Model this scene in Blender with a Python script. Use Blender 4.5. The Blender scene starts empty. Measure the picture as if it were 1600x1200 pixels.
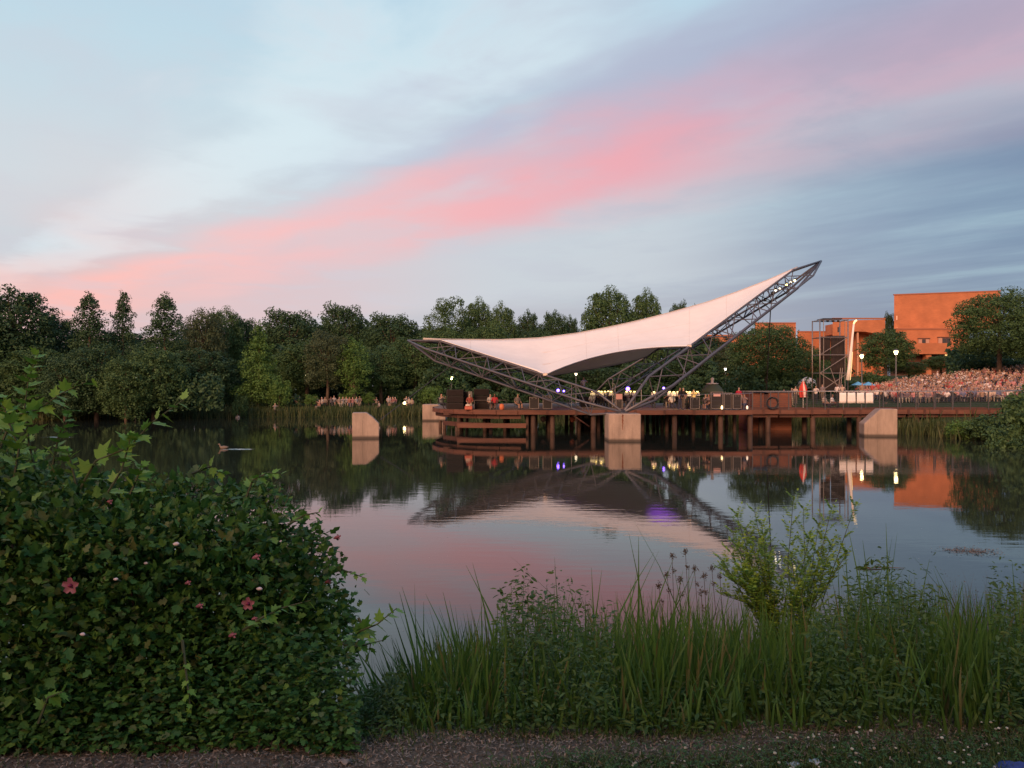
import bpy, bmesh, math, random
import numpy as np
from mathutils import Vector, Matrix, Euler
SC = bpy.context.scene
COL = SC.collection
random.seed(7); RNG = np.random.default_rng(7)
R = math.radians

# ------------------------------------------------------------------ camera
FPX = 1300.0; HY = 602.0; CZ = 3.65        # focal length in photo pixels, horizon row, eye height above the water
cam_d = bpy.data.cameras.new('camera'); cam = bpy.data.objects.new('camera', cam_d); COL.objects.link(cam)
cam_d.sensor_width = 36; cam_d.lens = 36 * FPX / 1600; cam_d.shift_y = (HY - 600) / 1600
cam_d.clip_start = 0.05; cam_d.clip_end = 3000
cam.location = (0, 0, CZ); cam.rotation_euler = (R(90), 0, 0)
SC.camera = cam
SC.render.resolution_x = 1024; SC.render.resolution_y = 768

def at(px, py, d):
    return Vector(((px - 800) / FPX * d, d, CZ + (HY - py) / FPX * d))
def xw(px, d): return (px - 800) / FPX * d
def zw(py, d): return CZ + (HY - py) / FPX * d

def lin(r, g, b):
    def f(c):
        c /= 255.0
        return c / 12.92 if c <= 0.04045 else ((c + 0.055) / 1.055) ** 2.4
    return (f(r), f(g), f(b), 1.0)

# ------------------------------------------------------------------ world, sun, exposure
SUN_EL, SUN_AZ = R(23), R(200)     # low afterglow behind the camera, slightly to its left
world = bpy.data.worlds.new('World'); SC.world = world; world.use_nodes = True
def build_world():
    nt = world.node_tree; N = nt.nodes; L = nt.links
    N.clear()
    out = N.new('ShaderNodeOutputWorld'); bg = N.new('ShaderNodeBackground')
    def link(a, b): L.new(a, b)
    def M(op, a, b=None, c=None, clamp=False):
        n = N.new('ShaderNodeMath'); n.operation = op; n.use_clamp = clamp
        for i, v in enumerate((a, b, c)):
            if v is None: continue
            if isinstance(v, (int, float)): n.inputs[i].default_value = v
            else: link(v, n.inputs[i])
        return n.outputs[0]
    def sm(v, lo, hi):
        n = N.new('ShaderNodeMapRange'); n.interpolation_type = 'SMOOTHSTEP'
        link(v, n.inputs[0]); n.inputs[1].default_value = lo; n.inputs[2].default_value = hi
        return n.outputs[0]
    def inv(v): return M('SUBTRACT', 1.0, v)
    def mix(fac, a, b):
        n = N.new('ShaderNodeMix'); n.data_type = 'RGBA'
        if isinstance(fac, (int, float)): n.inputs[0].default_value = fac
        else: link(fac, n.inputs[0])
        for s, v in ((n.inputs[6], a), (n.inputs[7], b)):
            if isinstance(v, tuple): s.default_value = v
            else: link(v, s)
        return n.outputs[2]
    tc = N.new('ShaderNodeTexCoord'); sep = N.new('ShaderNodeSeparateXYZ'); link(tc.outputs['Generated'], sep.inputs[0])
    X, Y, Z = sep.outputs
    zc = M('MAXIMUM', Z, 0.015)
    # the cloud layer lies on a plane above the lake: u to the right, v away
    zn = M('ADD', zc, 0.05)
    un, vn = M('DIVIDE', X, zn), M('DIVIDE', Y, zn)
    u, v = M('DIVIDE', X, zc), M('DIVIDE', Y, zc)
    # streaks run along (1,-1.1): rotate and stretch
    along = M('SUBTRACT', M('MULTIPLY', un, 0.67), M('MULTIPLY', vn, 0.74))
    across = M('ADD', M('MULTIPLY', un, 0.74), M('MULTIPLY', vn, 0.67))
    def noise(sa, sc_, z, det=5, rough=0.55, scale=1.0):
        c = N.new('ShaderNodeCombineXYZ'); link(M('MULTIPLY', along, sa), c.inputs[0]); link(M('MULTIPLY', across, sc_), c.inputs[1]); c.inputs[2].default_value = z
        n = N.new('ShaderNodeTexNoise'); n.inputs['Scale'].default_value = scale; n.inputs['Detail'].default_value = det; n.inputs['Roughness'].default_value = rough
        link(c.outputs[0], n.inputs['Vector']); return n.outputs[0]
    n1 = noise(0.5, 0.8, 3.1, 4, 0.45); n2 = noise(0.8, 1.7, 9.7, 5, 0.5); n3 = noise(0.4, 1.1, 17.3, 6, 0.58)
    n4 = noise(0.9, 1.7, 5.0, 4, 0.48)
    cp = N.new('ShaderNodeCombineXYZ'); link(un, cp.inputs[0]); link(vn, cp.inputs[1])
    nb = N.new('ShaderNodeTexNoise'); nb.inputs['Scale'].default_value = 1.5; nb.inputs['Detail'].default_value = 7; nb.inputs['Roughness'].default_value = 0.58; nb.inputs['Distortion'].default_value = 0.4; link(cp.outputs[0], nb.inputs['Vector']); n5 = nb.outputs[0]
    c0 = M('ADD', v, M('MULTIPLY', u, 1.1))
    damp = M('SUBTRACT', 1.0, M('MULTIPLY', sm(M('ARCTAN2', X, Y), -0.1, 0.5), 0.62))
    wob = M('MULTIPLY', M('ADD', M('MULTIPLY', M('SUBTRACT', n1, 0.5), 2.6), M('ADD', M('MULTIPLY', M('SUBTRACT', n2, 0.5), 1.8), M('MULTIPLY', M('SUBTRACT', n5, 0.5), 1.9))), damp)
    c = M('ADD', c0, wob)
    # clear sky by height
    rp = N.new('ShaderNodeValToRGB'); link(zc, rp.inputs[0]); cr = rp.color_ramp
    stops = [(0.0, lin(196, 190, 196)), (0.10, lin(204, 202, 208)), (0.22, lin(206, 216, 222)), (0.36, lin(192, 216, 228)), (0.48, lin(176, 208, 228)), (0.75, lin(112, 152, 200)), (1.0, lin(90, 128, 182))]
    cr.elements[0].position = stops[0][0]; cr.elements[0].color = stops[0][1]
    cr.elements[1].position = 1.0; cr.elements[1].color = stops[-1][1]
    for p, col in stops[1:-1]:
        e = cr.elements.new(p); e.color = col
    col = rp.outputs[0]
    # azimuth: 0 ahead (+Y), + to the right
    az = M('ARCTAN2', X, Y)
    right = sm(az, -0.22, 0.62)
    # lower, greyer sheet of cloud on the right
    sheet_f = M('MULTIPLY', sm(c, 2.2, 6.0), M('ADD', 0.12, M('MULTIPLY', right, 0.88)))
    sheet_c = mix(sm(n3, 0.34, 0.70), lin(126, 145, 170), lin(158, 182, 198))
    sheet_c = mix(M('MULTIPLY', inv(sm(Z, 0.04, 0.19)), 0.85), sheet_c, mix(sm(n3, 0.40, 0.72), lin(134, 138, 158), lin(166, 178, 188)))
    col = mix(M('MULTIPLY', sheet_f, 0.98), col, sheet_c)
    # lower-right corner of the sky gets deeper blue-grey
    deep = M('MULTIPLY', sm(az, 0.25, 0.62), sm(c, 3.9, 5.6))
    col = mix(M('MULTIPLY', deep, 0.45), col, lin(98, 124, 156))
    # bright gaps between the cloud streaks
    gap = M('MULTIPLY', sm(n3, 0.55, 0.72), M('MULTIPLY', sm(c0, 5.0, 6.4), sm(Z, 0.05, 0.12)))
    gap = M('MULTIPLY', gap, M('MULTIPLY', sm(az, -0.15, 0.1), M('SUBTRACT', 1.0, M('MULTIPLY', sm(az, 0.2, 0.5), 0.5))))
    col = mix(M('MULTIPLY', gap, 0.7), col, lin(172, 200, 208))
    # bright clear rim above the band
    rim = M('MULTIPLY', M('MULTIPLY', sm(c, 1.5, 2.3), inv(sm(c, 2.6, 3.3))), inv(sm(az, 0.0, 0.25)))
    col = mix(M('MULTIPLY', rim, 0.65), col, lin(222, 238, 243))
    # mauve cloud above the band, from the middle to the right
    fr = M('MULTIPLY', sm(c, 1.9, 2.7), inv(sm(c, 3.6, 4.8)))
    fr = M('MULTIPLY', fr, M('MULTIPLY', sm(az, -0.36, 0.02), sm(n4, 0.30, 0.56)))
    col = mix(M('MULTIPLY', fr, 0.80), col, mix(right, lin(186, 188, 208), lin(158, 160, 188)))
    # pale ground of cloud below the band in the middle
    lo = M('MULTIPLY', M('MULTIPLY', sm(c, 4.0, 5.4), inv(sm(c, 8.5, 12.0))), M('MULTIPLY', sm(az, -0.60, -0.30), inv(sm(az, 0.12, 0.36))))
    col = mix(M('MULTIPLY', lo, 0.8), col, mix(sm(az, -0.30, 0.02), lin(222, 192, 195), lin(202, 208, 214)))
    # the pink band: strong low edge, broken upper side
    cb = M('ADD', c0, M('MULTIPLY', wob, 0.62))
    band = M('MULTIPLY', sm(cb, 3.05, 4.0), inv(sm(cb, 4.2, 6.1)))
    band = M('MULTIPLY', band, M('ADD', 0.45, M('MULTIPLY', sm(n4, 0.30, 0.60), 0.55)))
    band = M('MULTIPLY', band, M('SUBTRACT', 1.0, M('MULTIPLY', sm(az, 0.10, 0.40), 0.60)))
    band = M('MULTIPLY', band, sm(Y, -0.1, 0.5))
    col = mix(M('MULTIPLY', band, 1.0), col, mix(sm(az, -0.45, 0.3), lin(250, 194, 190), lin(234, 164, 174)))
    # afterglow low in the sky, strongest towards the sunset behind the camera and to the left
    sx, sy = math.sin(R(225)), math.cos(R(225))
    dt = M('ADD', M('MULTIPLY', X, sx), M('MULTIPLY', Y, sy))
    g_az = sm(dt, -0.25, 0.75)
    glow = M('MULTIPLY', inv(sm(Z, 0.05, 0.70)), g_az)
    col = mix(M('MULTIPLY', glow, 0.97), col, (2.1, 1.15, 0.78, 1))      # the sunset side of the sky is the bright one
    lg = M('MULTIPLY', M('MULTIPLY', sm(M('MULTIPLY', az, -1), 0.22, 0.62), inv(sm(Z, 0.06, 0.32))), sm(n1, 0.25, 0.6))
    col = mix(M('MULTIPLY', lg, 0.8), col, lin(252, 184, 172))
    # thin broken veil over everything
    veil = M('MULTIPLY', sm(n5, 0.46, 0.68), M('MULTIPLY', inv(sm(Z, 0.55, 0.85)), 0.30))
    col = mix(veil, col, mix(sm(az, -0.2, 0.5), lin(206, 204, 214), lin(138, 152, 176)))
    # below the horizon
    col = mix(inv(sm(Z, -0.03, 0.0)), col, (0.05, 0.06, 0.05, 1))
    sky = N.new('ShaderNodeTexSky'); sky.sky_type = 'NISHITA'; sky.sun_disc = False
    sky.sun_elevation = SUN_EL; sky.sun_rotation = SUN_AZ
    add = N.new('ShaderNodeMix'); add.data_type = 'RGBA'; add.blend_type = 'ADD'; add.inputs[0].default_value = 0.05 * 0.12
    link(col, add.inputs[6]); link(sky.outputs[0], add.inputs[7])
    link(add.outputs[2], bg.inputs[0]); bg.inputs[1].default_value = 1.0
    link(bg.outputs[0], out.inputs[0])
build_world()

sun_d = bpy.data.lights.new('sun', 'SUN'); sun_d.energy = 3.6; sun_d.color = (1.0, 0.53, 0.30); sun_d.angle = R(24)
sun = bpy.data.objects.new('sun', sun_d); COL.objects.link(sun)
sd = Vector((math.sin(SUN_AZ) * math.cos(SUN_EL), math.cos(SUN_AZ) * math.cos(SUN_EL), math.sin(SUN_EL)))
sun.rotation_euler = sd.to_track_quat('Z', 'Y').to_euler(); sun.location = sd * 50 + Vector((0, 0, 20))

SC.view_settings.view_transform = 'Standard'; SC.view_settings.look = 'None'
SC.view_settings.exposure = 0.0; SC.view_settings.gamma = 1.0; SC.view_settings.use_curve_mapping = False
SC.render.engine = 'CYCLES'
SC.cycles.use_denoising = True
SC.cycles.max_bounces = 6; SC.cycles.diffuse_bounces = 3; SC.cycles.glossy_bounces = 3; SC.cycles.transmission_bounces = 4
SC.cycles.sample_clamp_indirect = 4.0

# ------------------------------------------------------------------ materials
MATS = {}
def mat(name, color, rough=0.7, metal=0.0, spec=None, var=0.0, vscale=3.0, bump=0.0, bscale=20.0, color2=None, stretch=None, emit=None, estr=0.0, island=None, transl=0.0, objcol=False, objrand=None):
    if name in MATS: return MATS[name]
    m = bpy.data.materials.new(name); m.use_nodes = True; MATS[name] = m
    nt = m.node_tree; N = nt.nodes; L = nt.links
    p = N['Principled BSDF']; out = N['Material Output']
    p.inputs['Roughness'].default_value = rough; p.inputs['Metallic'].default_value = metal
    if spec is not None: p.inputs['Specular IOR Level'].default_value = spec
    c4 = tuple(color) + (1,) if len(color) == 3 else tuple(color)
    p.inputs['Base Color'].default_value = c4
    src = None
    if objcol:
        oi = N.new('ShaderNodeObjectInfo'); src = oi.outputs['Color']
    if objrand or island:
        rp = N.new('ShaderNodeValToRGB'); cols = objrand or island
        if objrand: rp.color_ramp.interpolation = 'CONSTANT'
        if island and len(island) > 3: rp.color_ramp.interpolation = 'CONSTANT'
        cr = rp.color_ramp
        while len(cr.elements) < len(cols): cr.elements.new(0.5)
        for i, cc in enumerate(cols):
            cr.elements[i].position = i / len(cols) if cr.interpolation == 'CONSTANT' else i / (len(cols) - 1)
            cr.elements[i].color = tuple(cc) + (1,) if len(cc) == 3 else cc
        if objrand:
            oi = N.new('ShaderNodeObjectInfo'); L.new(oi.outputs['Random'], rp.inputs[0])
        else:
            g = N.new('ShaderNodeNewGeometry'); L.new(g.outputs['Random Per Island'], rp.inputs[0])
        src = rp.outputs[0]
    if var > 0 or color2:
        tc = N.new('ShaderNodeTexCoord'); mp = N.new('ShaderNodeMapping')
        if stretch: mp.inputs['Scale'].default_value = stretch
        L.new(tc.outputs['Object'], mp.inputs[0])
        n = N.new('ShaderNodeTexNoise'); n.inputs['Scale'].default_value = vscale; n.inputs['Detail'].default_value = 6; n.inputs['Roughness'].default_value = 0.62
        L.new(mp.outputs[0], n.inputs['Vector'])
        mr = N.new('ShaderNodeMapRange'); mr.inputs[1].default_value = 0.3; mr.inputs[2].default_value = 0.7; L.new(n.outputs[0], mr.inputs[0])
        mx = N.new('ShaderNodeMix'); mx.data_type = 'RGBA'; L.new(mr.outputs[0], mx.inputs[0])
        if src is not None and not color2:
            mx.blend_type = 'MULTIPLY'; mx.inputs[0].default_value = 1
            mr.inputs[3].default_value = 1 - var; mr.inputs[4].default_value = 1 + var * 0.3
            cmb = N.new('ShaderNodeCombineColor')
            for k in range(3): L.new(mr.outputs[0], cmb.inputs[k])
            nt.links.remove(mx.inputs[0].links[0]); L.new(src, mx.inputs[6]); L.new(cmb.outputs[0], mx.inputs[7])
        else:
            a = c4; b = (tuple(color2) + (1,))[:4] if color2 else tuple(min(1, x * (1 + var)) for x in c4[:3]) + (1,)
            if not color2: a = tuple(x * (1 - var) for x in c4[:3]) + (1,)
            mx.inputs[6].default_value = a; mx.inputs[7].default_value = b
        src = mx.outputs[2]
    if src is not None: L.new(src, p.inputs['Base Color'])
    if bump > 0:
        tc = N.new('ShaderNodeTexCoord'); n = N.new('ShaderNodeTexNoise'); n.inputs['Scale'].default_value = bscale; n.inputs['Detail'].default_value = 6
        L.new(tc.outputs['Object'], n.inputs['Vector'])
        b = N.new('ShaderNodeBump'); b.inputs['Strength'].default_value = bump; b.inputs['Distance'].default_value = 0.05
        L.new(n.outputs[0], b.inputs['Height']); L.new(b.outputs[0], p.inputs['Normal'])
    if emit is not None:
        p.inputs['Emission Color'].default_value = tuple(emit) + (1,); p.inputs['Emission Strength'].default_value = estr
    if transl > 0:
        t = N.new('ShaderNodeBsdfTranslucent'); ms = N.new('ShaderNodeMixShader'); ms.inputs[0].default_value = transl
        if src is not None: L.new(src, t.inputs[0])
        else: t.inputs[0].default_value = c4
        L.new(p.outputs[0], ms.inputs[1]); L.new(t.outputs[0], ms.inputs[2]); L.new(ms.outputs[0], out.inputs[0])
    return m

# ------------------------------------------------------------------ mesh and object helpers
class MB:
    """collects boxes, tubes, prisms in world coordinates; build() links them as one mesh object"""
    def __init__(s): s.v = []; s.f = []; s.mi = []; s.sm = []
    def add(s, vs, fs, mi=0, smooth=False):
        o = len(s.v); s.v += [tuple(p) for p in vs]; s.f += [tuple(i + o for i in f) for f in fs]; s.mi += [mi] * len(fs); s.sm += [smooth] * len(fs); return s
    def box(s, x0, y0, z0, x1, y1, z1, mi=0, bev=0.0):
        if bev > 0:
            b = min(bev, (x1 - x0) * .45, (y1 - y0) * .45, (z1 - z0) * .45)
            vs = []
            for X, ix in ((x0, 1), (x1, -1)):
                for Y, iy in ((y0, 1), (y1, -1)):
                    for Z, iz in ((z0, 1), (z1, -1)):
                        vs += [(X + ix * b, Y + iy * b, Z), (X + ix * b, Y, Z + iz * b), (X, Y + iy * b, Z + iz * b)]
            bm = bmesh.new()
            for p in vs: bm.verts.new(p)
            r = bmesh.ops.convex_hull(bm, input=bm.verts)
            bm.verts.index_update()
            s.add([v.co[:] for v in bm.verts], [[v.index for v in f.verts] for f in bm.faces], mi); bm.free(); return s
        vs = [(x0, y0, z0), (x1, y0, z0), (x1, y1, z0), (x0, y1, z0), (x0, y0, z1), (x1, y0, z1), (x1, y1, z1), (x0, y1, z1)]
        return s.add(vs, [(0, 3, 2, 1), (4, 5, 6, 7), (0, 1, 5, 4), (1, 2, 6, 5), (2, 3, 7, 6), (3, 0, 4, 7)], mi)
    def tube(s, pts, r, n=8, mi=0, cap=True):
        pts = [Vector(p) for p in pts]; rs = r if isinstance(r, (list, tuple)) else [r] * len(pts)
        rings = []; ref = None
        for i, p in enumerate(pts):
            t = (pts[min(i + 1, len(pts) - 1)] - pts[max(i - 1, 0)]).normalized()
            if ref is None:
                ref = Vector((0, 0, 1)) if abs(t.z) < .9 else Vector((1, 0, 0))
            a = t.cross(ref).normalized(); b = t.cross(a).normalized(); ref = -b if False else ref
            rings.append([p + (a * math.cos(2 * math.pi * k / n) + b * math.sin(2 * math.pi * k / n)) * rs[i] for k in range(n)])
        vs = [q for rg in rings for q in rg]; fs = []
        for i in range(len(rings) - 1):
            for k in range(n):
                a0 = i * n + k; a1 = i * n + (k + 1) % n
                fs.append((a0, a1, a1 + n, a0 + n))
        if cap: fs.append(tuple(range(n))[::-1]); fs.append(tuple(range((len(rings) - 1) * n, len(rings) * n)))
        return s.add(vs, fs, mi, n > 5)
    def lathe(s, c, prof, n=12, mi=0):
        c = Vector(c); vs = []; fs = []
        for (r, z) in prof:
            for k in range(n): vs.append(c + Vector((r * math.cos(2 * math.pi * k / n), r * math.sin(2 * math.pi * k / n), z)))
        for i in range(len(prof) - 1):
            for k in range(n):
                a0 = i * n + k; a1 = i * n + (k + 1) % n
                fs.append((a0, a1, a1 + n, a0 + n))
        fs.append(tuple(range(n))[::-1]); fs.append(tuple(range((len(prof) - 1) * n, len(prof) * n)))
        return s.add(vs, fs, mi, True)
    def prism(s, outline, y0, y1, mi=0):   # outline in (x,z), extruded along y
        n = len(outline); vs = [(x, y0, z) for x, z in outline] + [(x, y1, z) for x, z in outline]
        fs = [tuple(range(n)), tuple(range(2 * n - 1, n - 1, -1))] + [(i, i + n, (i + 1) % n + n, (i + 1) % n) for i in range(n)]
        return s.add(vs, fs, mi)
    def build(s, name, mats, parent=None, bevel=0):
        me = bpy.data.meshes.new(name)
        loc = Vector((0, 0, 0)); p = parent
        while p is not None: loc = loc + p.location; p = p.parent
        me.from_pydata([(v[0] - loc.x, v[1] - loc.y, v[2] - loc.z) for v in s.v], [], s.f)
        for m in (mats if isinstance(mats, (list, tuple)) else [mats]): me.materials.append(m)
        me.polygons.foreach_set('material_index', s.mi); me.polygons.foreach_set('use_smooth', s.sm)
        bm = bmesh.new(); bm.from_mesh(me); bmesh.ops.recalc_face_normals(bm, faces=bm.faces); bm.to_mesh(me); bm.free()
        me.update()
        o = bpy.data.objects.new(name, me); COL.objects.link(o)
        if parent is not None: o.parent = parent
        return o

def np_mesh(name, V, F, mats, smooth=False):
    me = bpy.data.meshes.new(name); V = np.asarray(V, dtype=np.float32); F = np.asarray(F, dtype=np.int32)
    k = F.shape[1]
    me.vertices.add(len(V)); me.vertices.foreach_set('co', V.ravel())
    me.loops.add(F.size); me.loops.foreach_set('vertex_index', F.ravel())
    me.polygons.add(len(F)); me.polygons.foreach_set('loop_start', np.arange(0, F.size, k, dtype=np.int32))
    me.polygons.foreach_set('use_smooth', np.full(len(F), smooth))
    for m in (mats if isinstance(mats, (list, tuple)) else [mats]): me.materials.append(m)
    me.update(calc_edges=True); me.validate()
    return me

def scatter(tv, tf, P, A, S, up_bias=None):
    """copies of template (tv, tf) at points P with 3x3 frames A and scales S -> V, F arrays"""
    tv = np.asarray(tv, float); tf = np.asarray(tf, int); n = len(P)
    V = np.einsum('nij,kj->nki', A, tv) * np.asarray(S)[:, None, None] + np.asarray(P)[:, None, :]
    F = tf[None] + (np.arange(n) * len(tv))[:, None, None]
    return V.reshape(-1, 3), F.reshape(-1, tf.shape[1])

def frames(n, normals=None, spread=1.0, rng=RNG):
    """random frames whose local z leans to the given normals"""
    z = rng.normal(size=(n, 3)) * spread
    if normals is not None: z = z + normals
    z /= np.linalg.norm(z, axis=1, keepdims=True) + 1e-9
    a = rng.normal(size=(n, 3)); x = np.cross(a, z); x /= np.linalg.norm(x, axis=1, keepdims=True) + 1e-9
    y = np.cross(z, x)
    return np.stack([x, y, z], axis=2)

def link(name, me, parent=None, loc=None):
    o = bpy.data.objects.new(name, me); COL.objects.link(o)
    if parent is not None: o.parent = parent
    if loc is not None: o.location = loc
    return o

def thing(name, label, cat, loc=(0, 0, 0), rz=0, group=None):
    o = bpy.data.objects.new(name, None); COL.objects.link(o); o.empty_display_size = 0.3
    o.location = loc; o.rotation_euler = (0, 0, rz)
    return tag(o, label, cat, group)
def tag(o, label=None, cat=None, group=None, kind=None):
    if label: o['label'] = label
    if cat: o['category'] = cat
    if group: o['group'] = group
    elif 'group' in o and group is None and label: pass
    if kind: o['kind'] = kind
    return o
def copy_tree(o, parent=None):
    c = o.copy(); COL.objects.link(c)
    if parent is not None: c.parent = parent
    for ch in list(o.children): copy_tree(ch, c)
    return c
class Proto:
    """first use takes the prototype itself, later uses copy it"""
    def __init__(s, root): s.root = root; s.used = False
    def place(s, loc, rz=0, sc=1.0, label=None, group=None):
        o = s.root if not s.used else copy_tree(s.root)
        s.used = True; o.location = loc; o.rotation_euler = (0, 0, rz)
        o.scale = (sc, sc, sc) if isinstance(sc, (int, float)) else sc
        if label: o['label'] = label
        if group: o['group'] = group
        return o
    def drop(s):
        if not s.used:
            for c in list(s.root.children_recursive): bpy.data.objects.remove(c)
            bpy.data.objects.remove(s.root)
def smooth01(x): x = np.clip(x, 0, 1); return x * x * (3 - 2 * x)
# ------------------------------------------------------------------ terrain and water
LAKE = np.array([(-30, 9.5), (-12, 8.7), (-4, 8.3), (2, 8.5), (8, 8.8), (16, 9.2), (26, 12), (35, 20), (40, 35), (37.5, 46), (33.5, 53), (30.5, 58), (29.5, 66), (28, 73), (22, 77), (18, 84), (15, 97), (0, 103), (-8, 99), (-14, 96), (-30, 95), (-45, 91), (-60, 84), (-74, 70), (-70, 45), (-50, 20)], float)
def lake_sd(X, Y):
    """distance to the shoreline, negative inside the lake"""
    d2 = np.full(X.shape, 1e18); ins = np.zeros(X.shape, bool); n = len(LAKE)
    for i in range(n):
        a = LAKE[i]; b = LAKE[(i + 1) % n]; e = b - a
        wx, wy = X - a[0], Y - a[1]; t = np.clip((wx * e[0] + wy * e[1]) / (e @ e), 0, 1)
        d2 = np.minimum(d2, (wx - e[0] * t) ** 2 + (wy - e[1] * t) ** 2)
        cnd = ((a[1] > Y) != (b[1] > Y)) & (X < (b[0] - a[0]) * (Y - a[1]) / (b[1] - a[1] + 1e-12) + a[0])
        ins ^= cnd
    d = np.sqrt(d2); return np.where(ins, -d, d)
def wob(X, Y, f, s=0.0):
    return (np.sin(X * f + 1.3 + s) * np.cos(Y * f * 1.1 + .7 * s) + .5 * np.sin(X * f * 2.3 + Y * f * 1.7 + 2 + s) + .25 * np.cos(X * f * 4.7 - Y * f * 3.9 + s))
def height(X, Y):
    X = np.asarray(X, float); Y = np.asarray(Y, float)
    sd = lake_sd(X, Y)
    near = 2.05 * smooth01(sd / 4.9) ** 1.1
    far = 1.15 * smooth01(sd / 4.0) + np.clip(sd - 4, 0, 60) * 0.012
    k = smooth01((Y - 14) / 20)
    h = near * (1 - k) + far * k
    lawn = 0.75 * smooth01((X - 22) / 8) * smooth01((Y - 66) / 8) + smooth01((Y - 80) / 28) * (0.5 + 2.3 * smooth01((X - 42) / 28)) * smooth01((X - 30) / 10)
    h = h + np.where(sd > 0, lawn, 0) * smooth01(sd / 5)
    h = np.where(sd < 0, np.maximum(-1.6, sd * 0.45), h)
    h = h + wob(X, Y, 1.9) * 0.018 + wob(X, Y, 7.3, 2) * 0.006
    return h
def hz(x, y): return float(height(np.array([x]), np.array([y]))[0])

def ground():
    xs = np.unique(np.concatenate([np.linspace(-900, -90, 16), np.linspace(-90, -9, 56), np.linspace(-9, 11, 170), np.linspace(11, 90, 56), np.linspace(90, 900, 16)]))
    ys = np.unique(np.concatenate([np.linspace(-300, -12, 12), np.linspace(-12, 2, 24), np.linspace(2, 10, 110), np.linspace(10, 125, 105), np.linspace(125, 1500, 18)]))
    X, Y = np.meshgrid(xs, ys); Z = height(X, Y)
    V = np.stack([X, Y, Z], -1).reshape(-1, 3); nx = len(xs); ny = len(ys)
    i, j = np.meshgrid(np.arange(nx - 1), np.arange(ny - 1)); a = (j * nx + i).ravel()
    F = np.stack([a, a + 1, a + 1 + nx, a + nx], -1)
    m = bpy.data.materials.new('bank_earth_and_grass'); m.use_nodes = True
    nt = m.node_tree; N = nt.nodes; L = nt.links; p = N['Principled BSDF']; p.inputs['Roughness'].default_value = 0.95; p.inputs['Specular IOR Level'].default_value = 0.1
    tc = N.new('ShaderNodeTexCoord')
    def nz(s, d=6):
        n = N.new('ShaderNodeTexNoise'); n.inputs['Scale'].default_value = s; n.inputs['Detail'].default_value = d; n.inputs['Roughness'].default_value = 0.65; L.new(tc.outputs['Object'], n.inputs['Vector']); return n.outputs[0]
    def ramp(src, c0, c1, lo=.35, hi=.65):
        r = N.new('ShaderNodeValToRGB'); L.new(src, r.inputs[0]); r.color_ramp.elements[0].position = lo; r.color_ramp.elements[0].color = c0 + (1,); r.color_ramp.elements[1].position = hi; r.color_ramp.elements[1].color = c1 + (1,); return r.outputs[0]
    earth = ramp(nz(28), (0.10, 0.072, 0.048), (0.22, 0.165, 0.115)); grass = ramp(nz(14), (0.022, 0.035, 0.012), (0.05, 0.07, 0.022))
    sep = N.new('ShaderNodeSeparateXYZ'); L.new(tc.outputs['Object'], sep.inputs[0])
    # lawn starts a little in front of the camera; bare mulch strip along the plants; grass again on the far side
    def mr(src, lo, hi):
        n = N.new('ShaderNodeMapRange'); n.interpolation_type = 'SMOOTHSTEP'; L.new(src, n.inputs[0]); n.inputs[1].default_value = lo; n.inputs[2].default_value = hi; return n.outputs[0]
    ma = N.new('ShaderNodeMath'); ma.operation = 'MULTIPLY_ADD'; L.new(sep.outputs[0], ma.inputs[0]); ma.inputs[1].default_value = -0.20; L.new(sep.outputs[1], ma.inputs[2])
    mb = N.new('ShaderNodeMath'); mb.operation = 'MULTIPLY_ADD'; L.new(nz(2.2, 3), mb.inputs[0]); mb.inputs[1].default_value = 0.5; L.new(ma.outputs[0], mb.inputs[2])
    bare = N.new('ShaderNodeMath'); bare.operation = 'SUBTRACT'; L.new(mr(mb.outputs[0], 3.60, 3.80), bare.inputs[0]); L.new(mr(sep.outputs[1], 9, 11), bare.inputs[1]); bare.use_clamp = True
    mx = N.new('ShaderNodeMix'); mx.data_type = 'RGBA'; L.new(bare.outputs[0], mx.inputs[0]); L.new(grass, mx.inputs[6]); L.new(earth, mx.inputs[7])
    L.new(mx.outputs[2], p.inputs['Base Color'])
    b = N.new('ShaderNodeBump'); b.inputs['Strength'].default_value = 0.8; b.inputs['Distance'].default_value = 0.03; L.new(nz(60), b.inputs['Height']); L.new(b.outputs[0], p.inputs['Normal'])
    o = link('ground', np_mesh('ground', V, F, m, True)); tag(o, kind='structure')
ground()

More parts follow.
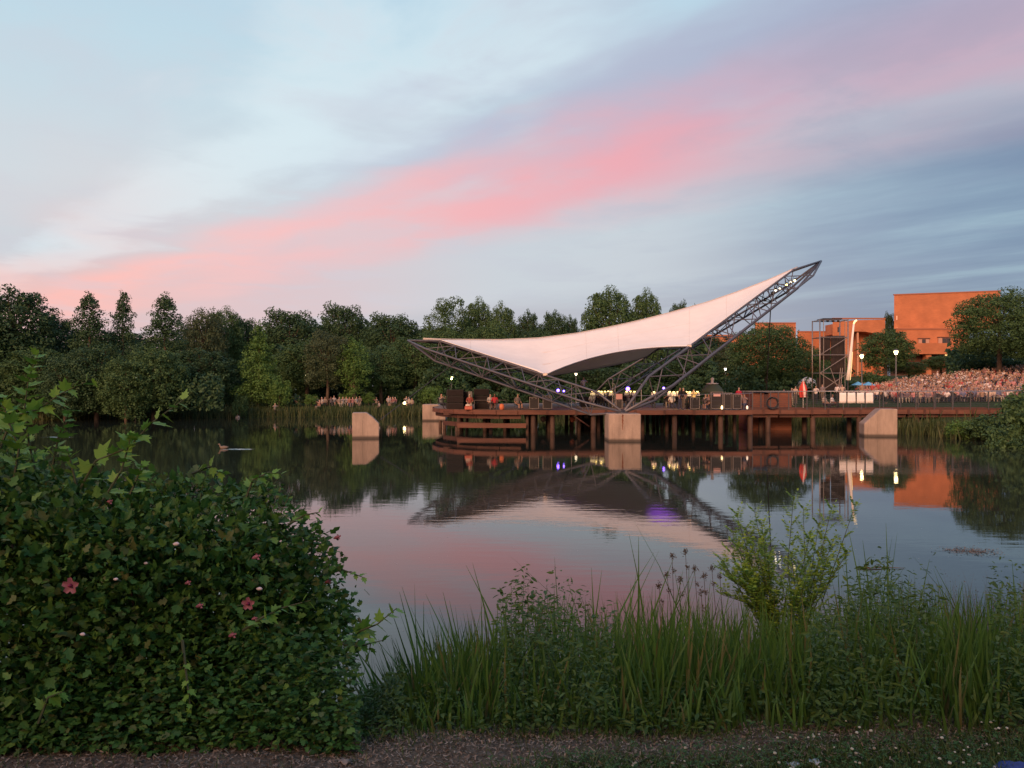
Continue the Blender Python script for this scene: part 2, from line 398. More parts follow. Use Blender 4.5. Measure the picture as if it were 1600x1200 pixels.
def water():
    m = bpy.data.materials.new('lake_water'); m.use_nodes = True
    nt = m.node_tree; N = nt.nodes; L = nt.links; p = N['Principled BSDF']
    p.inputs['Base Color'].default_value = (0.020, 0.024, 0.018, 1); p.inputs['Roughness'].default_value = 0.018; p.inputs['IOR'].default_value = 1.37
    tc = N.new('ShaderNodeTexCoord'); mp = N.new('ShaderNodeMapping'); mp.inputs['Scale'].default_value = (0.55, 1.7, 1); L.new(tc.outputs['Object'], mp.inputs[0])
    def nz(s, d, src):
        n = N.new('ShaderNodeTexNoise'); n.inputs['Scale'].default_value = s; n.inputs['Detail'].default_value = d; L.new(src, n.inputs['Vector']); return n.outputs[0]
    # broad calm and ruffled patches
    patch = N.new('ShaderNodeMapRange'); L.new(nz(0.06, 2, tc.outputs['Object']), patch.inputs[0]); patch.inputs[1].default_value = 0.42; patch.inputs[2].default_value = 0.62; patch.inputs[3].default_value = 0.25
    a = nz(1.6, 3, mp.outputs[0]); c = nz(9, 2, mp.outputs[0])
    s = N.new('ShaderNodeMath'); s.operation = 'MULTIPLY_ADD'; L.new(c, s.inputs[0]); s.inputs[1].default_value = 0.10; L.new(a, s.inputs[2])
    s2 = N.new('ShaderNodeMath'); s2.operation = 'MULTIPLY'; L.new(s.outputs[0], s2.inputs[0]); L.new(patch.outputs[0], s2.inputs[1])
    b = N.new('ShaderNodeBump'); b.inputs['Strength'].default_value = 0.34; b.inputs['Distance'].default_value = 0.010
    L.new(s2.outputs[0], b.inputs['Height']); L.new(b.outputs[0], p.inputs['Normal'])
    me = np_mesh('water', [(-110, 5, 0), (80, 5, 0), (80, 125, 0), (-110, 125, 0)], [(0, 1, 2, 3)], m)
    tag(link('water', me), kind='structure')
water()
# ------------------------------------------------------------------ pavilion: four trusses and a white membrane
steel = mat('painted_steel', (0.105, 0.10, 0.11), 0.5, 0.25, var=.2, vscale=2)
F0 = Vector((7.3, 54.6, 1.86)); B0 = Vector((7.8, 88.0, 1.9))
LT = at(637, 532, 66); RT = at(1283, 408, 79)
# crossing point of the tip line and the foot line (in plan), for the oblique mirror front <-> back
def _isect():
    a, b = LT.xy, RT.xy; c, d = F0.xy, B0.xy
    r, s = b - a, d - c; den = r.x * s.y - r.y * s.x
    t = ((c - a).x * s.y - (c - a).y * s.x) / den
    return a + r * t
OX = _isect(); DR = (RT.xy - LT.xy).normalized()
kf = (B0.xy - OX).length / (OX - F0.xy).length
def mirror(p):
    p = Vector(p); q = p.xy - OX; e = (F0.xy - OX).normalized(); g = (B0.xy - OX).normalized()
    den = DR.x * e.y - DR.y * e.x
    a = (q.x * e.y - q.y * e.x) / den; b = (DR.x * q.y - DR.y * q.x) / den
    w = OX + DR * a + g * (b * kf)
    return Vector((w.x, w.y, p.z))

def chords(P, Q, R0, sign, ts):
    """three chord polylines of a spindle-shaped truss from foot P to tip Q"""
    ax = (Q - P).normalized(); up = (Vector((0, 0, 1)) - ax * ax.z).normalized(); side = ax.cross(up) * sign   # towards the camera
    if side.y > 0: side = -side
    res = []
    for ang in (62, 180, 298):     # top inner, outer, bottom inner
        dirv = {62: up * (.64 if R0 < 1.1 else .54) - side * .5, 180: side * .9, 298: up * -.90 - side * .45}[ang]
        pts = []
        for t in ts:
            r = R0 * min(1, (t / 0.13)) ** 0.85 * min(1, ((1 - t) / (0.14 if ang != 298 else 0.12))) ** 0.8
            pts.append(P.lerp(Q, t) + dirv * r)
        res.append(pts)
    return res
def truss(parent, P, Q, R0, nb, r1, r2, mir=False):
    ts = [0.0] + [0.13 + (0.86 - 0.13) * i / nb for i in range(nb + 1)] + [1.0]
    ch = chords(P, Q, R0, 1, ts)
    # stagger the nodes of the outer chord half a bay for the zigzag
    if mir: ch = [[mirror(p) for p in c] for c in ch]
    foot = ch[0][0]; tip = ch[0][-1]
    m = MB(); m.lathe(foot + Vector((0, 0, -.06)), [(0.34, 0), (0.34, .05), (0.16, .09), (.12, .22)], 12)
    root = m.build('truss', steel, parent)
    for c in ch:
        MB().tube(c, r1, 8).build('chord', steel, root)
    n = len(ts)
    for i in range(1, n - 1):
        for a, b in ((0, 1), (1, 2), (2, 0)):
            if (i + a) % 3 == 0: MB().tube([ch[a][i], ch[b][i]], r2, 5).build('strut', steel, root)
            if i < n - 2:
                if (i + a) % 2: MB().tube([ch[a][i], ch[b][i + 1]], r2, 5).build('strut', steel, root)
                else: MB().tube([ch[b][i], ch[a][i + 1]], r2, 5).build('strut', steel, root)
    for f in (0.4, 0.75):
        pass
    return ch
pav = thing('pavilion', 'white saddle-shaped fabric roof slung between grey steel lattice trusses above the lake stage', 'pavilion', (7.5, 71, 0))
chL = truss(pav, F0, LT, 1.05, 9, 0.075, 0.036)
chR = truss(pav, F0, RT, 1.25, 13, 0.095, 0.042)
chLb = truss(pav, F0, LT, 1.05, 9, 0.075, 0.036, True)
chRb = truss(pav, F0, RT, 1.25, 13, 0.095, 0.042, True)

def px_of(p): return 800 + p.x / p.y * FPX
def on_poly(pts, px):
    for a, b in zip(pts[:-1], pts[1:]):
        xa, xb = px_of(a), px_of(b)
        if min(xa, xb) <= px <= max(xa, xb) and abs(xa - xb) > 1e-6:
            lo, hi = 0.0, 1.0
            for _ in range(30):
                mid = (lo + hi) / 2
                if (px_of(a.lerp(b, mid)) - px) * (xb - xa) < 0: lo = mid
                else: hi = mid
            return a.lerp(b, lo)
    return pts[0] if abs(px_of(pts[0]) - px) < abs(px_of(pts[-1]) - px) else pts[-1]
RIDGE = [(661, 529.5, 66.6), (700, 531, 67.2), (780, 531.5, 68.5), (840, 529, 69.3), (900, 521.5, 70.5), (950, 512, 71.4), (1000, 501, 72.4), (1050, 488, 73.5), (1100, 474, 74.5), (1150, 457, 75.6), (1200, 438, 76.6), (1246, 417.5, 77.6)]
def ridge(px):
    xs = [r[0] for r in RIDGE]; y = float(np.interp(px, xs, [r[1] for r in RIDGE])); d = float(np.interp(px, xs, [r[2] for r in RIDGE]))
    return at(px, y, d)
A = on_poly(chL[0], 852); Bp = on_poly(chR[0], 1077)
def front(px):
    if px <= 852: return on_poly(chL[0], px)
    if px >= 1077: return on_poly(chR[0], px)
    t = (px - 852) / 225.0
    p = A.lerp(Bp, t); w = 4 * t * (1 - t)
    mid = (ridge(px) - p); mid.z = 0
    return p + Vector((0, 0, .72 * w * (1.1 - .25 * t))) + mid.normalized() * 2.2 * w
def membrane():
    pxs = list(np.linspace(661, 852, 15)) + list(np.linspace(852, 1077, 26))[1:] + list(np.linspace(1077, 1246, 15))[1:]
    n = 14; V = []; F = []
    for px in pxs:
        r, f = ridge(px), front(px)
        off = Vector((0, 0, 0.0))
        ff = f + Vector((0, 0, .12)) if (px < 845 or px > 1085) else f
        col = []
        for j in range(n + 1):
            t = j / n; p = r.lerp(ff, t); p = p + Vector((0, 0, -1)) * (4 * t * (1 - t)) * (ff - r).length * 0.035
            col.append(p)
        V.append(col)
    W = []          # front half then back half; the back arch hangs a little lower
    for px, c in zip(pxs, V):
        s_ = max(0.0, 1 - ((px - 965) / 112) ** 2)
        W.append(c + [mirror(p) + Vector((0, 0, -.85 * s_ * (j / n) ** 2)) for j, p in enumerate(c)][1:])
    k = 2 * n + 1; vs = [tuple(p) for c in W for p in c]
    for i in range(len(W) - 1):
        for j in range(k - 1):
            if j < n: F.append((i * k + j, i * k + j + 1, (i + 1) * k + j + 1, (i + 1) * k + j))
            else:
                a = i * k + (j if j > n else 0); b = i * k + j + 1; c2 = (i + 1) * k + j + 1; d = (i + 1) * k + (j if j > n else 0)
                F.append((a, d, c2, b))
    m = MB(); m.add(vs, F, 0, True)
    fab = mat('white_membrane', (0.88, 0.79, 0.69), 0.6, var=.05, vscale=0.7)
    o = m.build('canopy', fab, pav)
    md = o.modifiers.new('thickness', 'SOLIDIFY'); md.thickness = 0.03; md.offset = 0
    # edge cables of the two arches and the ridge
    for nm, fn in (('edge_cable', lambda p: front(p)), ('edge_cable', lambda p: mirror(front(p)) + Vector((0, 0, -.85 * max(0.0, 1 - ((p - 965) / 112) ** 2))))):
        MB().tube([fn(p) for p in np.linspace(852, 1077, 16)], 0.05, 6).build(nm, steel, pav)
    MB().tube([ridge(p) + Vector((0, 0, .05)) for p in np.linspace(661, 1246, 30)], 0.035, 6).build('ridge_cable', mat('ridge_cable', (.5, .45, .42), .6), pav)
    seam_m = mat('seam_weld', (.62, .53, .46), .7)
    # seams: narrow welded strips just above the cloth
    for t in (0.33, 0.66):
        pts = []
        for px in np.linspace(700, 1220, 30):
            r, f = ridge(px), front(px); q = r.lerp(f, t) + Vector((0, 0, -1)) * (4 * t * (1 - t)) * (f - r).length * 0.035
            nrm = Vector((0, -0.75, 0.65)); pts.append(q + nrm * .012)
        MB().tube(pts, 0.016, 4).build('seam', seam_m, pav)
    for px in (735, 800, 852, 915, 965, 1020, 1077, 1135, 1190):
        r, f = ridge(px), front(px); pts = []
        for t in np.linspace(.02, .97, 12): pts.append(r.lerp(f + (Vector((0, 0, .12)) if (px < 845 or px > 1085) else Vector((0, 0, 0))), t) + Vector((0, 0, -1)) * (4 * t * (1 - t)) * (f - r).length * 0.035 + Vector((0, -.02, .02)))
        if int(px) % 2: MB().tube(pts, 0.006, 4).build('seam', seam_m, pav)
membrane()
# corner plates where the cloth meets the trusses
for p in (A, Bp):
    MB().box(p.x - .16, p.y - .12, p.z - .05, p.x + .16, p.y + .12, p.z + .17, bev=.03).build('clamp_plate', mat('clamp_plate', (.7, .6, .52), .4, .6), pav)
# guy cables: left truss to the left footing, right truss down to the back footing
dark_cable = mat('dark_cable', (0.05, 0.045, 0.045), .6)
MB().tube([chL[2][-3], at(594, 656, 57.3)], 0.028, 5).build('guy_cable', dark_cable, pav)
MB().tube([chR[2][-5] , at(1196, 645, 84)], 0.05, 5).build('guy_cable', dark_cable, pav)
MB().tube([chLb[2][-3], Vector((-7.2, 86, 1.7))], 0.028, 5).build('guy_cable', dark_cable, pav)

# stage lights hanging in the right truss
glow_w = mat('lamp_white', (1, .9, .75), .4, emit=(1.0, 0.86, 0.62), estr=8)
glow_y = mat('lamp_yellow', (1, .85, .4), .4, emit=(1.0, 0.80, 0.32), estr=8)
blackm = mat('black_housing', (0.02, 0.02, 0.022), .5)
SPOTS = [(1203, 462, 0), (1206.5, 458, 0), (1212, 452.5, 1), (1219, 450.5, 1), (1229, 444, 2), (1235.5, 440, 1), (1242, 437.5, 2), (1196, 468, 0)]
words = ['lowest dark spotlight hanging in the high right truss', 'unlit spotlight beside the lowest one in the high right truss', 'dim silvery spotlight under the row of white lamps in the high truss', 'small white lit spotlight at the lower end of the lit row in the high truss', 'white lit spotlight between two lamps in the middle of the high truss', 'yellow lit spotlight at the lower end of the upper trio in the high truss', 'white lit spotlight in the middle of the upper trio in the high truss', 'yellow lit spotlight nearest the tip of the high truss']
ordr = sorted(SPOTS, key=lambda s: s[0])
for (px, py, k), w in zip(ordr, words):
    p = at(px, py, 76.0 + (px - 1200) * .02)
    t = thing('spotlight', w, 'stage light', p, 0, 'spotlights in the right truss')
    # can aimed down to the stage, hung from a short yoke
    d = Vector((-0.35, -0.75, -0.55)).normalized()
    MB().tube([p - d * .26, p - d * .2, p + d * .1], [.06, .10, .12], 10).build('housing', blackm, t)
    MB().tube([p + d * .102, p + d * .12], [.10, .10], 10).build('lens', (glow_w if k == 1 else glow_y) if k else mat('dull_lens', (.45, .42, .42), .2, .4), t)
    MB().tube([p + Vector((-.14, 0, 0)), p + Vector((-.14, 0, .3)), p + Vector((.14, 0, .3)), p + Vector((.14, 0, 0))], .018, 4).build('yoke', blackm, t)

# ------------------------------------------------------------------ concrete footings
def conc_mat():
    m = mat('cast_concrete', (0.33, 0.25, 0.195), 0.85, var=.22, vscale=1.6, bump=.35, bscale=14, stretch=(1, 1, .45))
    nt = m.node_tree; N = nt.nodes; L = nt.links; p = N['Principled BSDF']
    src = p.inputs['Base Color'].links[0].from_socket
    tc = N.new('ShaderNodeTexCoord'); sep = N.new('ShaderNodeSeparateXYZ'); L.new(tc.outputs['Object'], sep.inputs[0])
    mp = N.new('ShaderNodeMapping'); mp.inputs['Scale'].default_value = (5, 5, .35); L.new(tc.outputs['Object'], mp.inputs[0])
    n = N.new('ShaderNodeTexNoise'); n.inputs['Scale'].default_value = 1.2; n.inputs['Detail'].default_value = 5; L.new(mp.outputs[0], n.inputs['Vector'])
    r = N.new('ShaderNodeMapRange'); r.inputs[1].default_value = .5; r.inputs[2].default_value = .75; L.new(n.outputs[0], r.inputs[0])
    mm = N.new('ShaderNodeMath'); mm.operation = 'MULTIPLY'; L.new(r.outputs[0], mm.inputs[0]); mm.inputs[1].default_value = .45
    mx = N.new('ShaderNodeMix'); mx.data_type = 'RGBA'; L.new(mm.outputs[0], mx.inputs[0]); L.new(src, mx.inputs[6]); mx.inputs[7].default_value = (.14, .10, .075, 1)
    # wet, algae-dark line just above the water
    w = N.new('ShaderNodeMapRange'); w.inputs[1].default_value = .24; w.inputs[2].default_value = .08; w.inputs[3].default_value = 0; w.inputs[4].default_value = .85; L.new(sep.outputs[2], w.inputs[0])
    m2 = N.new('ShaderNodeMix'); m2.data_type = 'RGBA'; L.new(w.outputs[0], m2.inputs[0]); L.new(mx.outputs[2], m2.inputs[6]); m2.inputs[7].default_value = (.03, .026, .02, 1)
    L.new(m2.outputs[2], p.inputs['Base Color']); return m
conc = conc_mat()
rust = mat('rust_stain', (0.16, 0.06, 0.03), .9, var=.4, vscale=6)
def stain(parent, x, y, ztop, zbot, w):
    # an irregular run of rust below the bolt, 4 mm proud of the face
    V = []; n = 14; rr = random.Random(3)
    for i in range(n + 1):
        z = ztop + (zbot - ztop) * i / n; ww = w * (1 - .75 * i / n) * (0.6 + .5 * rr.random()); c = x + (rr.random() - .5) * .03
        V += [(c - ww, y, z), (c + ww, y, z)]
    m = MB(); m.add(V, [(2 * i, 2 * i + 1, 2 * i + 3, 2 * i + 2) for i in range(n)]); return m.build('rust_streak', rust, parent)
f = thing('concrete_footing', 'square concrete footing under the meeting trusses with a rust streak', 'footing', (7.3, 55, 0), 0, 'concrete footings in the lake')
MB().box(6.27, 53.9, -1.5, 8.36, 56.4, 1.8, bev=.05).build('block', conc, f)
stain(f, 7.17, 53.893, 1.76, 0.75, .07)
MB().box(6.9, 54.2, 1.8, 7.7, 55.0, 1.86).build('base_plate', steel, f)
def bevel_block(name_lab, px0, px1, ytop, d, flip, depth, chz, chx):
    x0, x1 = xw(px0, d), xw(px1, d); zt = zw(ytop, d)
    t = thing('concrete_footing', name_lab, 'footing', ((x0 + x1) / 2, d + depth / 2, 0), 0, 'concrete footings in the lake')
    if flip: o = [(x0, -1.5), (x1, -1.5), (x1, zt), (x0 + chx, zt), (x0 + chx * .45, zt - chz * .55), (x0, zt - chz)]
    else: o = [(x0, -1.5), (x1, -1.5), (x1, zt - chz), (x1 - chx * .5, zt - chz * .42), (x1 - chx, zt), (x0, zt)]
    m = MB(); m.prism(o, d, d + depth); ob = m.build('block', conc, t)
    md = ob.modifiers.new('worn_edges', 'BEVEL'); md.width = .04; md.segments = 1
    xc = (x0 + x1) / 2
    MB().box(xc - .22, d - .012, 0.25, xc - .20, d - .004, zt - .5).build('form_seam', mat('seam_dark', (.2, .16, .13), .9), t)
    return t
fl = bevel_block('lone concrete footing with a sloped right shoulder standing left of the stage', 548, 589.5, 645, 57, False, 1.5, .75, .85)
fl.rotation_euler = (0, 0, R(9))
fr = bevel_block('concrete footing with a sloped left shoulder standing before the footbridge', 1355, 1404, 639, 59, True, 1.6, 1.05, 1.1)
fr.rotation_euler = (0, 0, R(-10))
fb = bevel_block('concrete footing at the left end of the stage', 660, 696, 632, 85, False, 2.2, .6, .8)
t = thing('concrete_footing', 'concrete footing deep under the back of the stage where the rear trusses meet', 'footing', (7.8, 88.5, 0), 0, 'concrete footings in the lake')
MB().box(6.9, 87.5, -1.5, 8.8, 89.6, 1.84).build('block', conc, t)
# ------------------------------------------------------------------ stage platform and footbridge
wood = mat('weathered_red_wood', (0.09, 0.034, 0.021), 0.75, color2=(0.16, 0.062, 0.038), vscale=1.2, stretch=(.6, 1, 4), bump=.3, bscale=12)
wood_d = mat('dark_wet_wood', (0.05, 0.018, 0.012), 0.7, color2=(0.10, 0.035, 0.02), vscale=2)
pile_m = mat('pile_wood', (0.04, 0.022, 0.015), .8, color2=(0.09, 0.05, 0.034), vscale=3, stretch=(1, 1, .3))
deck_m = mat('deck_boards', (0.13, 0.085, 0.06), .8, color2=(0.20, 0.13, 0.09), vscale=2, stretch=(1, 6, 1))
DZ = 1.76
stage = thing('stage_platform', 'red-brown timber stage platform on piles standing in the lake under the white roof', 'stage', (7, 74, 0))
edge = [(18.3, 63.3), (0.45, 63.3), (-1.2, 63.5), (-3.0, 64.2), (-4.6, 65.6), (-5.9, 67.8), (-6.7, 70.4), (-7.0, 73.5), (-6.7, 77), (-5.5, 81), (-3, 85), (0, 88), (6, 91), (14, 91), (18.3, 88)]
def deck(o, z0, z1):
    m = MB(); n = len(o); m.add([(x, y, z0) for x, y in o] + [(x, y, z1) for x, y in o], [tuple(range(n)), tuple(range(2 * n - 1, n - 1, -1))] + [(i, i + n, (i + 1) % n + n, (i + 1) % n) for i in range(n)]); return m
def inset(o, k):
    c = Vector((sum(p[0] for p in o) / len(o), sum(p[1] for p in o) / len(o)))
    return [tuple((Vector(p) - c).normalized() * ((Vector(p) - c).length - k) + c) for p in o]
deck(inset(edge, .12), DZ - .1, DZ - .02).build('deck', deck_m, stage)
def board(a, b, z0, z1, th=.06, off=0.0):
    a = Vector((a[0], a[1])); b = Vector((b[0], b[1])); d = (b - a).normalized(); n = Vector((-d.y, d.x)) * th / 2
    a2, b2 = a + d * .02, b - d * .02
    vs = [(a2 + n).to_tuple() + (z0,), (b2 + n).to_tuple() + (z0,), (b2 - n).to_tuple() + (z0,), (a2 - n).to_tuple() + (z0,)]
    vs += [(v[0], v[1], z1) for v in vs]
    return MB().add(vs, [(0, 3, 2, 1), (4, 5, 6, 7), (0, 1, 5, 4), (1, 2, 6, 5), (2, 3, 7, 6), (3, 0, 4, 7)])
# fascia boards, one per bay along the front, curved end in short lengths
xsb = np.linspace(18.3, .45, 9)
segs = [((xsb[i], 63.3), (xsb[i + 1], 63.3)) for i in range(8)] + [(edge[i], edge[i + 1]) for i in range(1, 10)]
for i, (a, b) in enumerate(segs):
    dz = random.uniform(-.015, .015)
    board(a, b, DZ - .34 + dz, DZ + dz).build('fascia_board', wood, stage)
# lower curb planks and the second ring of beams under the round end
for (a, b) in segs[8:15]:
    a2 = (a[0] + .25, a[1] + .35); b2 = (b[0] + .25, b[1] + .35)
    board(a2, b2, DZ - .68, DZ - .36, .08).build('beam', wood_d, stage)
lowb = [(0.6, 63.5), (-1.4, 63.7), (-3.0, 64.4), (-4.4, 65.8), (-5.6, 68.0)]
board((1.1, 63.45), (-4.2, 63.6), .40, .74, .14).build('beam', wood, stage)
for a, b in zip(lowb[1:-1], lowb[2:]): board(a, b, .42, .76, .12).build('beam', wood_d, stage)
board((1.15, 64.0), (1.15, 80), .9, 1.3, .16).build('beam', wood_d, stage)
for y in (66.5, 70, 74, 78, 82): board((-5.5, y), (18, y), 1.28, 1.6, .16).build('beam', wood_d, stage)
# piles with a square cap
def pile(parent, x, y, r=.16, zt=1.42, mt=pile_m):
    MB().tube([(x, y, -1.6), (x, y, .1), (x, y, zt)], [r * 1.05, r, r * .95], 9).build('pile', mt, parent)
for px in (824, 833): pile(stage, xw(px, 63.8), 63.9 if px == 824 else 63.75, .19 if px == 833 else .12)
for px in (863, 927, 1054, 1126, 1172): pile(stage, xw(px, 63.8), 63.8, .20)
for px in (712, 767): pile(stage, xw(px, 64.6), 64.6 if px == 767 else 66.0, .15, .45)
pile(stage, -5.6, 69, .15, .5); pile(stage, -6.2, 72, .15, .6)
for y in (66, 69, 72.5, 76, 81):
    for x in (-4.5, -2.2, -.5, 1.6, 3.2, 5.1, 7.0, 8.8, 10.6, 12.4, 14.2, 16, 17.6):
        pile(stage, x + random.uniform(-.3, .3), y, .15, 1.35)
# bolts and brackets showing as dark gaps between fascia boards
for x in xsb[1:-1]:
    MB().box(x - .10, 63.215, DZ - .36, x + .10, 63.268, DZ + .01).build('joint_plate', wood_d, stage)
for x, y in ((8.6, 63.6), (4.6, 63.6)):
    s = 1 if x > 7 else -1
    MB().tube([(x, y, 1.4), (x - s * 1.3, y, .5)], .06, 6).build('brace', wood_d, stage)

bridge = thing('footbridge', 'long timber footbridge with wire railing leading from the stage to the crowded lawn', 'bridge', (28, 66, 0))
BX0, BX1, BY = 18.4, 38.5, 65.0
MB().box(BX0, BY + .06, DZ - .16, BX1, BY + 2.7, DZ - .06).build('deck', deck_m, bridge)
nb = 8; xs = np.linspace(BX0, BX1, nb * 2 + 1)
for i in range(nb * 2):
    dz = random.uniform(-.012, .012)
    board((xs[i], BY), (xs[i + 1], BY), DZ - .36 + dz, DZ - .02 + dz, .07).build('fascia_board', wood, bridge)
for i in range(1, nb * 2): MB().box(xs[i] - .09, BY - .085, DZ - .38, xs[i] + .09, BY - .038, DZ - .01).build('joint_plate', wood_d, bridge)
for i in range(nb):
    board((xs[2 * i] + .05, BY + .3), (xs[2 * i + 2] - .05, BY + .3), DZ - .62, DZ - .37, .12).build('beam', wood_d, bridge)
for px in (1200, 1270, 1342, 1431, 1508):
    x = xw(px, 65.4)
    for yy in (65.4, 67.3): pile(bridge, x, yy, .2 if px != 1431 else .26, 1.36, pile_m if px != 1431 else wood_d)
    MB().box(x - .2, 65.25, 1.12, x + .2, 67.5, 1.38).build('pile_cap', wood_d, bridge)
rail_m = mat('railing_steel', (0.10, 0.095, 0.10), .5, .5); railtop = mat('railing_pipe', (0.30, 0.30, 0.31), .35, .6)
ZR = zw(611.5, 65)
xp = list(np.arange(BX0 + .4, BX1 - .1, 1.42))
for yy in (BY + .05, BY + 2.6):
    MB().tube([(BX0, yy, ZR), (BX1, yy, ZR), (BX1 + 3.5, yy + .5, ZR + .1)], .032, 6).build('handrail', railtop, bridge)
    for x in xp: MB().box(x - .035, yy - .02, DZ - .02, x + .035, yy + .05, ZR - .02).build('post', rail_m, bridge)
    for k in range(7): MB().tube([(BX0, yy, DZ + .12 + k * .165), (BX1, yy, DZ + .12 + k * .165)], .009, 4, cap=False).build('rail_wire', rail_m, bridge)
    MB().box(BX0, yy - .01, DZ - .02, BX1, yy + .03, DZ + .12).build('kick_board', wood_d, bridge)
# thin railing along the right part of the stage front
srail = thing('stage_railing', 'thin steel railing along the right half of the stage front', 'railing', (13, 63.4, DZ))
MB().tube([(9.2, 63.42, DZ + 1.08), (18.3, 63.42, DZ + 1.28), ], .02, 5).build('handrail', railtop, srail)
for x in np.arange(9.4, 18.3, 1.45): MB().tube([(x, 63.42, DZ), (x, 63.42, DZ + 1.08 + (x - 9.2) * .021)], .018, 5).build('post', rail_m, srail)
for k in (.35, .7): MB().tube([(9.2, 63.42, DZ + k), (18.3, 63.42, DZ + k)], .008, 4).build('rail_wire', rail_m, srail)

# brick pump house behind the bridge: orange walls above and below the deck
def brick_material(name, c1, c2, mortar, scale):
    m = bpy.data.materials.new(name); m.use_nodes = True; nt = m.node_tree; N = nt.nodes; L = nt.links; p = N['Principled BSDF']; p.inputs['Roughness'].default_value = .85
    tc = N.new('ShaderNodeTexCoord'); sp = N.new('ShaderNodeSeparateXYZ'); L.new(tc.outputs['Object'], sp.inputs[0])
    ad = N.new('ShaderNodeMath'); L.new(sp.outputs[0], ad.inputs[0]); L.new(sp.outputs[1], ad.inputs[1])
    cb = N.new('ShaderNodeCombineXYZ'); L.new(ad.outputs[0], cb.inputs[0]); L.new(sp.outputs[2], cb.inputs[1])
    b = N.new('ShaderNodeTexBrick'); L.new(cb.outputs[0], b.inputs['Vector']); b.inputs['Scale'].default_value = scale
    b.inputs['Color1'].default_value = c1 + (1,); b.inputs['Color2'].default_value = c2 + (1,); b.inputs['Mortar'].default_value = mortar + (1,)
    b.inputs['Mortar Size'].default_value = .015; b.inputs['Brick Width'].default_value = .44; b.inputs['Row Height'].default_value = .15
    n = N.new('ShaderNodeTexNoise'); n.inputs['Scale'].default_value = .35; n.inputs['Detail'].default_value = 7; L.new(tc.outputs['Object'], n.inputs['Vector'])
    mr = N.new('ShaderNodeMapRange'); L.new(n.outputs[0], mr.inputs[0]); mr.inputs[1].default_value = .3; mr.inputs[2].default_value = .7; mr.inputs[3].default_value = .8; mr.inputs[4].default_value = 1.12
    mx = N.new('ShaderNodeMix'); mx.data_type = 'RGBA'; mx.blend_type = 'MULTIPLY'; mx.inputs[0].default_value = 1
    cc = N.new('ShaderNodeCombineColor'); [L.new(mr.outputs[0], cc.inputs[k]) for k in range(3)]
    L.new(b.outputs[0], mx.inputs[6]); L.new(cc.outputs[0], mx.inputs[7]); L.new(mx.outputs[2], p.inputs['Base Color'])
    bp = N.new('ShaderNodeBump'); bp.inputs['Strength'].default_value = .4; bp.inputs['Distance'].default_value = .02; bp.invert = True; L.new(b.outputs['Fac'], bp.inputs['Height']); L.new(bp.outputs[0], p.inputs['Normal'])
    return m
brick = brick_material('orange_brick', (0.26, 0.085, 0.04), (0.20, 0.062, 0.03), (0.2, 0.10, 0.07), 1.0)
ph = thing('brick_pump_house', 'low orange brick box rising from the water behind the start of the footbridge', 'pump house', (20.8, 69, 0))
d0 = 67.9
MB().box(xw(1175, d0), d0, -1.2, xw(1194, d0) , d0 + 4, zw(614, d0), bev=.02).build('wall', brick, ph)
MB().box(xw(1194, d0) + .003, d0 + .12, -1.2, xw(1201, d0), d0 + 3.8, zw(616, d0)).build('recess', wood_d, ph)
MB().box(xw(1201, d0) + .003, d0, -1.2, xw(1237, d0), d0 + 4, zw(614, d0), bev=.02).build('wall', brick, ph)
MB().box(xw(1174, d0), d0 - .05, zw(614, d0) + .003, xw(1238, d0), d0 + 4.05, zw(614, d0) + .09).build('coping', mat('coping', (.12, .10, .10), .8), ph)

# banner tied to the bridge railing: four white panels
ban = thing('banner', 'blank white banner panels tied along the footbridge railing', 'banner', (xw(1337, 65), 64.9, 2.4))
bm_ = mat('banner_cloth', (0.80, 0.74, 0.70), .8, var=.05, vscale=2)
pxs = [1311, 1323.5, 1338, 1352, 1366]
for i in range(4):
    xa, xb = xw(pxs[i], 64.9) + .05, xw(pxs[i + 1], 64.9) - .05
    z0, z1 = zw(630, 64.9), zw(613.5, 64.9)
    V = []; n = 8
    for j in range(n + 1):
        for k in range(5):
            V.append((xa + (xb - xa) * j / n, 64.93 + .025 * math.sin(j * 1.9 + k * .8 + i), z0 + (z1 - z0) * k / 4 + (.012 * math.sin(j * 1.1 + i) if k in (0, 4) else 0)))
    F = [(j * 5 + k, j * 5 + k + 1, (j + 1) * 5 + k + 1, (j + 1) * 5 + k) for j in range(n) for k in range(4)]
    o = MB().add(V, F, 0, True).build('panel', bm_, ban); md = o.modifiers.new('thickness', 'SOLIDIFY'); md.thickness = .006
# coil of black cable hung on the rail
coil = MB()
for k in range(5):
    r = .40 + .02 * k; a0 = random.random()
    coil.tube([(xw(1207, 64.8) + r * 1.0 * math.cos(a), 64.86 - .025 * k, 2.27 + r * .95 * math.sin(a)) for a in np.linspace(a0, a0 + 6.0, 22)], .04, 5)
o = coil.build('cable_coil', blackm); tag(o, 'thick coil of black cable hanging on the footbridge rail before orange brick', 'cable')

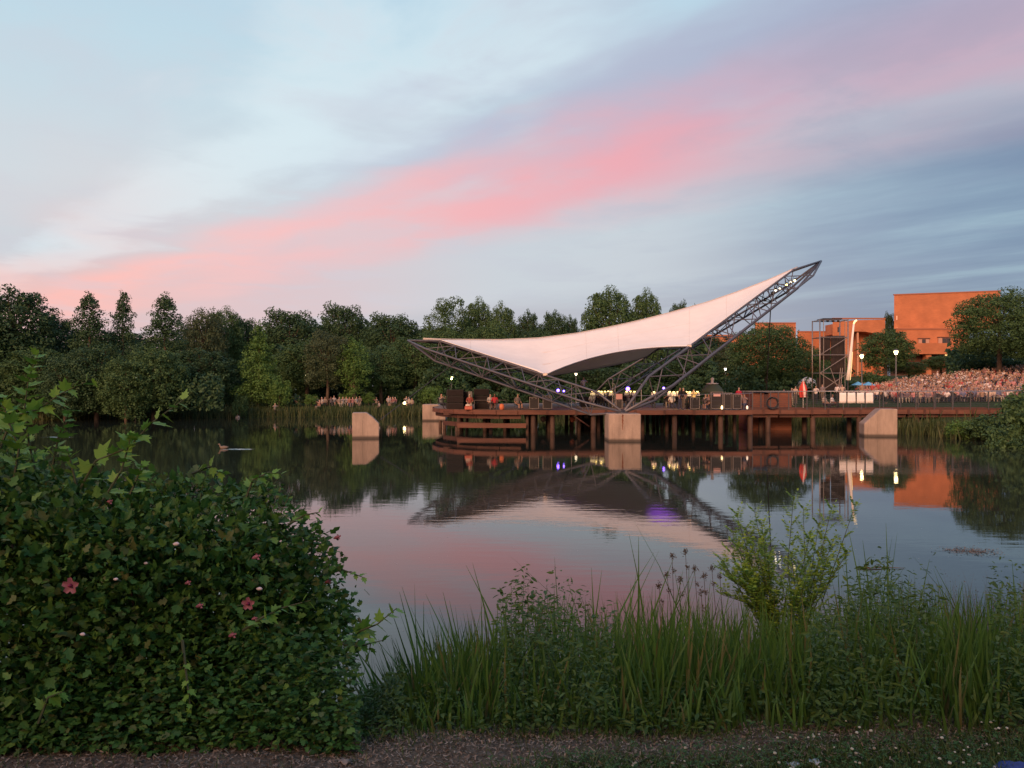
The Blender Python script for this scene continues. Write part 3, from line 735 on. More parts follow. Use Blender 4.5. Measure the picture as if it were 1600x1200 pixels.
# closed red and white umbrella
u = at(1257, 636, 65.9)
um = thing('umbrella', 'closed red and white striped umbrella standing upright by the bridge railing', 'umbrella', (u.x, u.y + .3, DZ - .06))
ux, uy = u.x, u.y + .3
MB().tube([(ux, uy, DZ - .06), (ux, uy, zw(592, uy))], .028, 6).build('pole', mat('white_pole', (.75, .72, .66), .5), um)
zA, zB = zw(596, uy), zw(621, uy); m = MB(); V = []; n = 12; rows = 9
for i in range(rows + 1):
    t = i / rows
    for k in range(n):
        r = (.05 + .20 * math.sin(min(1, t * 1.15) * 2.2)) * (1.25 if k % 2 else .75); a = 2 * math.pi * k / n + t * .5
        V.append((ux + r * math.cos(a), uy + r * math.sin(a), zA + (zB - zA) * t))
for i in range(rows):
    for k in range(n): m.add([], []); m.f.append((i * n + k, i * n + (k + 1) % n, (i + 1) * n + (k + 1) % n, (i + 1) * n + k)); m.mi.append(1 if (k // 2) % 3 == 1 else 0); m.sm.append(False)
m.v = V; m.build('folded_cloth', [mat('red_cloth', (.55, .05, .035), .8), mat('white_cloth', (.7, .6, .55), .8)], um)

# ------------------------------------------------------------------ people (skinned prototypes)
shirt = mat('shirt', (.5, .4, .4), .85, objcol=True)
trous = mat('trousers', (.05, .05, .07), .85, objrand=[(.02, .02, .03), (.05, .06, .10), (.16, .13, .10), (.03, .03, .03), (.30, .26, .20)])
skin = mat('skin', (.45, .25, .17), .6, objrand=[(.38, .23, .16), (.32, .18, .125), (.42, .26, .19), (.16, .08, .055), (.35, .20, .14)])
hair = mat('hair', (.04, .03, .02), .8, objrand=[(.03, .02, .015), (.10, .055, .03), (.35, .32, .30), (.02, .015, .012), (.25, .16, .08), (.6, .55, .5)])
def person_mesh(name, J, E, segs, subdiv=1, mats=None, face=None):
    """J: {joint:(x,y,z,r)}; E: edges; segs: (a,b,material index) used to colour the nearest faces"""
    names = list(J); idx = {n: i for i, n in enumerate(names)}
    me = bpy.data.meshes.new(name); me.from_pydata([J[n][:3] for n in names], [(idx[a], idx[b]) for a, b in E], []); me.update()
    o = bpy.data.objects.new(name, me); COL.objects.link(o)
    o.modifiers.new('s', 'SKIN'); sk = me.skin_vertices[0].data
    for n in names:
        sk[idx[n]].radius = (J[n][3], J[n][3] * (J[n][4] if len(J[n]) > 4 else 1)); sk[idx[n]].use_root = (n == 'pelvis')
    if subdiv: ss = o.modifiers.new('d', 'SUBSURF'); ss.levels = subdiv; ss.render_levels = subdiv
    dg = bpy.context.evaluated_depsgraph_get(); ev = o.evaluated_get(dg)
    out = bpy.data.meshes.new_from_object(ev); bpy.data.objects.remove(o)
    for m in (mats or [shirt, trous, skin, hair]): out.materials.append(m)
    P = [(Vector(J[a][:3]), Vector(J[b][:3]), k) for a, b, k in segs]
    hd = Vector(J['head'][:3]); 
    for f in out.polygons:
        c = f.center; best = 1e9; bk = 0
        for a, b, k in P:
            ab = b - a; t = max(0, min(1, (c - a).dot(ab) / max(1e-9, ab.dot(ab)))); d = (c - a - ab * t).length
            if d < best: best, bk = d, k
        if bk == 2 and (c - hd).length < .2 and (c.z > hd.z + .035 or c.y > hd.y + .02) and c.z > hd.z - .07: bk = 3
        f.material_index = bk; f.use_smooth = True
    out.name = name; return out
def seated(lean=0.0, arm=0, knee=.46):
    J = {'pelvis': (0, 0, .42, .155), 'belly': (0, .02 + lean * .2, .60, .145), 'chest': (0, .02 + lean * .6, .82, .165), 'neck': (0, .0 + lean, .985, .06), 'jaw': (0, -.02 + lean, 1.06, .075), 'head': (0, -.01 + lean, 1.15, .098), 'crown': (0, 0 + lean, 1.235, .075), 'nose': (0, -.115 + lean, 1.125, .018)}
    E = [('pelvis', 'belly'), ('belly', 'chest'), ('chest', 'neck'), ('neck', 'jaw'), ('jaw', 'head'), ('head', 'crown'), ('head', 'nose')]
    S = [('pelvis', 'belly', 0), ('belly', 'chest', 0), ('neck', 'jaw', 2), ('jaw', 'head', 2), ('head', 'crown', 2)]
    for s, n in ((-1, 'l'), (1, 'r')):
        J['sh' + n] = (s * .19, .02 + lean * .7, .90, .062)
        if arm == 0: el, ha = (s * .26, -.06, .64), (s * .13, -.30, .55)
        elif arm == 1: el, ha = (s * .30, -.16, .80), (s * .12, -.34, .98)
        else: el, ha = (s * .27, .02, .62), (s * .24, -.22, .46)
        J['el' + n] = el + (.048,); J['ha' + n] = ha + (.036,); J['fi' + n] = (ha[0] - s * .02, ha[1] - .08, ha[2] - .01, .026)
        J['hip' + n] = (s * .10, -.02, .40, .10); J['kn' + n] = (s * .13, -.44, knee, .078); J['an' + n] = (s * .13, -.46, .09, .048); J['to' + n] = (s * .14, -.62, .04, .042)
        E += [('chest', 'sh' + n), ('sh' + n, 'el' + n), ('el' + n, 'ha' + n), ('ha' + n, 'fi' + n), ('pelvis', 'hip' + n), ('hip' + n, 'kn' + n), ('kn' + n, 'an' + n), ('an' + n, 'to' + n)]
        S += [('chest', 'sh' + n, 0), ('sh' + n, 'el' + n, 0), ('el' + n, 'ha' + n, 2), ('ha' + n, 'fi' + n, 2), ('hip' + n, 'kn' + n, 1), ('kn' + n, 'an' + n, 2 if arm == 2 else 1), ('an' + n, 'to' + n, 1)]
    return J, E, S
def standing(stride=.12, arm=0):
    J = {'pelvis': (0, 0, .95, .14), 'belly': (0, 0, 1.12, .13), 'chest': (0, 0, 1.34, .155), 'neck': (0, 0, 1.50, .058), 'jaw': (0, -.02, 1.57, .07), 'head': (0, -.01, 1.65, .092), 'crown': (0, 0, 1.73, .07), 'nose': (0, -.11, 1.63, .018)}
    E = [('pelvis', 'belly'), ('belly', 'chest'), ('chest', 'neck'), ('neck', 'jaw'), ('jaw', 'head'), ('head', 'crown'), ('head', 'nose')]
    S = [('pelvis', 'belly', 0), ('belly', 'chest', 0), ('neck', 'jaw', 2), ('jaw', 'head', 2), ('head', 'crown', 2)]
    for s, n in ((-1, 'l'), (1, 'r')):
        J['sh' + n] = (s * .19, 0, 1.41, .06)
        el, ha = ((s * .25, .03, 1.14), (s * .25, -.08, .90)) if (arm == 0 or s < 0) else ((s * .32, -.12, 1.25), (s * .2, -.32, 1.38))
        J['el' + n] = el + (.046,); J['ha' + n] = ha + (.034,); J['fi' + n] = (ha[0], ha[1] - .05, ha[2] - .06, .025)
        J['hip' + n] = (s * .09, 0, .90, .09); J['kn' + n] = (s * .10, -.03 - s * stride * .3, .50, .066); J['an' + n] = (s * .10, .02 - s * stride, .09, .045); J['to' + n] = (s * .12, -.15 - s * stride, .04, .04)
        E += [('chest', 'sh' + n), ('sh' + n, 'el' + n), ('el' + n, 'ha' + n), ('ha' + n, 'fi' + n), ('pelvis', 'hip' + n), ('hip' + n, 'kn' + n), ('kn' + n, 'an' + n), ('an' + n, 'to' + n)]
        S += [('chest', 'sh' + n, 0), ('sh' + n, 'el' + n, 0), ('el' + n, 'ha' + n, 2), ('ha' + n, 'fi' + n, 2), ('hip' + n, 'kn' + n, 1), ('kn' + n, 'an' + n, 1), ('an' + n, 'to' + n, 1)]
    return J, E, S
SEAT = [person_mesh('person', *seated(-.03, 0)), person_mesh('person', *seated(.05, 1)), person_mesh('person', *seated(0, 2, .44))]
STAND = [person_mesh('person', *standing(.12, 0)), person_mesh('person', *standing(.05, 1))]
def put_person(me, x, y, z, rz, col, label, group=None, sc=1.0):
    o = bpy.data.objects.new('person', me); COL.objects.link(o); o.location = (x, y, z); o.rotation_euler = (0, 0, rz); o.scale = (sc, sc, sc)
    o.color = tuple(col) + (1,); return tag(o, label, 'person', group)
def chair_proto(name, label, cat, m, h=.40):
    t = thing(name, label, cat)
    MB().box(-.22, -.2, h - .03, .22, .22, h, bev=.01).build('seat', m, t)
    MB().box(-.22, .2, h + .12, .22, .235, h + .5, bev=.01).build('backrest', m, t)
    for sx in (-1, 1):
        for sy in (-1, 1): MB().tube([(sx * .2, sy * .19, 0), (sx * .19, sy * .19 + (.02 if sy > 0 else 0), h + (.48 if sy > 0 else -.03))], .014, 5).build('leg', rail_m, t)
    return Proto(t)

# ------------------------------------------------------------------ things on the stage
dark_case = mat('dark_case', (0.014, 0.011, 0.011), .6); case_edge = mat('case_edge', (.24, .21, .19), .35, .7)
cloth_blk = mat('speaker_cloth', (0.014, 0.010, 0.010), .95)
def speaker_stack(x, y, w, h, lab):
    t = thing('speaker_stack', lab, 'speaker', (x, y, DZ - .02), 0, 'loudspeaker stacks at the left end of the stage')
    n = 3
    for i in range(n):
        z0 = DZ - .02 + h * i / n; z1 = DZ - .02 + h * (i + 1) / n - .02
        b = MB().box(x - w / 2, y, z0, x + w / 2, y + .9, z1, bev=.03).build('cabinet', dark_case, t)
        MB().box(x - w / 2 + .05, y - .02, z0 + .05, x + w / 2 - .05, y - .003, z1 - .05).build('grille', cloth_blk, b)
    return t
speaker_stack(xw(711, 66.5), 66.5, 1.35, zw(608, 66.5) - DZ, 'tall dark loudspeaker stack nearest the left end of the stage')
speaker_stack(xw(728, 67), 67.4, .75, zw(611, 67) - DZ, 'narrow dark loudspeaker stack between two wider ones on the stage')
speaker_stack(xw(752, 67), 67.2, 1.25, zw(607, 67) - DZ, 'wide dark loudspeaker stack right of the narrow one on the stage')
MB_ = MB().box(xw(731.5, 66.2), 66.3, DZ, xw(738, 66.2), 66.6, zw(611.5, 66.2), bev=.02)
tag(MB_.build('amplifier_case', mat('grey_case', (.12, .12, .11), .6)), 'tall grey equipment case standing before the loudspeaker stacks', 'case')
def flight_case(x0, x1, ztop, y, lab, group='equipment cases along the stage front', dep=.6):
    x0, x1 = xw(x0, y), xw(x1, y); z1 = zw(ztop, y); z0 = DZ + .02
    t = thing('equipment_case', lab, 'case', ((x0 + x1) / 2, y + dep / 2, z0), 0, group)
    MB().box(x0, y, z0 + .08, x1, y + dep, z1, bev=.02).build('body', dark_case, t)
    e = .028
    for xx in (x0, x1): MB().box(xx - e, y - .015, z0 + .07, xx + e, y + .02, z1 + .015).build('edge_rail', case_edge, t)
    for zz in (z0 + .08, z1): MB().box(x0 + e + .002, y - .015, zz - e, x1 - e - .002, y + .02, zz + e * .6).build('edge_rail', case_edge, t)
    for xx in (x0 + .1, x1 - .1): MB().tube([(xx - .02, y + .1, z0 + .03), (xx + .02, y + .1, z0 + .03)], .05, 8).build('caster', blackm, t)
    for xx in (x0 + .2, x1 - .2): MB().box(xx - .05, y - .012, z1 - .14, xx + .05, y - .002, z1 - .09).build('latch', case_edge, t)
    return t
flight_case(827.5, 841.5, 620.5, 64.0, 'square black equipment case with pale edges, left of two under the low truss')
flight_case(848.5, 862, 618.5, 64.0, 'black equipment case with four pale catches, right of two under the low truss')
flight_case(1079, 1093, 621, 64.1, 'dark brown case with pale edges under the bright yellow musicians')
flight_case(1145.5, 1158, 616.5, 64.1, 'black case outlined in pale metal just left of the orange brick wall')
flight_case(1111, 1129.5, 612.5, 64.2, 'tall black rack case carrying a small pink sign')
flight_case(1131.5, 1143.5, 614, 64.3, 'plain dark rack case between the sign and the outlined case')
sg = MB().box(xw(1115, 64.1), 64.13, zw(619.5, 64.1), xw(1126, 64.1), 64.16, zw(615, 64.1), bev=.008)
tag(sg.build('sign', mat('pink_sign', (.62, .36, .32), .7)), 'small blank pinkish sign fixed on the tall black rack case', 'sign')
flight_case(963, 972, 624, 64.6, 'dark lectern-like case with a pink panel beside the meeting trusses')
sg = MB().box(xw(962.5, 64.5), 64.52, zw(624, 64.5), xw(972.5, 64.5), 64.55, zw(615.5, 64.5), bev=.008)
tag(sg.build('panel_sign', mat('pink_panel', (.45, .25, .22), .7)), 'pinkish square panel standing above the base of the trusses', 'sign')
def table(x0, x1, y, lab, cloth=None):
    x0, x1 = xw(x0, y), xw(x1, y); z = DZ + .74; t = thing('folding_table', lab, 'table', ((x0 + x1) / 2, y, DZ), 0, 'tables on the stage')
    MB().box(x0, y - .35, z - .03, x1, y + .35, z, bev=.008).build('table_top', cloth or mat('table_top', (.10, .08, .07), .6), t)
    for sx in (x0 + .06, x1 - .06):
        for sy in (-.3, .3): MB().tube([(sx, y + sy, DZ), (sx, y + sy, z - .03)], .015, 5).build('leg', rail_m, t)
table(740, 768, 65.0, 'low dark table right of the wide loudspeaker stack with small things on it')
table(775, 792, 65.3, 'short dark table where two people in white and red sit')
table(1095, 1110, 64.8, 'dark table between the brown case and the sign')
tag(MB().box(xw(726, 64.2), 64.2, DZ, xw(738, 64.2), 64.7, DZ + .28, bev=.03).build('storage_box', mat('red_box', (.42, .10, .06), .6)), 'red and cream low box near the left end of the stage front', 'box')
tag(MB().box(xw(727.5, 64.2), 64.15, DZ + .28, xw(734.5, 64.2), 64.6, DZ + .42, bev=.03).build('cushion', mat('cream_cloth', (.6, .5, .42), .9)), 'cream bundle lying on the red box on the stage', 'cushion')
tag(MB().lathe((xw(784, 64.2), 64.4, DZ), [(.17, 0), (.2, .25), (.16, .42), (.05, .46)], 10).build('ball_bag', mat('orange_cloth', (.55, .16, .07), .8)), 'orange rounded bag on the stage front beneath the person in red', 'bag')
# buckets, bottles and foot lamps glinting along the stage edge
for i, (px, lab) in enumerate([(1128, 'small bright amber lantern at the foot of the rack case'), (1167.5, 'white jug glowing beside the orange brick wall on the deck')]):
    p = at(px, 632, 64.0); t = thing('lantern', lab, 'lantern', (p.x, 64.0, DZ))
    MB().lathe((p.x, 64.0, DZ), [(.07, 0), (.07, .03), (.03, .05)], 8).build('base', blackm, t)
    MB().lathe((p.x, 64.0, DZ + .05), [(.05, 0), (.085, .08), (.07, .22), (.03, .28)], 8).build('globe', mat('warm_globe', (1, .7, .3), .4, emit=(1, .72, .36), estr=3.0) if i == 0 else mat('pale_globe', (.9, .75, .6), .4, emit=(1, .8, .6), estr=.9), t)

# orchestra: seated musicians in dark clothes with lit music stands
ch_p = chair_proto('chair', 'black orchestra chair under a musician', 'chair', blackm, .42)
warm_lamp = mat('stand_lamp_glow', (1, .9, .5), .4, emit=(1.0, .68, .20), estr=7)
paper = mat('sheet_paper', (.85, .82, .72), .8)
def stand_proto():
    t = thing('music_stand', 'lit music stand in the orchestra', 'music stand')
    MB().tube([(0, 0, .03), (0, 0, 1.02)], .016, 5).build('pole', blackm, t)
    for a in (0, 2.1, 4.2): MB().tube([(0, 0, .12), (.26 * math.cos(a), .26 * math.sin(a), .01)], .012, 4).build('leg', blackm, t)
    MB().add([(-.26, .05, 1.0), (.26, .05, 1.0), (.26, .19, 1.33), (-.26, .19, 1.33), (-.26, .03, 1.01), (.26, .03, 1.01), (.26, .17, 1.34), (-.26, .17, 1.34)], [(0, 1, 2, 3), (7, 6, 5, 4), (0, 4, 5, 1), (1, 5, 6, 2), (2, 6, 7, 3), (3, 7, 4, 0)]).build('desk', blackm, t)
    MB().add([(-.2, .022, 1.03), (.2, .022, 1.03), (.2, .15, 1.32), (-.2, .15, 1.32)], [(0, 1, 2, 3)]).build('sheet', paper, t)
    MB().tube([(-.08, .10, 1.37), (.08, .10, 1.37)], .03, 6).build('lamp', warm_lamp, t)
    return Proto(t)
ms_p = stand_proto()
SPX = [926, 931, 936, 940, 945, 951, 955, 979, 985, 991, 1022, 1047, 1053, 1060, 1073, 1078, 1084, 1090]
desc = ['lit music stand at the left end of the glowing yellow row', 'lit music stand second in the glowing yellow row', 'lit music stand third in the glowing yellow row', 'lit music stand in the middle of the glowing yellow row', 'lit music stand fifth in the glowing yellow row', 'lit music stand sixth in the glowing yellow row', 'lit music stand at the right end of the glowing yellow row', 'lit music stand left of the violet lamp post', 'lit music stand right under the violet lamp', 'lit music stand right of the violet lamp', 'single lit music stand behind the thick right truss', 'lit music stand left of three behind the right truss foot', 'lit music stand middle of three behind the right truss foot', 'lit music stand right of three behind the right truss foot', 'lit music stand left of the bright yellow cellist', 'lit music stand before the bright yellow cellist', 'lit music stand right before the bright yellow cellist', 'lit music stand right of the bright yellow cellist']
FL = DZ - .02
RISE = []
for i, px in enumerate(SPX):
    d = 72 + (i % 3) * 1.3 if px < 1000 else 68 + (i % 3) * .9
    py_top = 610 if px < 1000 else 612
    x = xw(px, d)
    zz = FL
    o = ms_p.place((x, d, zz), random.uniform(-.3, .3), 1.0, desc[i], 'lit music stands of the orchestra')
    mus = put_person(SEAT[1 if i % 2 else 0], x + random.uniform(-.1, .1), d + .75, zz, random.uniform(-.25, .25), (.015, .015, .018) if i % 4 else (.6, .58, .55), 'seated musician behind the ' + desc[i].replace('lit music stand', 'stand').replace('left end of the glowing', 'left end of the glowing'), 'orchestra musicians')
    ch_p.place((mus.location.x, d + .75, zz), mus.rotation_euler.z, 1.0, 'black chair behind the ' + desc[i].replace('lit music stand', 'stand'), 'orchestra chairs')
# the lamps the photo shows lit on the stage
def pl(name, loc, e, col, r=.12):
    l = bpy.data.lights.new(name, 'POINT'); l.energy = e; l.color = col; l.shadow_soft_size = r
    o = bpy.data.objects.new(name, l); COL.objects.link(o); o.location = loc; return o
def spot(name, loc, e, col, d, ang):
    l = bpy.data.lights.new(name, 'SPOT'); l.energy = e; l.color = col; l.spot_size = R(ang); l.spot_blend = .8; l.shadow_soft_size = .12
    o = bpy.data.objects.new(name, l); COL.objects.link(o); o.location = loc; o.rotation_euler = (-Vector(d)).to_track_quat('Z', 'Y').to_euler(); return o
cel = put_person(SEAT[1], xw(1085, 67), 67.2, FL + .35, .2, (.8, .62, .25), 'musician in a pale shirt lit bright yellow at the right of the stage', 'orchestra musicians')
rs = MB().box(xw(1075, 67), 66.6, FL, xw(1094, 67), 68.0, FL + .35, bev=.01).build('riser', dark_case); tag(rs, 'low black riser under the bright yellow musician', 'riser')
violet = mat('violet_glow', (.3, .1, 1), .4, emit=(.22, .10, 1.0), estr=10); white_hot = mat('violet_core', (.8, .7, 1), .4, emit=(.75, .6, 1.0), estr=6)
for i, (px, py, s, lab) in enumerate([(981, 607.5, 1.0, 'large violet stage lamp glowing on a stand at centre stage'), (872, 610, .75, 'small violet stage lamp behind the low left truss'), (881, 611, .5, 'tiny blue stage lamp right of the small violet one'), (1037, 606.5, .6, 'blue violet stage lamp behind the thick right truss')]):
    p = at(px, py, 70); t = thing('stage_lamp', lab, 'stage light', (p.x, p.y, FL))
    MB().tube([(p.x, p.y, FL), (p.x, p.y, p.z - .18 * s)], .02, 5).build('pole', blackm, t)
    MB().tube([(p.x, p.y + .25 * s, p.z), (p.x, p.y + .02, p.z)], [.14 * s, .2 * s], 10).build('housing', blackm, t)
    MB().lathe((p.x, p.y, p.z - .16 * s), [(.02, 0), (.13 * s, .05 * s), (.17 * s, .16 * s), (.13 * s, .27 * s), (.02, .32 * s)], 10).build('lens', violet, t)
    MB().lathe((p.x, p.y - .14 * s, p.z - .05 * s), [(.01, 0), (.06 * s, .05 * s), (.01, .1 * s)], 8).build('bulb', white_hot, t)
    spot('stage_lamp_light', (p.x, p.y, p.z + .32 * s), 160 * s, (.25, .1, 1.0), (.1, .1, 1), 110)
sp = bpy.data.lights.new('moving_head_light', 'SPOT'); sp.energy = 3500; sp.color = (.32, .08, 1.0); sp.spot_size = R(55); sp.spot_blend = 1.0; sp.shadow_soft_size = .15
so = bpy.data.objects.new('moving_head_light', sp); COL.objects.link(so); so.location = (14.2, 77.0, FL + .6); so.rotation_euler = (Vector((-.12, .1, -1.0))).to_track_quat('Z', 'Y').to_euler()
t = thing('moving_head', 'small black floor spotlight casting violet light up under the white roof', 'stage light', (14.2, 77.0, FL))
MB().box(14.0, 76.85, FL, 14.4, 77.15, FL + .18, bev=.03).build('base', blackm, t)
MB().tube([(14.2, 77.0, FL + .2), (14.2, 77.0, FL + .52)], [.13, .15], 10).build('head', blackm, t)
for x, y, e in ((xw(938, 71), 71, 90), (xw(1083, 66.6), 66.5, 75), (xw(1055, 68), 67.6, 35)):
    spot('orchestra_work_light', (x, y, FL + 3.0), e * 1.6, (1.0, .72, .28), (0, 0, -1), 105)
# mic stands / light poles in the orchestra
for px, pt in ((957.5, 592), (961, 600), (1002, 600), (893, 600)):
    p = at(px, pt, 71); t = thing('microphone_stand', {957.5: 'tall pale microphone stand with a side arm left of the violet lamp', 961: 'shorter pale microphone stand left of the violet lamp', 1002: 'microphone stand just right of the violet lamp', 893: 'microphone stand behind the low left truss'}[px], 'microphone stand', (p.x, 71, FL))
    pm = mat('pale_metal', (.6, .55, .5), .4, .5)
    MB().tube([(p.x, 71, FL + .02), (p.x, 71, p.z)], .035, 5).build('pole', pm, t)
    MB().tube([(p.x, 71, p.z), (p.x - .25, 71, p.z + .05)], .022, 5).build('arm', pm, t)
    MB().lathe((p.x, 71, FL), [(.16, 0), (.16, .02), (.03, .04)], 10).build('base', blackm, t)
# crew and guests on the deck
W = (.8, .78, .75)
crew = [(912, 606, 74, STAND[1], .3, W, 'conductor-like person in white standing above the orchestra left of the yellow row'),
        (766, 0, 66.2, SEAT[0], .3, (.62, .6, .58), 'person in white seated beside the one in red left of the cases'),
        (773, 0, 66.0, SEAT[2], -.2, (.6, .04, .06), 'person in a red top seated at the short dark table'),
        (809, 0, 65.6, SEAT[2], .5, (.3, .26, .24), 'person seated just left of the left equipment case'),
        (734, 0, 65.8, SEAT[0], 0, (.35, .08, .06), 'person in dark red seated near the red box'),
        (690, 0, 67.5, SEAT[1], .7, (.2, .22, .22), 'dim figure seated at the round left end of the stage'),
        (1062, 0, 65.3, STAND[0], 1.0, (.03, .025, .025), 'dark-clothed person standing between two lit parts of the stage'),
        (1068, 0, 65.6, STAND[0], -.8, (.03, .025, .025), 'second dark-clothed person standing left of the bright yellow musician'),
        (1071, 0, 67.6, SEAT[0], .2, (.05, .05, .05), 'grey-haired musician in black left of the bright yellow one'),
        (1103, 0, 66.0, SEAT[1], .4, (.25, .2, .2), 'person seated right of the bright yellow musician'),
        (1154.5, 0, 66.6, STAND[0], .1, (.55, .02, .06), 'person in a red top standing behind the outlined case'),
        (1108, 0, 64.8, SEAT[2], -1.2, (.45, .3, .28), 'person in a pinkish shirt seated beside the sign case'),
        (1163, 0, 64.7, SEAT[1], -.6, (.35, .25, .25), 'person seated at the right end of the stage beside the white jug')]
def str_side(px): return 'the left end of the stage' if px < 760 else 'the short dark table' if px < 800 else 'the two equipment cases' if px < 900 else 'the bright yellow musician' if px < 1105 else 'the sign case' if px < 1120 else 'the orange brick wall'
for px, py, d, me, rz, c, lab in crew:
    sit = me in SEAT
    o = put_person(me, xw(px, d), d, FL + (.9 if py else 0), rz, [k * .6 for k in c], lab, None, 1.0)
    if sit: ch_p.place((o.location.x, d, FL), rz, 1.0, 'black chair under the ' + ('person in black' if len(lab) > 55 else lab.split(' seated')[0]) + ' at ' + str_side(px), 'chairs along the stage front')
rs = MB().box(xw(906, 74), 73.3, FL, xw(919, 74), 74.7, FL + .9, bev=.01).build('podium', dark_case); tag(rs, 'dark podium under the white-clothed person above the orchestra', 'podium')
# dark green pop-up shelter with a pale cap behind the rack cases
sx, sy = xw(1113, 70), 70.0
t = thing('shelter', 'dark green dome shelter with a pale cap behind the rack cases', 'shelter', (sx, sy, FL))
MB().lathe((sx, sy, zw(614, 70)), [(.95, 0), (.9, .25), (.66, .55), (.42, .78)], 14).build('cover', mat('green_canvas', (.05, .07, .05), .8), t)
MB().lathe((sx, sy, zw(600, 70)), [(.55, 0), (.5, .06), (.12, .1), (.1, .3), (.16, .42), (.05, .55)], 12).build('cap', mat('pale_cap', (.45, .4, .38), .7), t)
for a in range(4): MB().tube([(sx + .8 * math.cos(a * 1.57 + .6), sy + .8 * math.sin(a * 1.57 + .6), FL), (sx + .9 * math.cos(a * 1.57 + .6), sy + .9 * math.sin(a * 1.57 + .6), zw(614, 70) + .02)], .025, 5).build('leg', rail_m, t)
# blue tarpaulin edge on the pump house rail
tag(MB().box(xw(1176, 67.6), 67.4, zw(614, 67.6) + .1, xw(1198, 67.6), 67.75, zw(611, 67.6), bev=.03).build('folded_tarpaulin', mat('blue_tarp', (.05, .16, .36), .6)), 'folded blue tarpaulin lying on top of the orange brick wall', 'tarpaulin')
# orange and white balloons/buoys under the deck
for px, py, c, lab in ((894, 655.5, (.6, .16, .08), 'orange round float hanging under the stage'), (902, 654.5, (.6, .42, .34), 'cream round float hanging under the stage beside an orange one'), (849, 655, (.4, .25, .22), 'pale long float hanging under the stage near the left piles')):
    p = at(px, py, 66.5); t = thing('float', lab, 'float', p)
    MB().lathe(p + Vector((0, 0, -.24)), [(.03, 0), (.17, .08), (.25, .24), (.2, .4), (.04, .5)], 12).build('body', mat('float_%d' % px, c, .5), t)
    MB().tube([p + Vector((0, 0, .25)), (p.x, p.y, 1.5)], .015, 4).build('rope', mat('rope', (.3, .25, .2), .9), t)
# ------------------------------------------------------------------ brick buildings behind the lawn
bl = thing('theatre_building', 'large orange brick theatre with a tall windowless block and small windows below', 'building', (120, 212, 3))
D = 205.0
def bx(parent, name, x0, x1, y0, y1, z0, z1, m, bev=0.0):
    if y1 - y0 < 6 or x0 < 20: return MB().box(x0, y0, z0, x1, y1, z1, bev=bev).build(name, m, parent)
    k = y1 / y0      # deep wings splay back from the lake
    return MB().add([(x0, y0, z0), (x1, y0, z0), (x1 * k, y1, z0), (x0 * k, y1, z0), (x0, y0, z1), (x1, y0, z1), (x1 * k, y1, z1), (x0 * k, y1, z1)], [(0, 3, 2, 1), (4, 5, 6, 7), (0, 1, 5, 4), (1, 2, 6, 5), (2, 3, 7, 6), (3, 0, 4, 7)]).build(name, m, parent)
brick2 = brick_material('theatre_brick', (0.47, 0.160, 0.066), (0.42, 0.138, 0.056), (0.40, 0.17, 0.09), .8)
dark_gl = mat('dark_glass', (.02, .02, .025), .08); trim = mat('brick_trim', (.30, .11, .06), .8); blind = mat('pale_blind', (.42, .24, .17), .7)
# tall block, its right end a little nearer
x0, x1 = xw(1397, D), xw(1563, D - 4)
m = MB(); zt0, zt1 = zw(461.5, D), zw(455.5, D - 4)
m.add([(x0, D, zw(514, D)), (x1, D - 4, zw(514, D)), (x1 + 8, D + 30, zw(514, D)), (x0 * (D + 30) / D, D + 30, zw(514, D)), (x0, D, zt0), (x1, D - 4, zt1), (x1 + 8, D + 30, zt1), (x0 * (D + 30) / D, D + 30, zt0)], [(0, 3, 2, 1), (4, 5, 6, 7), (0, 1, 5, 4), (1, 2, 6, 5), (2, 3, 7, 6), (3, 0, 4, 7)])
m.build('tall_block', brick2, bl)
m = MB(); m.add([(x0 - .1, D - .12, zt0 + .01), (x1 + .1, D - 4.12, zt1 + .01), (x1 + .1, D - 3.7, zt1 + .01), (x0 - .1, D + .3, zt0 + .01), (x0 - .1, D - .12, zt0 + .3), (x1 + .1, D - 4.12, zt1 + .3), (x1 + .1, D - 3.7, zt1 + .3), (x0 - .1, D + .3, zt0 + .3)], [(0, 3, 2, 1), (4, 5, 6, 7), (0, 1, 5, 4), (1, 2, 6, 5), (2, 3, 7, 6), (3, 0, 4, 7)]); m.build('parapet_cap', trim, bl)
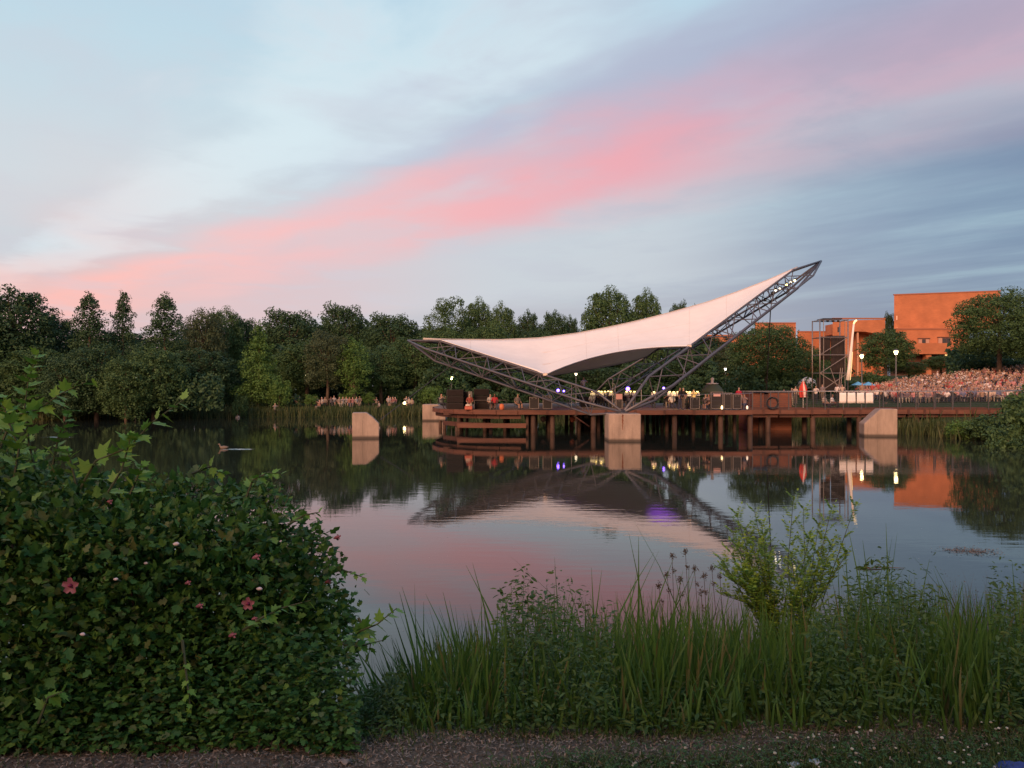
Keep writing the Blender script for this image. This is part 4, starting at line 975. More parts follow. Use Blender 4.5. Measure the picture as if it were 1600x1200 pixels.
# lower block in front with the recess at the bottom
xa, xb = xw(1385, D), xw(1507, D - 3); zl = zw(514.5, D)
bx(bl, 'lower_wall', xa, xb, D - 5.0, D + 10, zw(545, D), zl, brick2)
bx(bl, 'string_course', xa - .05, xb + .05, D - 5.15, D - 5.003, zl - .45, zl - .1, trim)
bx(bl, 'band_wall', xw(1418, D - 7), xb - 1.2, D - 7.6, D - 5.003, zw(555, D), zw(538.5, D), brick2)
bx(bl, 'corner_pier', xb - 2.3, xb - .02, D - 7.9, D - 5.6, 2, zw(540, D) - .02, brick2)
bx(bl, 'entrance_pier', xw(1425, D), xw(1433, D), D - 7.0, D - 5.2, 2, zw(555, D) - .01, brick2)
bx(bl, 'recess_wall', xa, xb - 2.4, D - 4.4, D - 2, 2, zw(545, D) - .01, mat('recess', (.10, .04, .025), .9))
def window(px0, px1, py0, py1, kind):
    d = D - 5; X0, X1 = xw(px0, d), xw(px1, d); Z0, Z1 = zw(py1, d), zw(py0, d)
    w = bx(bl, 'window', X0, X1, d - .06, d - .003, Z0, Z1, trim)
    n = len(kind); s = (X1 - X0 - .2) / n
    for i, k in enumerate(kind):
        bx(w, 'pane', X0 + .1 + i * s + .03, X0 + .1 + (i + 1) * s - .03, d - .12, d - .063, Z0 + .1, Z1 - .12, {'d': dark_gl, 'b': blind, 'l': lit_win}[k])
    bx(w, 'lintel', X0 - .1, X1 + .1, d - .2, d - .004, Z1 + .005, Z1 + .16, mat('dark_lintel', (.06, .03, .025), .8))
lit_win = mat('lit_window', (.9, .6, .3), .4, emit=(1.0, .62, .22), estr=1.3)
window(1434, 1452.5, 529.5, 538, 'bdb'); window(1465, 1485.5, 527.5, 538, 'bdd')
w = bx(bl, 'window', xw(1474, D - 4.5), xw(1488, D - 4.5), D - 4.6, D - 4.41, zw(572, D), zw(553, D), trim)
bx(w, 'pane', xw(1476.5, D - 4.6), xw(1484.5, D - 4.6), D - 4.7, D - 4.61, zw(559.5, D), zw(554.5, D), lit_win)
bx(w, 'pane', xw(1476.5, D - 4.6), xw(1486, D - 4.6), D - 4.7, D - 4.61, zw(571, D), zw(561, D), dark_gl)
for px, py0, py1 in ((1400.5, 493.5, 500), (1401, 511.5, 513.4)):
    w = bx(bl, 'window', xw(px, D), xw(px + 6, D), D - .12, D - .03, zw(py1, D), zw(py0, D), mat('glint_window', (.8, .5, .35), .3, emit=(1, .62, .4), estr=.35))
# middle wing with the arched opening and a column
wg = thing('brick_wing', 'lower orange brick wing with a shallow arch behind the scaffold tower', 'building', (85, 176, 2.5))
d = 165.0
X0, X1, XR = xw(1301, d), xw(1336, d), xw(1383, d)
bx(wg, 'wall', X0, xw(1331, d), d, d + 14, 2, zw(502, d), brick2)
# upper wall over the arch, its underside curved
o = [(xw(1331, d) + .003, zw(500.5, d)), (XR, zw(499, d))]; ar = [(xw(px, d), zw(py, d)) for px, py in ((1383, 524), (1372, 523.6), (1362, 520), (1352, 518.3), (1342, 518), (1331, 518))]
m = MB(); m.prism([o[0], o[1]] + ar[:-1] + [(xw(1331, d) + .003, ar[-1][1])], d, d + 14); m.build('arch_wall', brick2, wg)
bx(wg, 'parapet_cap', X0 - .05, XR + .05, d - .12, d + .2, zw(498.8, d), zw(498.8, d) + .28, trim)
bx(wg, 'inner_wall', xw(1331, d) + .01, XR - .02, d + 3.2, d + 4, 2, zw(519, d), brick2)
bx(wg, 'side_wall', XR - 1.0, XR - .01, d + .01, d + 3.1, 2, ar[0][1] - .003, brick2)
bx(wg, 'column', xw(1340.5, d), xw(1343, d), d + .4, d + 1.0, 2, ar[3][1] + .05, mat('pale_brick', (.50, .25, .15), .8))
bx(wg, 'window', xw(1308.5, d), xw(1311, d), d - .05, d - .003, zw(519, d), zw(511, d), dark_gl)
lw = thing('low_brick_wing', 'long low orange brick wing behind the round tree right of the pavilion', 'building', (60, 190, 2))
d = 180.0
bx(lw, 'wall', xw(1246, d), xw(1312, d), d, d + 10, 2, zw(519, d), brick2)
bx(lw, 'wall', xw(1182, d), xw(1246, d) - .003, d + 1, d + 10, 2, zw(505, d), brick2)
bx(lw, 'wall', xw(1085, d), xw(1182, d) - .003, d, d + 10, 2, zw(523, d), brick2)
bx(lw, 'roof_edge', xw(1246, d) + .003, xw(1312, d), d - .1, d + .2, zw(519, d) + .003, zw(519, d) + .25, trim)
bx(lw, 'roof_edge', xw(1182, d), xw(1246, d), d + .9, d + 1.2, zw(505, d) + .003, zw(505, d) + .25, trim)
bx(lw, 'pane', xw(1108, d), xw(1116, d), d - .08, d - .003, zw(560, d), zw(552, d), dark_gl)

# ------------------------------------------------------------------ scaffold tower, tall lit tube, street lamps
pipe = mat('scaffold_pipe', (0.34, 0.28, 0.24), .4, .6)
d = 88.0; sx0, sx1 = xw(1281, d), xw(1325, d); zb = hz((sx0 + sx1) / 2, d); ztp = zw(499, d)
sc = thing('scaffold_tower', 'tall scaffold tower hung with dark cloths beside the crowded lawn', 'scaffold', ((sx0 + sx1) / 2, d + 1.1, zb))
for x in (sx0, sx1):
    for y in (d, d + 2.2):
        MB().tube([(x, y, zb), (x, y, ztp)], .065, 6).build('standard', pipe, sc)
for x in (sx0 + .42, sx1 - .3): MB().tube([(x, d + .05, zb), (x, d + .05, ztp - .1)], .04, 5).build('standard', pipe, sc)
lv = [583, 554.5, 527]
for py in lv + [500]:
    z = zw(py, d)
    for y in (d, d + 2.2): MB().tube([(sx0, y, z), (sx1, y, z)], .045, 5).build('ledger', pipe, sc)
    for x in (sx0, sx1): MB().tube([(x, d, z), (x, d + 2.2, z)], .045, 5).build('transom', pipe, sc)
for a, b, f in ((583, 554.5, 1), (554.5, 527, 1), (612, 583, 0), (612, 583, 1)):
    za, zb2 = zw(a, d), zw(b, d)
    p, q = ((sx0, d - .03, za), (sx1, d - .03, zb2)) if f else ((sx1, d - .03, za), (sx0, d - .03, zb2))
    MB().tube([p, q], .04, 5).build('brace', pipe, sc)
for x, dx in ((sx0 + 1.0, .6), (sx1 - .9, -.3), (sx1 - .7, -.3)): MB().tube([(x, d - .3, zw(575, d)), (x + dx, d - .6, zw(605, d))], .035, 5).build('outrigger', pipe, sc)
drape = mat('black_drape', (.03, .022, .02), .95, var=.3, vscale=1.5)
def cloth(x0, x1, z0, z1, y, name='drape'):
    V = []; n = 14
    for j in range(n + 1):
        for k in range(6): V.append((x0 + (x1 - x0) * j / n, y + .06 * math.sin(j * 1.5 + k * .3), z0 + (z1 - z0) * k / 5))
    F = [(j * 6 + k, j * 6 + k + 1, (j + 1) * 6 + k + 1, (j + 1) * 6 + k) for j in range(n) for k in range(5)]
    o = MB().add(V, F, 0, True).build(name, drape, sc); md = o.modifiers.new('t', 'SOLIDIFY'); md.thickness = .01
cloth(sx0 + .25, sx0 + 1.25, zw(562, d), zw(525.5, d), d + .4); cloth(sx0 + 1.4, sx1 - .1, zw(585, d), zw(524, d), d + .55); cloth(sx0 + .2, sx1 - .1, zw(612, d), zw(590, d), d + 1.4)
MB().box(sx0 + .4, d + .1, zw(497, d) - .12, sx1 - .55, d + 2.0, zw(497, d), bev=.02).build('roof_frame', drape, sc)
for x in np.linspace(sx0 + .5, sx1 - .8, 4): MB().lathe((x, d + .6, zw(502.5, d)), [(.1, 0), (.16, .12), (.05, .3)], 8).build('lamp_can', blackm, sc)
tube_m = mat('lit_tube', (.8, .7, .62), .5, emit=(1.0, .68, .46), estr=.12); tube_y = mat('lit_tube_end', (1, .9, .5), .4, emit=(1.0, .70, .30), estr=1.3)
d2 = 86.0; P = [at(px, py, d2) for px, py in ((1324.5, 594), (1327, 575), (1329.5, 550), (1332, 525), (1334, 506), (1336, 502), (1338.5, 500.5))]
tb = thing('lit_mast', 'tall slim glowing white mast with a bent tip leaning beside the scaffold tower', 'mast', (P[0].x, d2, hz(P[0].x, d2)))
MB().tube([(P[0].x - .05, d2, hz(P[0].x, d2)), P[0] + Vector((0, 0, -.02))], .05, 6).build('foot', blackm, tb)
MB().tube(P[:5], [.19, .17, .14, .11, .09], 10).build('shaft', tube_m, tb)
MB().tube(P[4:], [.09, .10, .10], 10).build('bent_tip', tube_y, tb)
MB().tube([P[0] + Vector((.20, -.16, 0)), P[1] + Vector((.17, -.16, 0)), P[2] + Vector((.13, -.12, 0))], .018, 5).build('edge_light', tube_y, tb)

lamp_glow = mat('street_lamp_glow', (1, .85, .5), .4, emit=(1.0, .74, .34), estr=16)
post_m = mat('lamp_post_metal', (.12, .11, .10), .5, .4)
def street_lamp(px, py, d, lab, s=1.0, glow=lamp_glow, kind='lantern', grp='street lamps around the lake'):
    p = at(px, py, d); zb = hz(p.x, d) - .05
    t = thing('street_lamp', lab, 'street lamp', (p.x, d, zb), 0, grp)
    MB().tube([(p.x, d, zb), (p.x, d, zb + .8), (p.x, d, p.z - .2 * s)], [.10 * s, .075 * s, .055 * s], 8).build('post', post_m, t)
    MB().lathe((p.x, d, zb), [(.18, 0), (.18, .12), (.1, .2)], 10).build('base', post_m, t)
    MB().lathe((p.x, d, p.z - .22 * s), [(.07 * s, .08), (.10 * s, .12), (.17 * s, .30 * s), (.15 * s, .36 * s)], 12).build('globe', glow, t)
    MB().lathe((p.x, d, p.z + .165 * s), [(.24 * s, 0), (.21 * s, .05 * s), (.08 * s, .14 * s), (.03 * s, .18 * s)], 12).build('cap', post_m, t)
    return t
dim = mat('dim_lamp_glow', (1, .9, .7), .4, emit=(1.0, .84, .55), estr=7)
far_w = mat('far_lamp_glow', (1, .95, .8), .4, emit=(1.0, .92, .75), estr=9)
street_lamp(1400, 551, 99, 'bright street lamp on the tallest post above the crowd left of the theatre', 1.35)
street_lamp(1346.5, 557, 97, 'bright street lamp just right of the glowing mast', 1.2)
street_lamp(1133.5, 577, 104, 'white street lamp between the right truss and the round tree', .9, far_w)
street_lamp(900, 585, 100, 'street lamp seen under the white roof above the orchestra', .85, dim)
street_lamp(705.5, 591, 106, 'yellow street lamp left of and behind the low truss', 1.1, mat('yellow_green_glow', (1, .95, .5), .4, emit=(1.0, .92, .36), estr=22))
street_lamp(478, 587, 112, 'thin unlit-looking lamp post among the trees left of the lone footing', .55, dim)
street_lamp(211.5, 590, 88, 'small white lamp shining out of the dark trees at the left', .6, far_w)
street_lamp(1513.5, 559, 118, 'small lamp beneath the big tree right of the theatre', .8, mat('soft_lamp_glow', (1, .95, .6), .4, emit=(1, .88, .45), estr=5))
street_lamp(1278, 593, 100, 'tiny white lamp at the foot of the scaffold tower', .35, far_w)
# white tent behind the umbrella
p = at(1262, 602, 98); t = thing('white_tent', 'white rounded tent behind the closed umbrella and the round tree', 'tent', (p.x, 98, hz(p.x, 98)))
MB().lathe((p.x, 98, hz(p.x, 98) + 1.0), [(1.25, 0), (1.22, .35), (.95, .85), (.45, 1.25), (.05, 1.38)], 14).build('roof', mat('tent_cloth', (.75, .72, .70), .8), t)
for a in range(4): MB().tube([(p.x + 1.15 * math.cos(a * 1.57 + .78), 98 + 1.15 * math.sin(a * 1.57 + .78), hz(p.x, 98)), (p.x + 1.15 * math.cos(a * 1.57 + .78), 98 + 1.15 * math.sin(a * 1.57 + .78), hz(p.x, 98) + 1.05)], .04, 5).build('pole', pipe, t)

# ------------------------------------------------------------------ trees
bark = mat('bark', (0.075, 0.05, 0.035), .9, color2=(.12, .085, .06), vscale=4, stretch=(1, 1, .3), bump=.4)
LEAFQ = [(-.5, 0, 0), (0, -.32, .04), (.55, 0, 0), (0, .32, .04)]
def leaf_tris(rng, n): pass
def crown_pts(lobes, n, rng, inner=.15, up=.25):
    """lobes: (cx,cy,cz,rx,ry,rz). points in an uneven shell of every lobe, with outward normals"""
    w = np.array([l[3] * l[4] + l[3] * l[5] for l in lobes]); w = w / w.sum(); cnt = rng.multinomial(n, w)
    P = []; Nn = []
    for l, c in zip(lobes, cnt):
        v = rng.normal(size=(c, 3)); v[:, 2] += up * .6; v /= np.linalg.norm(v, axis=1, keepdims=True)
        # twigs: clump the directions
        k = max(8, c // 22); tw = rng.normal(size=(k, 3)); tw[:, 2] += up * .6; tw /= np.linalg.norm(tw, axis=1, keepdims=True); pick = rng.integers(0, k, c)
        v = tw[pick] + v * .48; v /= np.linalg.norm(v, axis=1, keepdims=True)
        rad = (1 - rng.random(c) ** 1.6 * .42) * (0.88 + .18 * rng.random(k)[pick])
        sel = rng.random(c) < inner; rad[sel] *= rng.random(sel.sum()) * .8
        P.append(v * rad[:, None] * np.array(l[3:6]) + np.array(l[:3])); Nn.append(v)
    return np.concatenate(P), np.concatenate(Nn)
def branches(m, base, top, r, lobes, rng, nmax=14):
    m.tube([base, base.lerp(top, .35) + Vector((rng.normal() * .1, rng.normal() * .1, 0)), base.lerp(top, .7), top], [r * 1.25, r, r * .7, r * .25], 8)
    for l in list(lobes)[:nmax]:
        c = Vector(l[:3]); t = min(.85, max(.25, (c.z - base.z) / max(.1, (top.z - base.z)) * .72)); s = base.lerp(top, t)
        mid = s.lerp(c, .55) + Vector((0, 0, -.3 * (c - s).length * .3)); m.tube([s, mid, c], [r * .42, r * .28, r * .1], 5)
def tree_proto(kind, label, leafmat, n, lsize, rng, H=14.0, W=10.0):
    t = thing('tree', label, 'tree'); lobes = []
    if kind == 'round':
        for i in range(44):
            q = (i + .5) / 44; zz = .95 - 1.75 * q; rr_ = math.sqrt(max(.04, 1 - zz * zz)); a = i * 2.4
            v = (math.cos(a) * rr_, math.sin(a) * rr_, zz)
            lobes.append((v[0] * W * .36, v[1] * W * .36, H * .56 + v[2] * H * .35 * rng.uniform(.88, 1.08), W * rng.uniform(.12, .19), W * rng.uniform(.12, .19), H * rng.uniform(.07, .12)))
        lobes.append((0, 0, H * .55, W * .37, W * .37, H * .36))
        z0 = H * .25
    elif kind == 'cone':
        for i in range(34):
            z = H * (.12 + .86 * (i / 33)); f = (1 - (i / 33)) ** .8 * .9 + .08; a = i * 2.4
            rr = W * .5 * f * rng.uniform(.35, .75)
            lobes.append((math.cos(a) * rr, math.sin(a) * rr, z, W * .5 * f * .6 + .3, W * .5 * f * .6 + .3, H * .075 + .2))
    elif kind == 'egg':
        for i in range(30):
            z = H * (.16 + .76 * (i / 29)); f = math.sin((i / 29) ** 1.1 * 2.75 + .25) * .9 + .12; a = i * 2.4
            rr = W * .5 * f * rng.uniform(.4, .7)
            lobes.append((math.cos(a) * rr, math.sin(a) * rr, z, W * .5 * f * .58 + .4, W * .5 * f * .58 + .4, H * .085 + .15))
    elif kind == 'loose':
        for i in range(34):
            a = i * 2.4 + rng.random(); z = H * (.25 + .72 * (i + rng.random()) / 34); rr = W * .48 * math.sqrt(max(.05, 1 - ((z / H - .62) / .42) ** 2)) * rng.uniform(.3, 1)
            lobes.append((math.cos(a) * rr, math.sin(a) * rr, z, W * rng.uniform(.12, .19), W * rng.uniform(.12, .19), H * rng.uniform(.06, .10)))
    elif kind == 'tiered':
        for i in range(30):
            q = i / 29; z = H * (.10 + .88 * q); f = (1 - q) ** .65; a = i * 2.4 + rng.random() * .7
            rr = W * .5 * f * rng.uniform(.45, .95)
            lobes.append((math.cos(a) * rr, math.sin(a) * rr, z + rng.uniform(-.3, .3), W * (.11 + .13 * f), W * (.11 + .13 * f), H * rng.uniform(.045, .075)))
        lobes.append((0, 0, H * .45, W * .3, W * .3, H * .40)); lobes.append((0, 0, H * .8, W * .13, W * .13, H * .17))
    elif kind == 'shrub':
        for i in range(16):
            a = i * 2.4; rr = W * .33 * rng.random() ** .5; lobes.append((math.cos(a) * rr, math.sin(a) * rr, H * rng.uniform(.25, .75), W * .2, W * .2, H * .22))
        lobes.append((0, 0, H * .4, W * .38, W * .38, H * .4))
    P, Nn = crown_pts(lobes, n, rng)
    P[:, 2] = np.maximum(P[:, 2], .05)
    V, F = scatter(LEAFQ, [(0, 1, 2, 3)], P, frames(len(P), Nn * .8 + np.array([0, 0, .35]), .55, rng), lsize * rng.uniform(.6, 1.35, len(P)) * 1.15)
    link('crown', np_mesh('crown', V, F, leafmat), t)
    m = MB(); branches(m, Vector((0, 0, -.4)), Vector((0, 0, H * (.72 if kind != 'shrub' else .5))), H * .019 + .04, lobes, rng, 12 if kind != 'shrub' else 5); m.build('trunk', bark, t)
    return Proto(t)
def leafm(name, a, b, c): return mat(name, a, .65, island=[a, b, c], transl=.18, spec=.25)
lm_dark = leafm('dark_leaf', (.025, .061, .024), (.038, .083, .034), (.056, .106, .044))
lm_mid = leafm('mid_leaf', (.040, .086, .028), (.058, .114, .038), (.082, .145, .050))
lm_lite = leafm('light_leaf', (.062, .135, .028), (.088, .175, .038), (.115, .21, .050))
lm_brown = leafm('bronze_leaf', (.044, .070, .032), (.060, .088, .040), (.078, .108, .050))
g = np.random.default_rng(11)
T = {'round': tree_proto('round', 'x', lm_dark, 19000, .25, g), 'round2': tree_proto('round', 'x', lm_mid, 19000, .25, g, 14, 10.5),
     'cone': tree_proto('cone', 'x', lm_lite, 14000, .22, g, 13, 7.2), 'tiered': tree_proto('tiered', 'x', lm_dark, 16000, .23, g, 15, 9.5), 'tiered2': tree_proto('tiered', 'x', lm_dark, 11000, .23, g, 15, 7.5),
     'loose': tree_proto('loose', 'x', lm_mid, 15000, .24, g, 15, 10), 'egg': tree_proto('egg', 'x', lm_mid, 16000, .24, g, 14, 7.5), 'brown': tree_proto('round', 'x', lm_brown, 16000, .22, g, 12, 9.5),
     'slim': tree_proto('egg', 'x', lm_lite, 8500, .20, g, 12, 4.2), 'big': tree_proto('round', 'x', lm_mid, 30000, .22, g, 14, 13), 'shrub': tree_proto('shrub', 'x', lm_mid, 3500, .16, g, 3, 4), 'shrub_l': tree_proto('shrub', 'x', lm_lite, 3000, .15, g, 3, 4)}
for k in ('shrub', 'shrub_l'): T[k].root['category'] = 'shrub'; T[k].root.name = 'shrub'
HT = {'round': 13.1, 'round2': 13.1, 'cone': 13.4, 'tiered': 15.3, 'tiered2': 15.3, 'loose': 15.2, 'egg': 14.2, 'brown': 11.3, 'slim': 12.2, 'big': 13.1, 'shrub': 2.9, 'shrub_l': 2.9}
WD = {'round': 10.2, 'round2': 10.8, 'cone': 7.4, 'tiered': 10.4, 'tiered2': 8.3, 'loose': 11.5, 'egg': 7.6, 'brown': 9.7, 'slim': 4.4, 'big': 13.5, 'shrub': 4.6, 'shrub_l': 4.6}
def tree(kind, px, top, wpx, d, label, group='trees around the lake', zb=None, rz=None):
    x = xw(px, d); z0 = hz(x, d) if zb is None else zb
    h = zw(top, d) - z0; w = wpx / FPX * d
    return T[kind].place((x, d, z0), random.uniform(0, 6.28) if rz is None else rz, (w / WD[kind], w / WD[kind], h / HT[kind]), label, group)
# far left: dark trees close to the water
tree('round', 22, 455, 150, 96, 'big dark rounded tree at the far left edge of the lake shore')
tree('round2', -70, 470, 170, 92, 'dark tree leaning into the far left edge of the view')
tree('round', 88, 497, 90, 104, 'low dark tree between the far left one and the first pointed tree')
tree('tiered', 140, 457, 110, 98, 'leftmost of the three pointed cypress-like trees')
tree('tiered2', 192, 452, 74, 101, 'narrow open pointed tree, middle of the three cypress-like trees')
tree('tiered', 258, 459, 122, 97, 'broad pointed tree, rightmost of the three cypress-like trees')
tree('round2', 60, 545, 130, 90, 'low dark spreading tree under the leftmost trees by the water')
tree('round', 150, 540, 120, 88, 'low dark spreading tree beneath the first two pointed trees')
tree('round2', 240, 545, 120, 89, 'low dark spreading tree beneath the broad pointed tree')
tree('round2', 196, 560, 90, 86, 'small dark tree at the water between the low spreading ones')
tree('round', 104, 562, 90, 86, 'small dark tree at the water left of the low spreading ones')
tree('brown', 318, 487, 80, 112, 'bronze tinted tree just right of the three pointed trees')
tree('round2', 350, 484, 74, 118, 'upright green tree behind the bronze tinted one')
tree('round', 382, 497, 60, 122, 'small dark tree between the bronze one and the pale green pointed one')
tree('round', 318, 548, 110, 97, 'low dark tree at the water below the bronze tinted one')
tree('cone', 405, 503, 78, 100, 'pale green pointed tree standing out by the water')
tree('round', 452, 486, 120, 124, 'wide dark dome-shaped tree right of the pale pointed tree')
tree('round', 535, 477, 96, 132, 'dome-shaped dark tree highest in the middle of the far shore')
tree('round', 612, 492, 110, 126, 'dark rounded tree left of the pavilion tip')
tree('round2', 480, 535, 110, 112, 'mid green tree below the wide dark dome-shaped one')
tree('brown', 511, 520, 84, 103, 'bronze multi-stemmed tree beside the slim green one')
tree('slim', 553, 522, 50, 102, 'slim upright green tree right of the bronze multi-stemmed one')
tree('round2', 596, 545, 90, 108, 'mid green tree right of the slim one')
tree('round2', 650, 525, 100, 112, 'green tree behind the low tip of the left truss')
tree('loose', 700, 466, 84, 128, 'open-crowned tree standing highest left of the white roof')
tree('round2', 748, 470, 62, 134, 'smaller open-crowned tree just right of the highest one')
tree('round2', 785, 478, 56, 130, 'upright tree third behind the left half of the white roof')
tree('round', 826, 489, 48, 132, 'narrow upright tree between two rounder ones behind the white roof')
tree('round', 866, 488, 56, 136, 'small rounded tree at the right end of the group behind the white roof')
tree('round', 892, 497, 36, 140, 'tiny rounded tree just left of the tall pair behind the roof')
tree('round2', 690, 515, 90, 118, 'green tree below the highest open-crowned one')
tree('round2', 760, 508, 100, 116, 'green tree just above the left part of the white roof')
tree('round', 835, 515, 90, 120, 'dark green tree just above the middle of the roof edge')
tree('round2', 952, 453, 100, 118, 'tall full tree rising behind the middle of the white roof')
tree('round2', 1010, 457, 66, 120, 'tall full tree right of the one behind the middle of the roof')
tree('round', 1060, 473, 40, 150, 'small far tree peeking above the rising edge of the roof')
tree('round', 1078, 480, 34, 152, 'smallest far tree peeking above the rising edge of the roof')
for i, (px, tp, w, d, lab) in enumerate([(700, 565, 100, 110, 'dark tree behind the loudspeaker stacks'), (780, 560, 110, 112, 'dark tree behind the low left truss'), (860, 566, 100, 114, 'dark tree behind the lamp under the roof'), (930, 572, 110, 108, 'dark tree seen under the arch of the roof left of centre'), (1005, 568, 110, 110, 'dark tree seen under the arch of the roof right of centre'), (1075, 555, 110, 112, 'dark tree behind the foot of the high truss'), (1120, 545, 90, 120, 'bronze green tree behind the high truss')]):
    tree('round' if i < 6 else 'brown', px, tp, w, d, lab)
tree('big', 1198, 508, 140, 97, 'large round bright tree between the high truss and the scaffold tower')
tree('round2', 1262, 545, 70, 102, 'smaller tree at the right side of the large round one')
tree('round2', 1300, 545, 60, 108, 'dark tree behind the scaffold tower')
tree('round2', 1385, 517, 92, 122, 'dark green tree between the two bright street lamps')
tree('shrub', 1366, 575, 70, 106, 'rounded shrub under the bright street lamps')
tree('round2', 1470, 556, 62, 135, 'small dark tree before the theatre entrance')
tree('big', 1562, 455, 158, 104, 'big spreading tree at the right edge before the theatre')
tree('big', 1640, 480, 150, 98, 'tree cut off by the right edge of the view')
tree('round', 1389, 490, 24, 215, 'bit of a far tree seen between the two brick buildings')
tree('round2', 1545, 560, 110, 112, 'low tree under the big spreading tree at the right')
tree('round2', 1420, 565, 60, 125, 'low tree right of the tallest street lamp')
# far backdrop trees closing the gaps
k = 0
names = ['behind the leftmost dark tree', 'behind the pointed trees', 'behind the bronze tree', 'behind the wide dome-shaped tree', 'behind the highest dome-shaped tree', 'behind the pavilion tip', 'behind the open-crowned trees', 'behind the roof and its left group', 'behind the tall pair', 'behind the high truss']
for px, tp, w in ((0, 520, 200), (180, 520, 210), (330, 515, 180), (470, 510, 180), (560, 505, 170), (650, 512, 170), (730, 510, 170), (850, 512, 170), (960, 505, 150), (1090, 525, 150)):
    tree('round', px, tp, w, 150, 'distant dark tree filling the skyline ' + names[k], 'distant backdrop trees'); k += 1

# shrubs, hedge and reeds on the far shore
SH = [(375, 612, 40, 94, 'shrub at the water left of the pale pointed tree', 'shrub'), (437, 590, 50, 98, 'green shrub at the foot of the pale pointed tree', 'shrub_l'), (486, 614, 36, 99.5, 'pale mound-shaped shrub beside the people on the far bank', 'shrub_l'), (538, 613, 24, 103, 'small pale shrub between the two stems of the far bank', 'shrub_l'), (575, 610, 30, 103, 'small pale shrub right of the slim tree', 'shrub_l'), (672, 600, 52, 104, 'light green bush left of the loudspeaker stacks', 'shrub_l'), (690, 612, 40, 101, 'lower green bush beside the light one left of the stacks', 'shrub'),
      (1215, 655, 60, 79, 'dark bush under the footbridge beside the brick box', 'shrub'), (1260, 650, 80, 79, 'dark bush under the footbridge left of the right footing', 'shrub'), (1310, 648, 70, 80, 'dark bush under the footbridge behind the right footing', 'shrub'), (1385, 650, 80, 76, 'dark bush under the footbridge right of the right footing', 'shrub'), (1435, 648, 60, 74, 'dark bush under the footbridge near its right end', 'shrub')]
for px, tp, w, d, lab, kd in SH: tree(kd, px, tp, w, d, lab, 'shrubs along the shore')
# the nearer right shore
for px, tp, w, d, lab, kd in [(1500, 652, 70, 57, 'yellow-green bush at the water right of the footbridge piles', 'shrub_l'), (1545, 642, 100, 55, 'dark leafy bush under the end of the footbridge', 'shrub'), (1600, 600, 130, 52, 'tall dark bush at the right edge over the water', 'shrub'), (1575, 655, 110, 49, 'low overhanging bush nearest on the right shore', 'shrub'), (1650, 640, 130, 46, 'bush cut off by the right edge on the near right shore', 'shrub'), (1470, 655, 44, 62, 'small dark bush just behind the last pile of the footbridge', 'shrub'), (1625, 585, 100, 60, 'tall bush behind the others at the right edge', 'shrub')]:
    tree(kd, px, tp, w, d, lab, 'bushes on the right shore')
def hedge(x0, x1, y, zt, lab, seed):
    rg = np.random.default_rng(seed); n = int(abs(x1 - x0) * 420); zb = 1.1
    P = np.stack([rg.uniform(x0, x1, n), y + rg.normal(size=n) * .5, zb + (zt - zb) * rg.random(n) ** .7], -1)
    P[:, 2] += wob(P[:, 0], P[:, 1], 1.3) * .12
    V, F = scatter(LEAFQ, [(0, 1, 2, 3)], P, frames(n, None, 1, rg), .14 * rg.uniform(.6, 1.4, n))
    t = thing('hedge', lab, 'hedge', ((x0 + x1) / 2, y, zb)); V = V - np.array(t.location)
    link('foliage', np_mesh('foliage', V, F, lm_dark), t)
hedge(-38, -27, 99, 2.6, 'dark clipped hedge on the far shore left of the seated people', 1)
hedge(-16, -6, 108, 3.1, 'dark clipped hedge behind the people right of the lone footing', 2)
hedge(52, 74, 110, zw(588, 110) , 'long dark hedge along the top of the crowded lawn', 3)
# reeds and rank grass along the far water edge
def shore_reeds(name, pts, n, h, spread, seed, m):
    rg = np.random.default_rng(seed); pts = np.array(pts, float); seg = rg.integers(0, len(pts) - 1, n); t = rg.random(n)[:, None]
    p = pts[seg] * (1 - t) + pts[seg + 1] * t; p += rg.normal(size=(n, 2)) * spread
    z = np.maximum(height(p[:, 0], p[:, 1]), -.1)
    T_ = [(-.05, 0, 0), (.05, 0, 0), (.035, 0, .55), (-.035, 0, .55), (.0, .12, 1.0)]
    P = np.column_stack([p, z]); a = rg.uniform(0, 6.28, n); c, s = np.cos(a), np.sin(a); ln = rg.normal(size=(n, 2)) * .14
    A_ = np.zeros((n, 3, 3)); A_[:, 0, 0] = c; A_[:, 1, 0] = s; A_[:, 0, 1] = -s; A_[:, 1, 1] = c; A_[:, 0, 2] = ln[:, 0]; A_[:, 1, 2] = ln[:, 1]; A_[:, 2, 2] = 1
    V, F = scatter(T_, [(0, 1, 2), (0, 2, 3), (3, 2, 4)], P, A_, h * rg.uniform(.5, 1.2, n))
    tag(link(name, np_mesh(name, V, F, m)), kind='stuff')
def woods(name, segs, n, ls, seed, m):
    rg = np.random.default_rng(seed); P = []
    for (px0, px1, d0, d1, ztop) in segs:
        k = int(n * abs(px1 - px0) / 1000); px = rg.uniform(px0, px1, k); d = rg.uniform(d0, d1, k)
        x = (px - 800) / FPX * d; z0 = 1.0; zt = ztop + 1.3 * np.sin(x * .55) + .7 * np.sin(x * 1.7 + 1); z = z0 + (zt - z0) * rg.random(k) ** .8; P.append(np.column_stack([x, d, z]))
    P = np.concatenate(P); V, F = scatter(LEAFQ, [(0, 1, 2, 3)], P, frames(len(P), np.array([[0, -.3, .4]]), .8, rg), ls * rg.uniform(.6, 1.4, len(P)))
    tag(link(name, np_mesh(name, V, F, m)), kind='stuff')
woods('woods', [(-350, 1130, 116, 126, 8.0), (1120, 1320, 118, 126, 5.5), (1480, 1800, 120, 128, 9.5)], 30000, .75, 4, lm_dark)
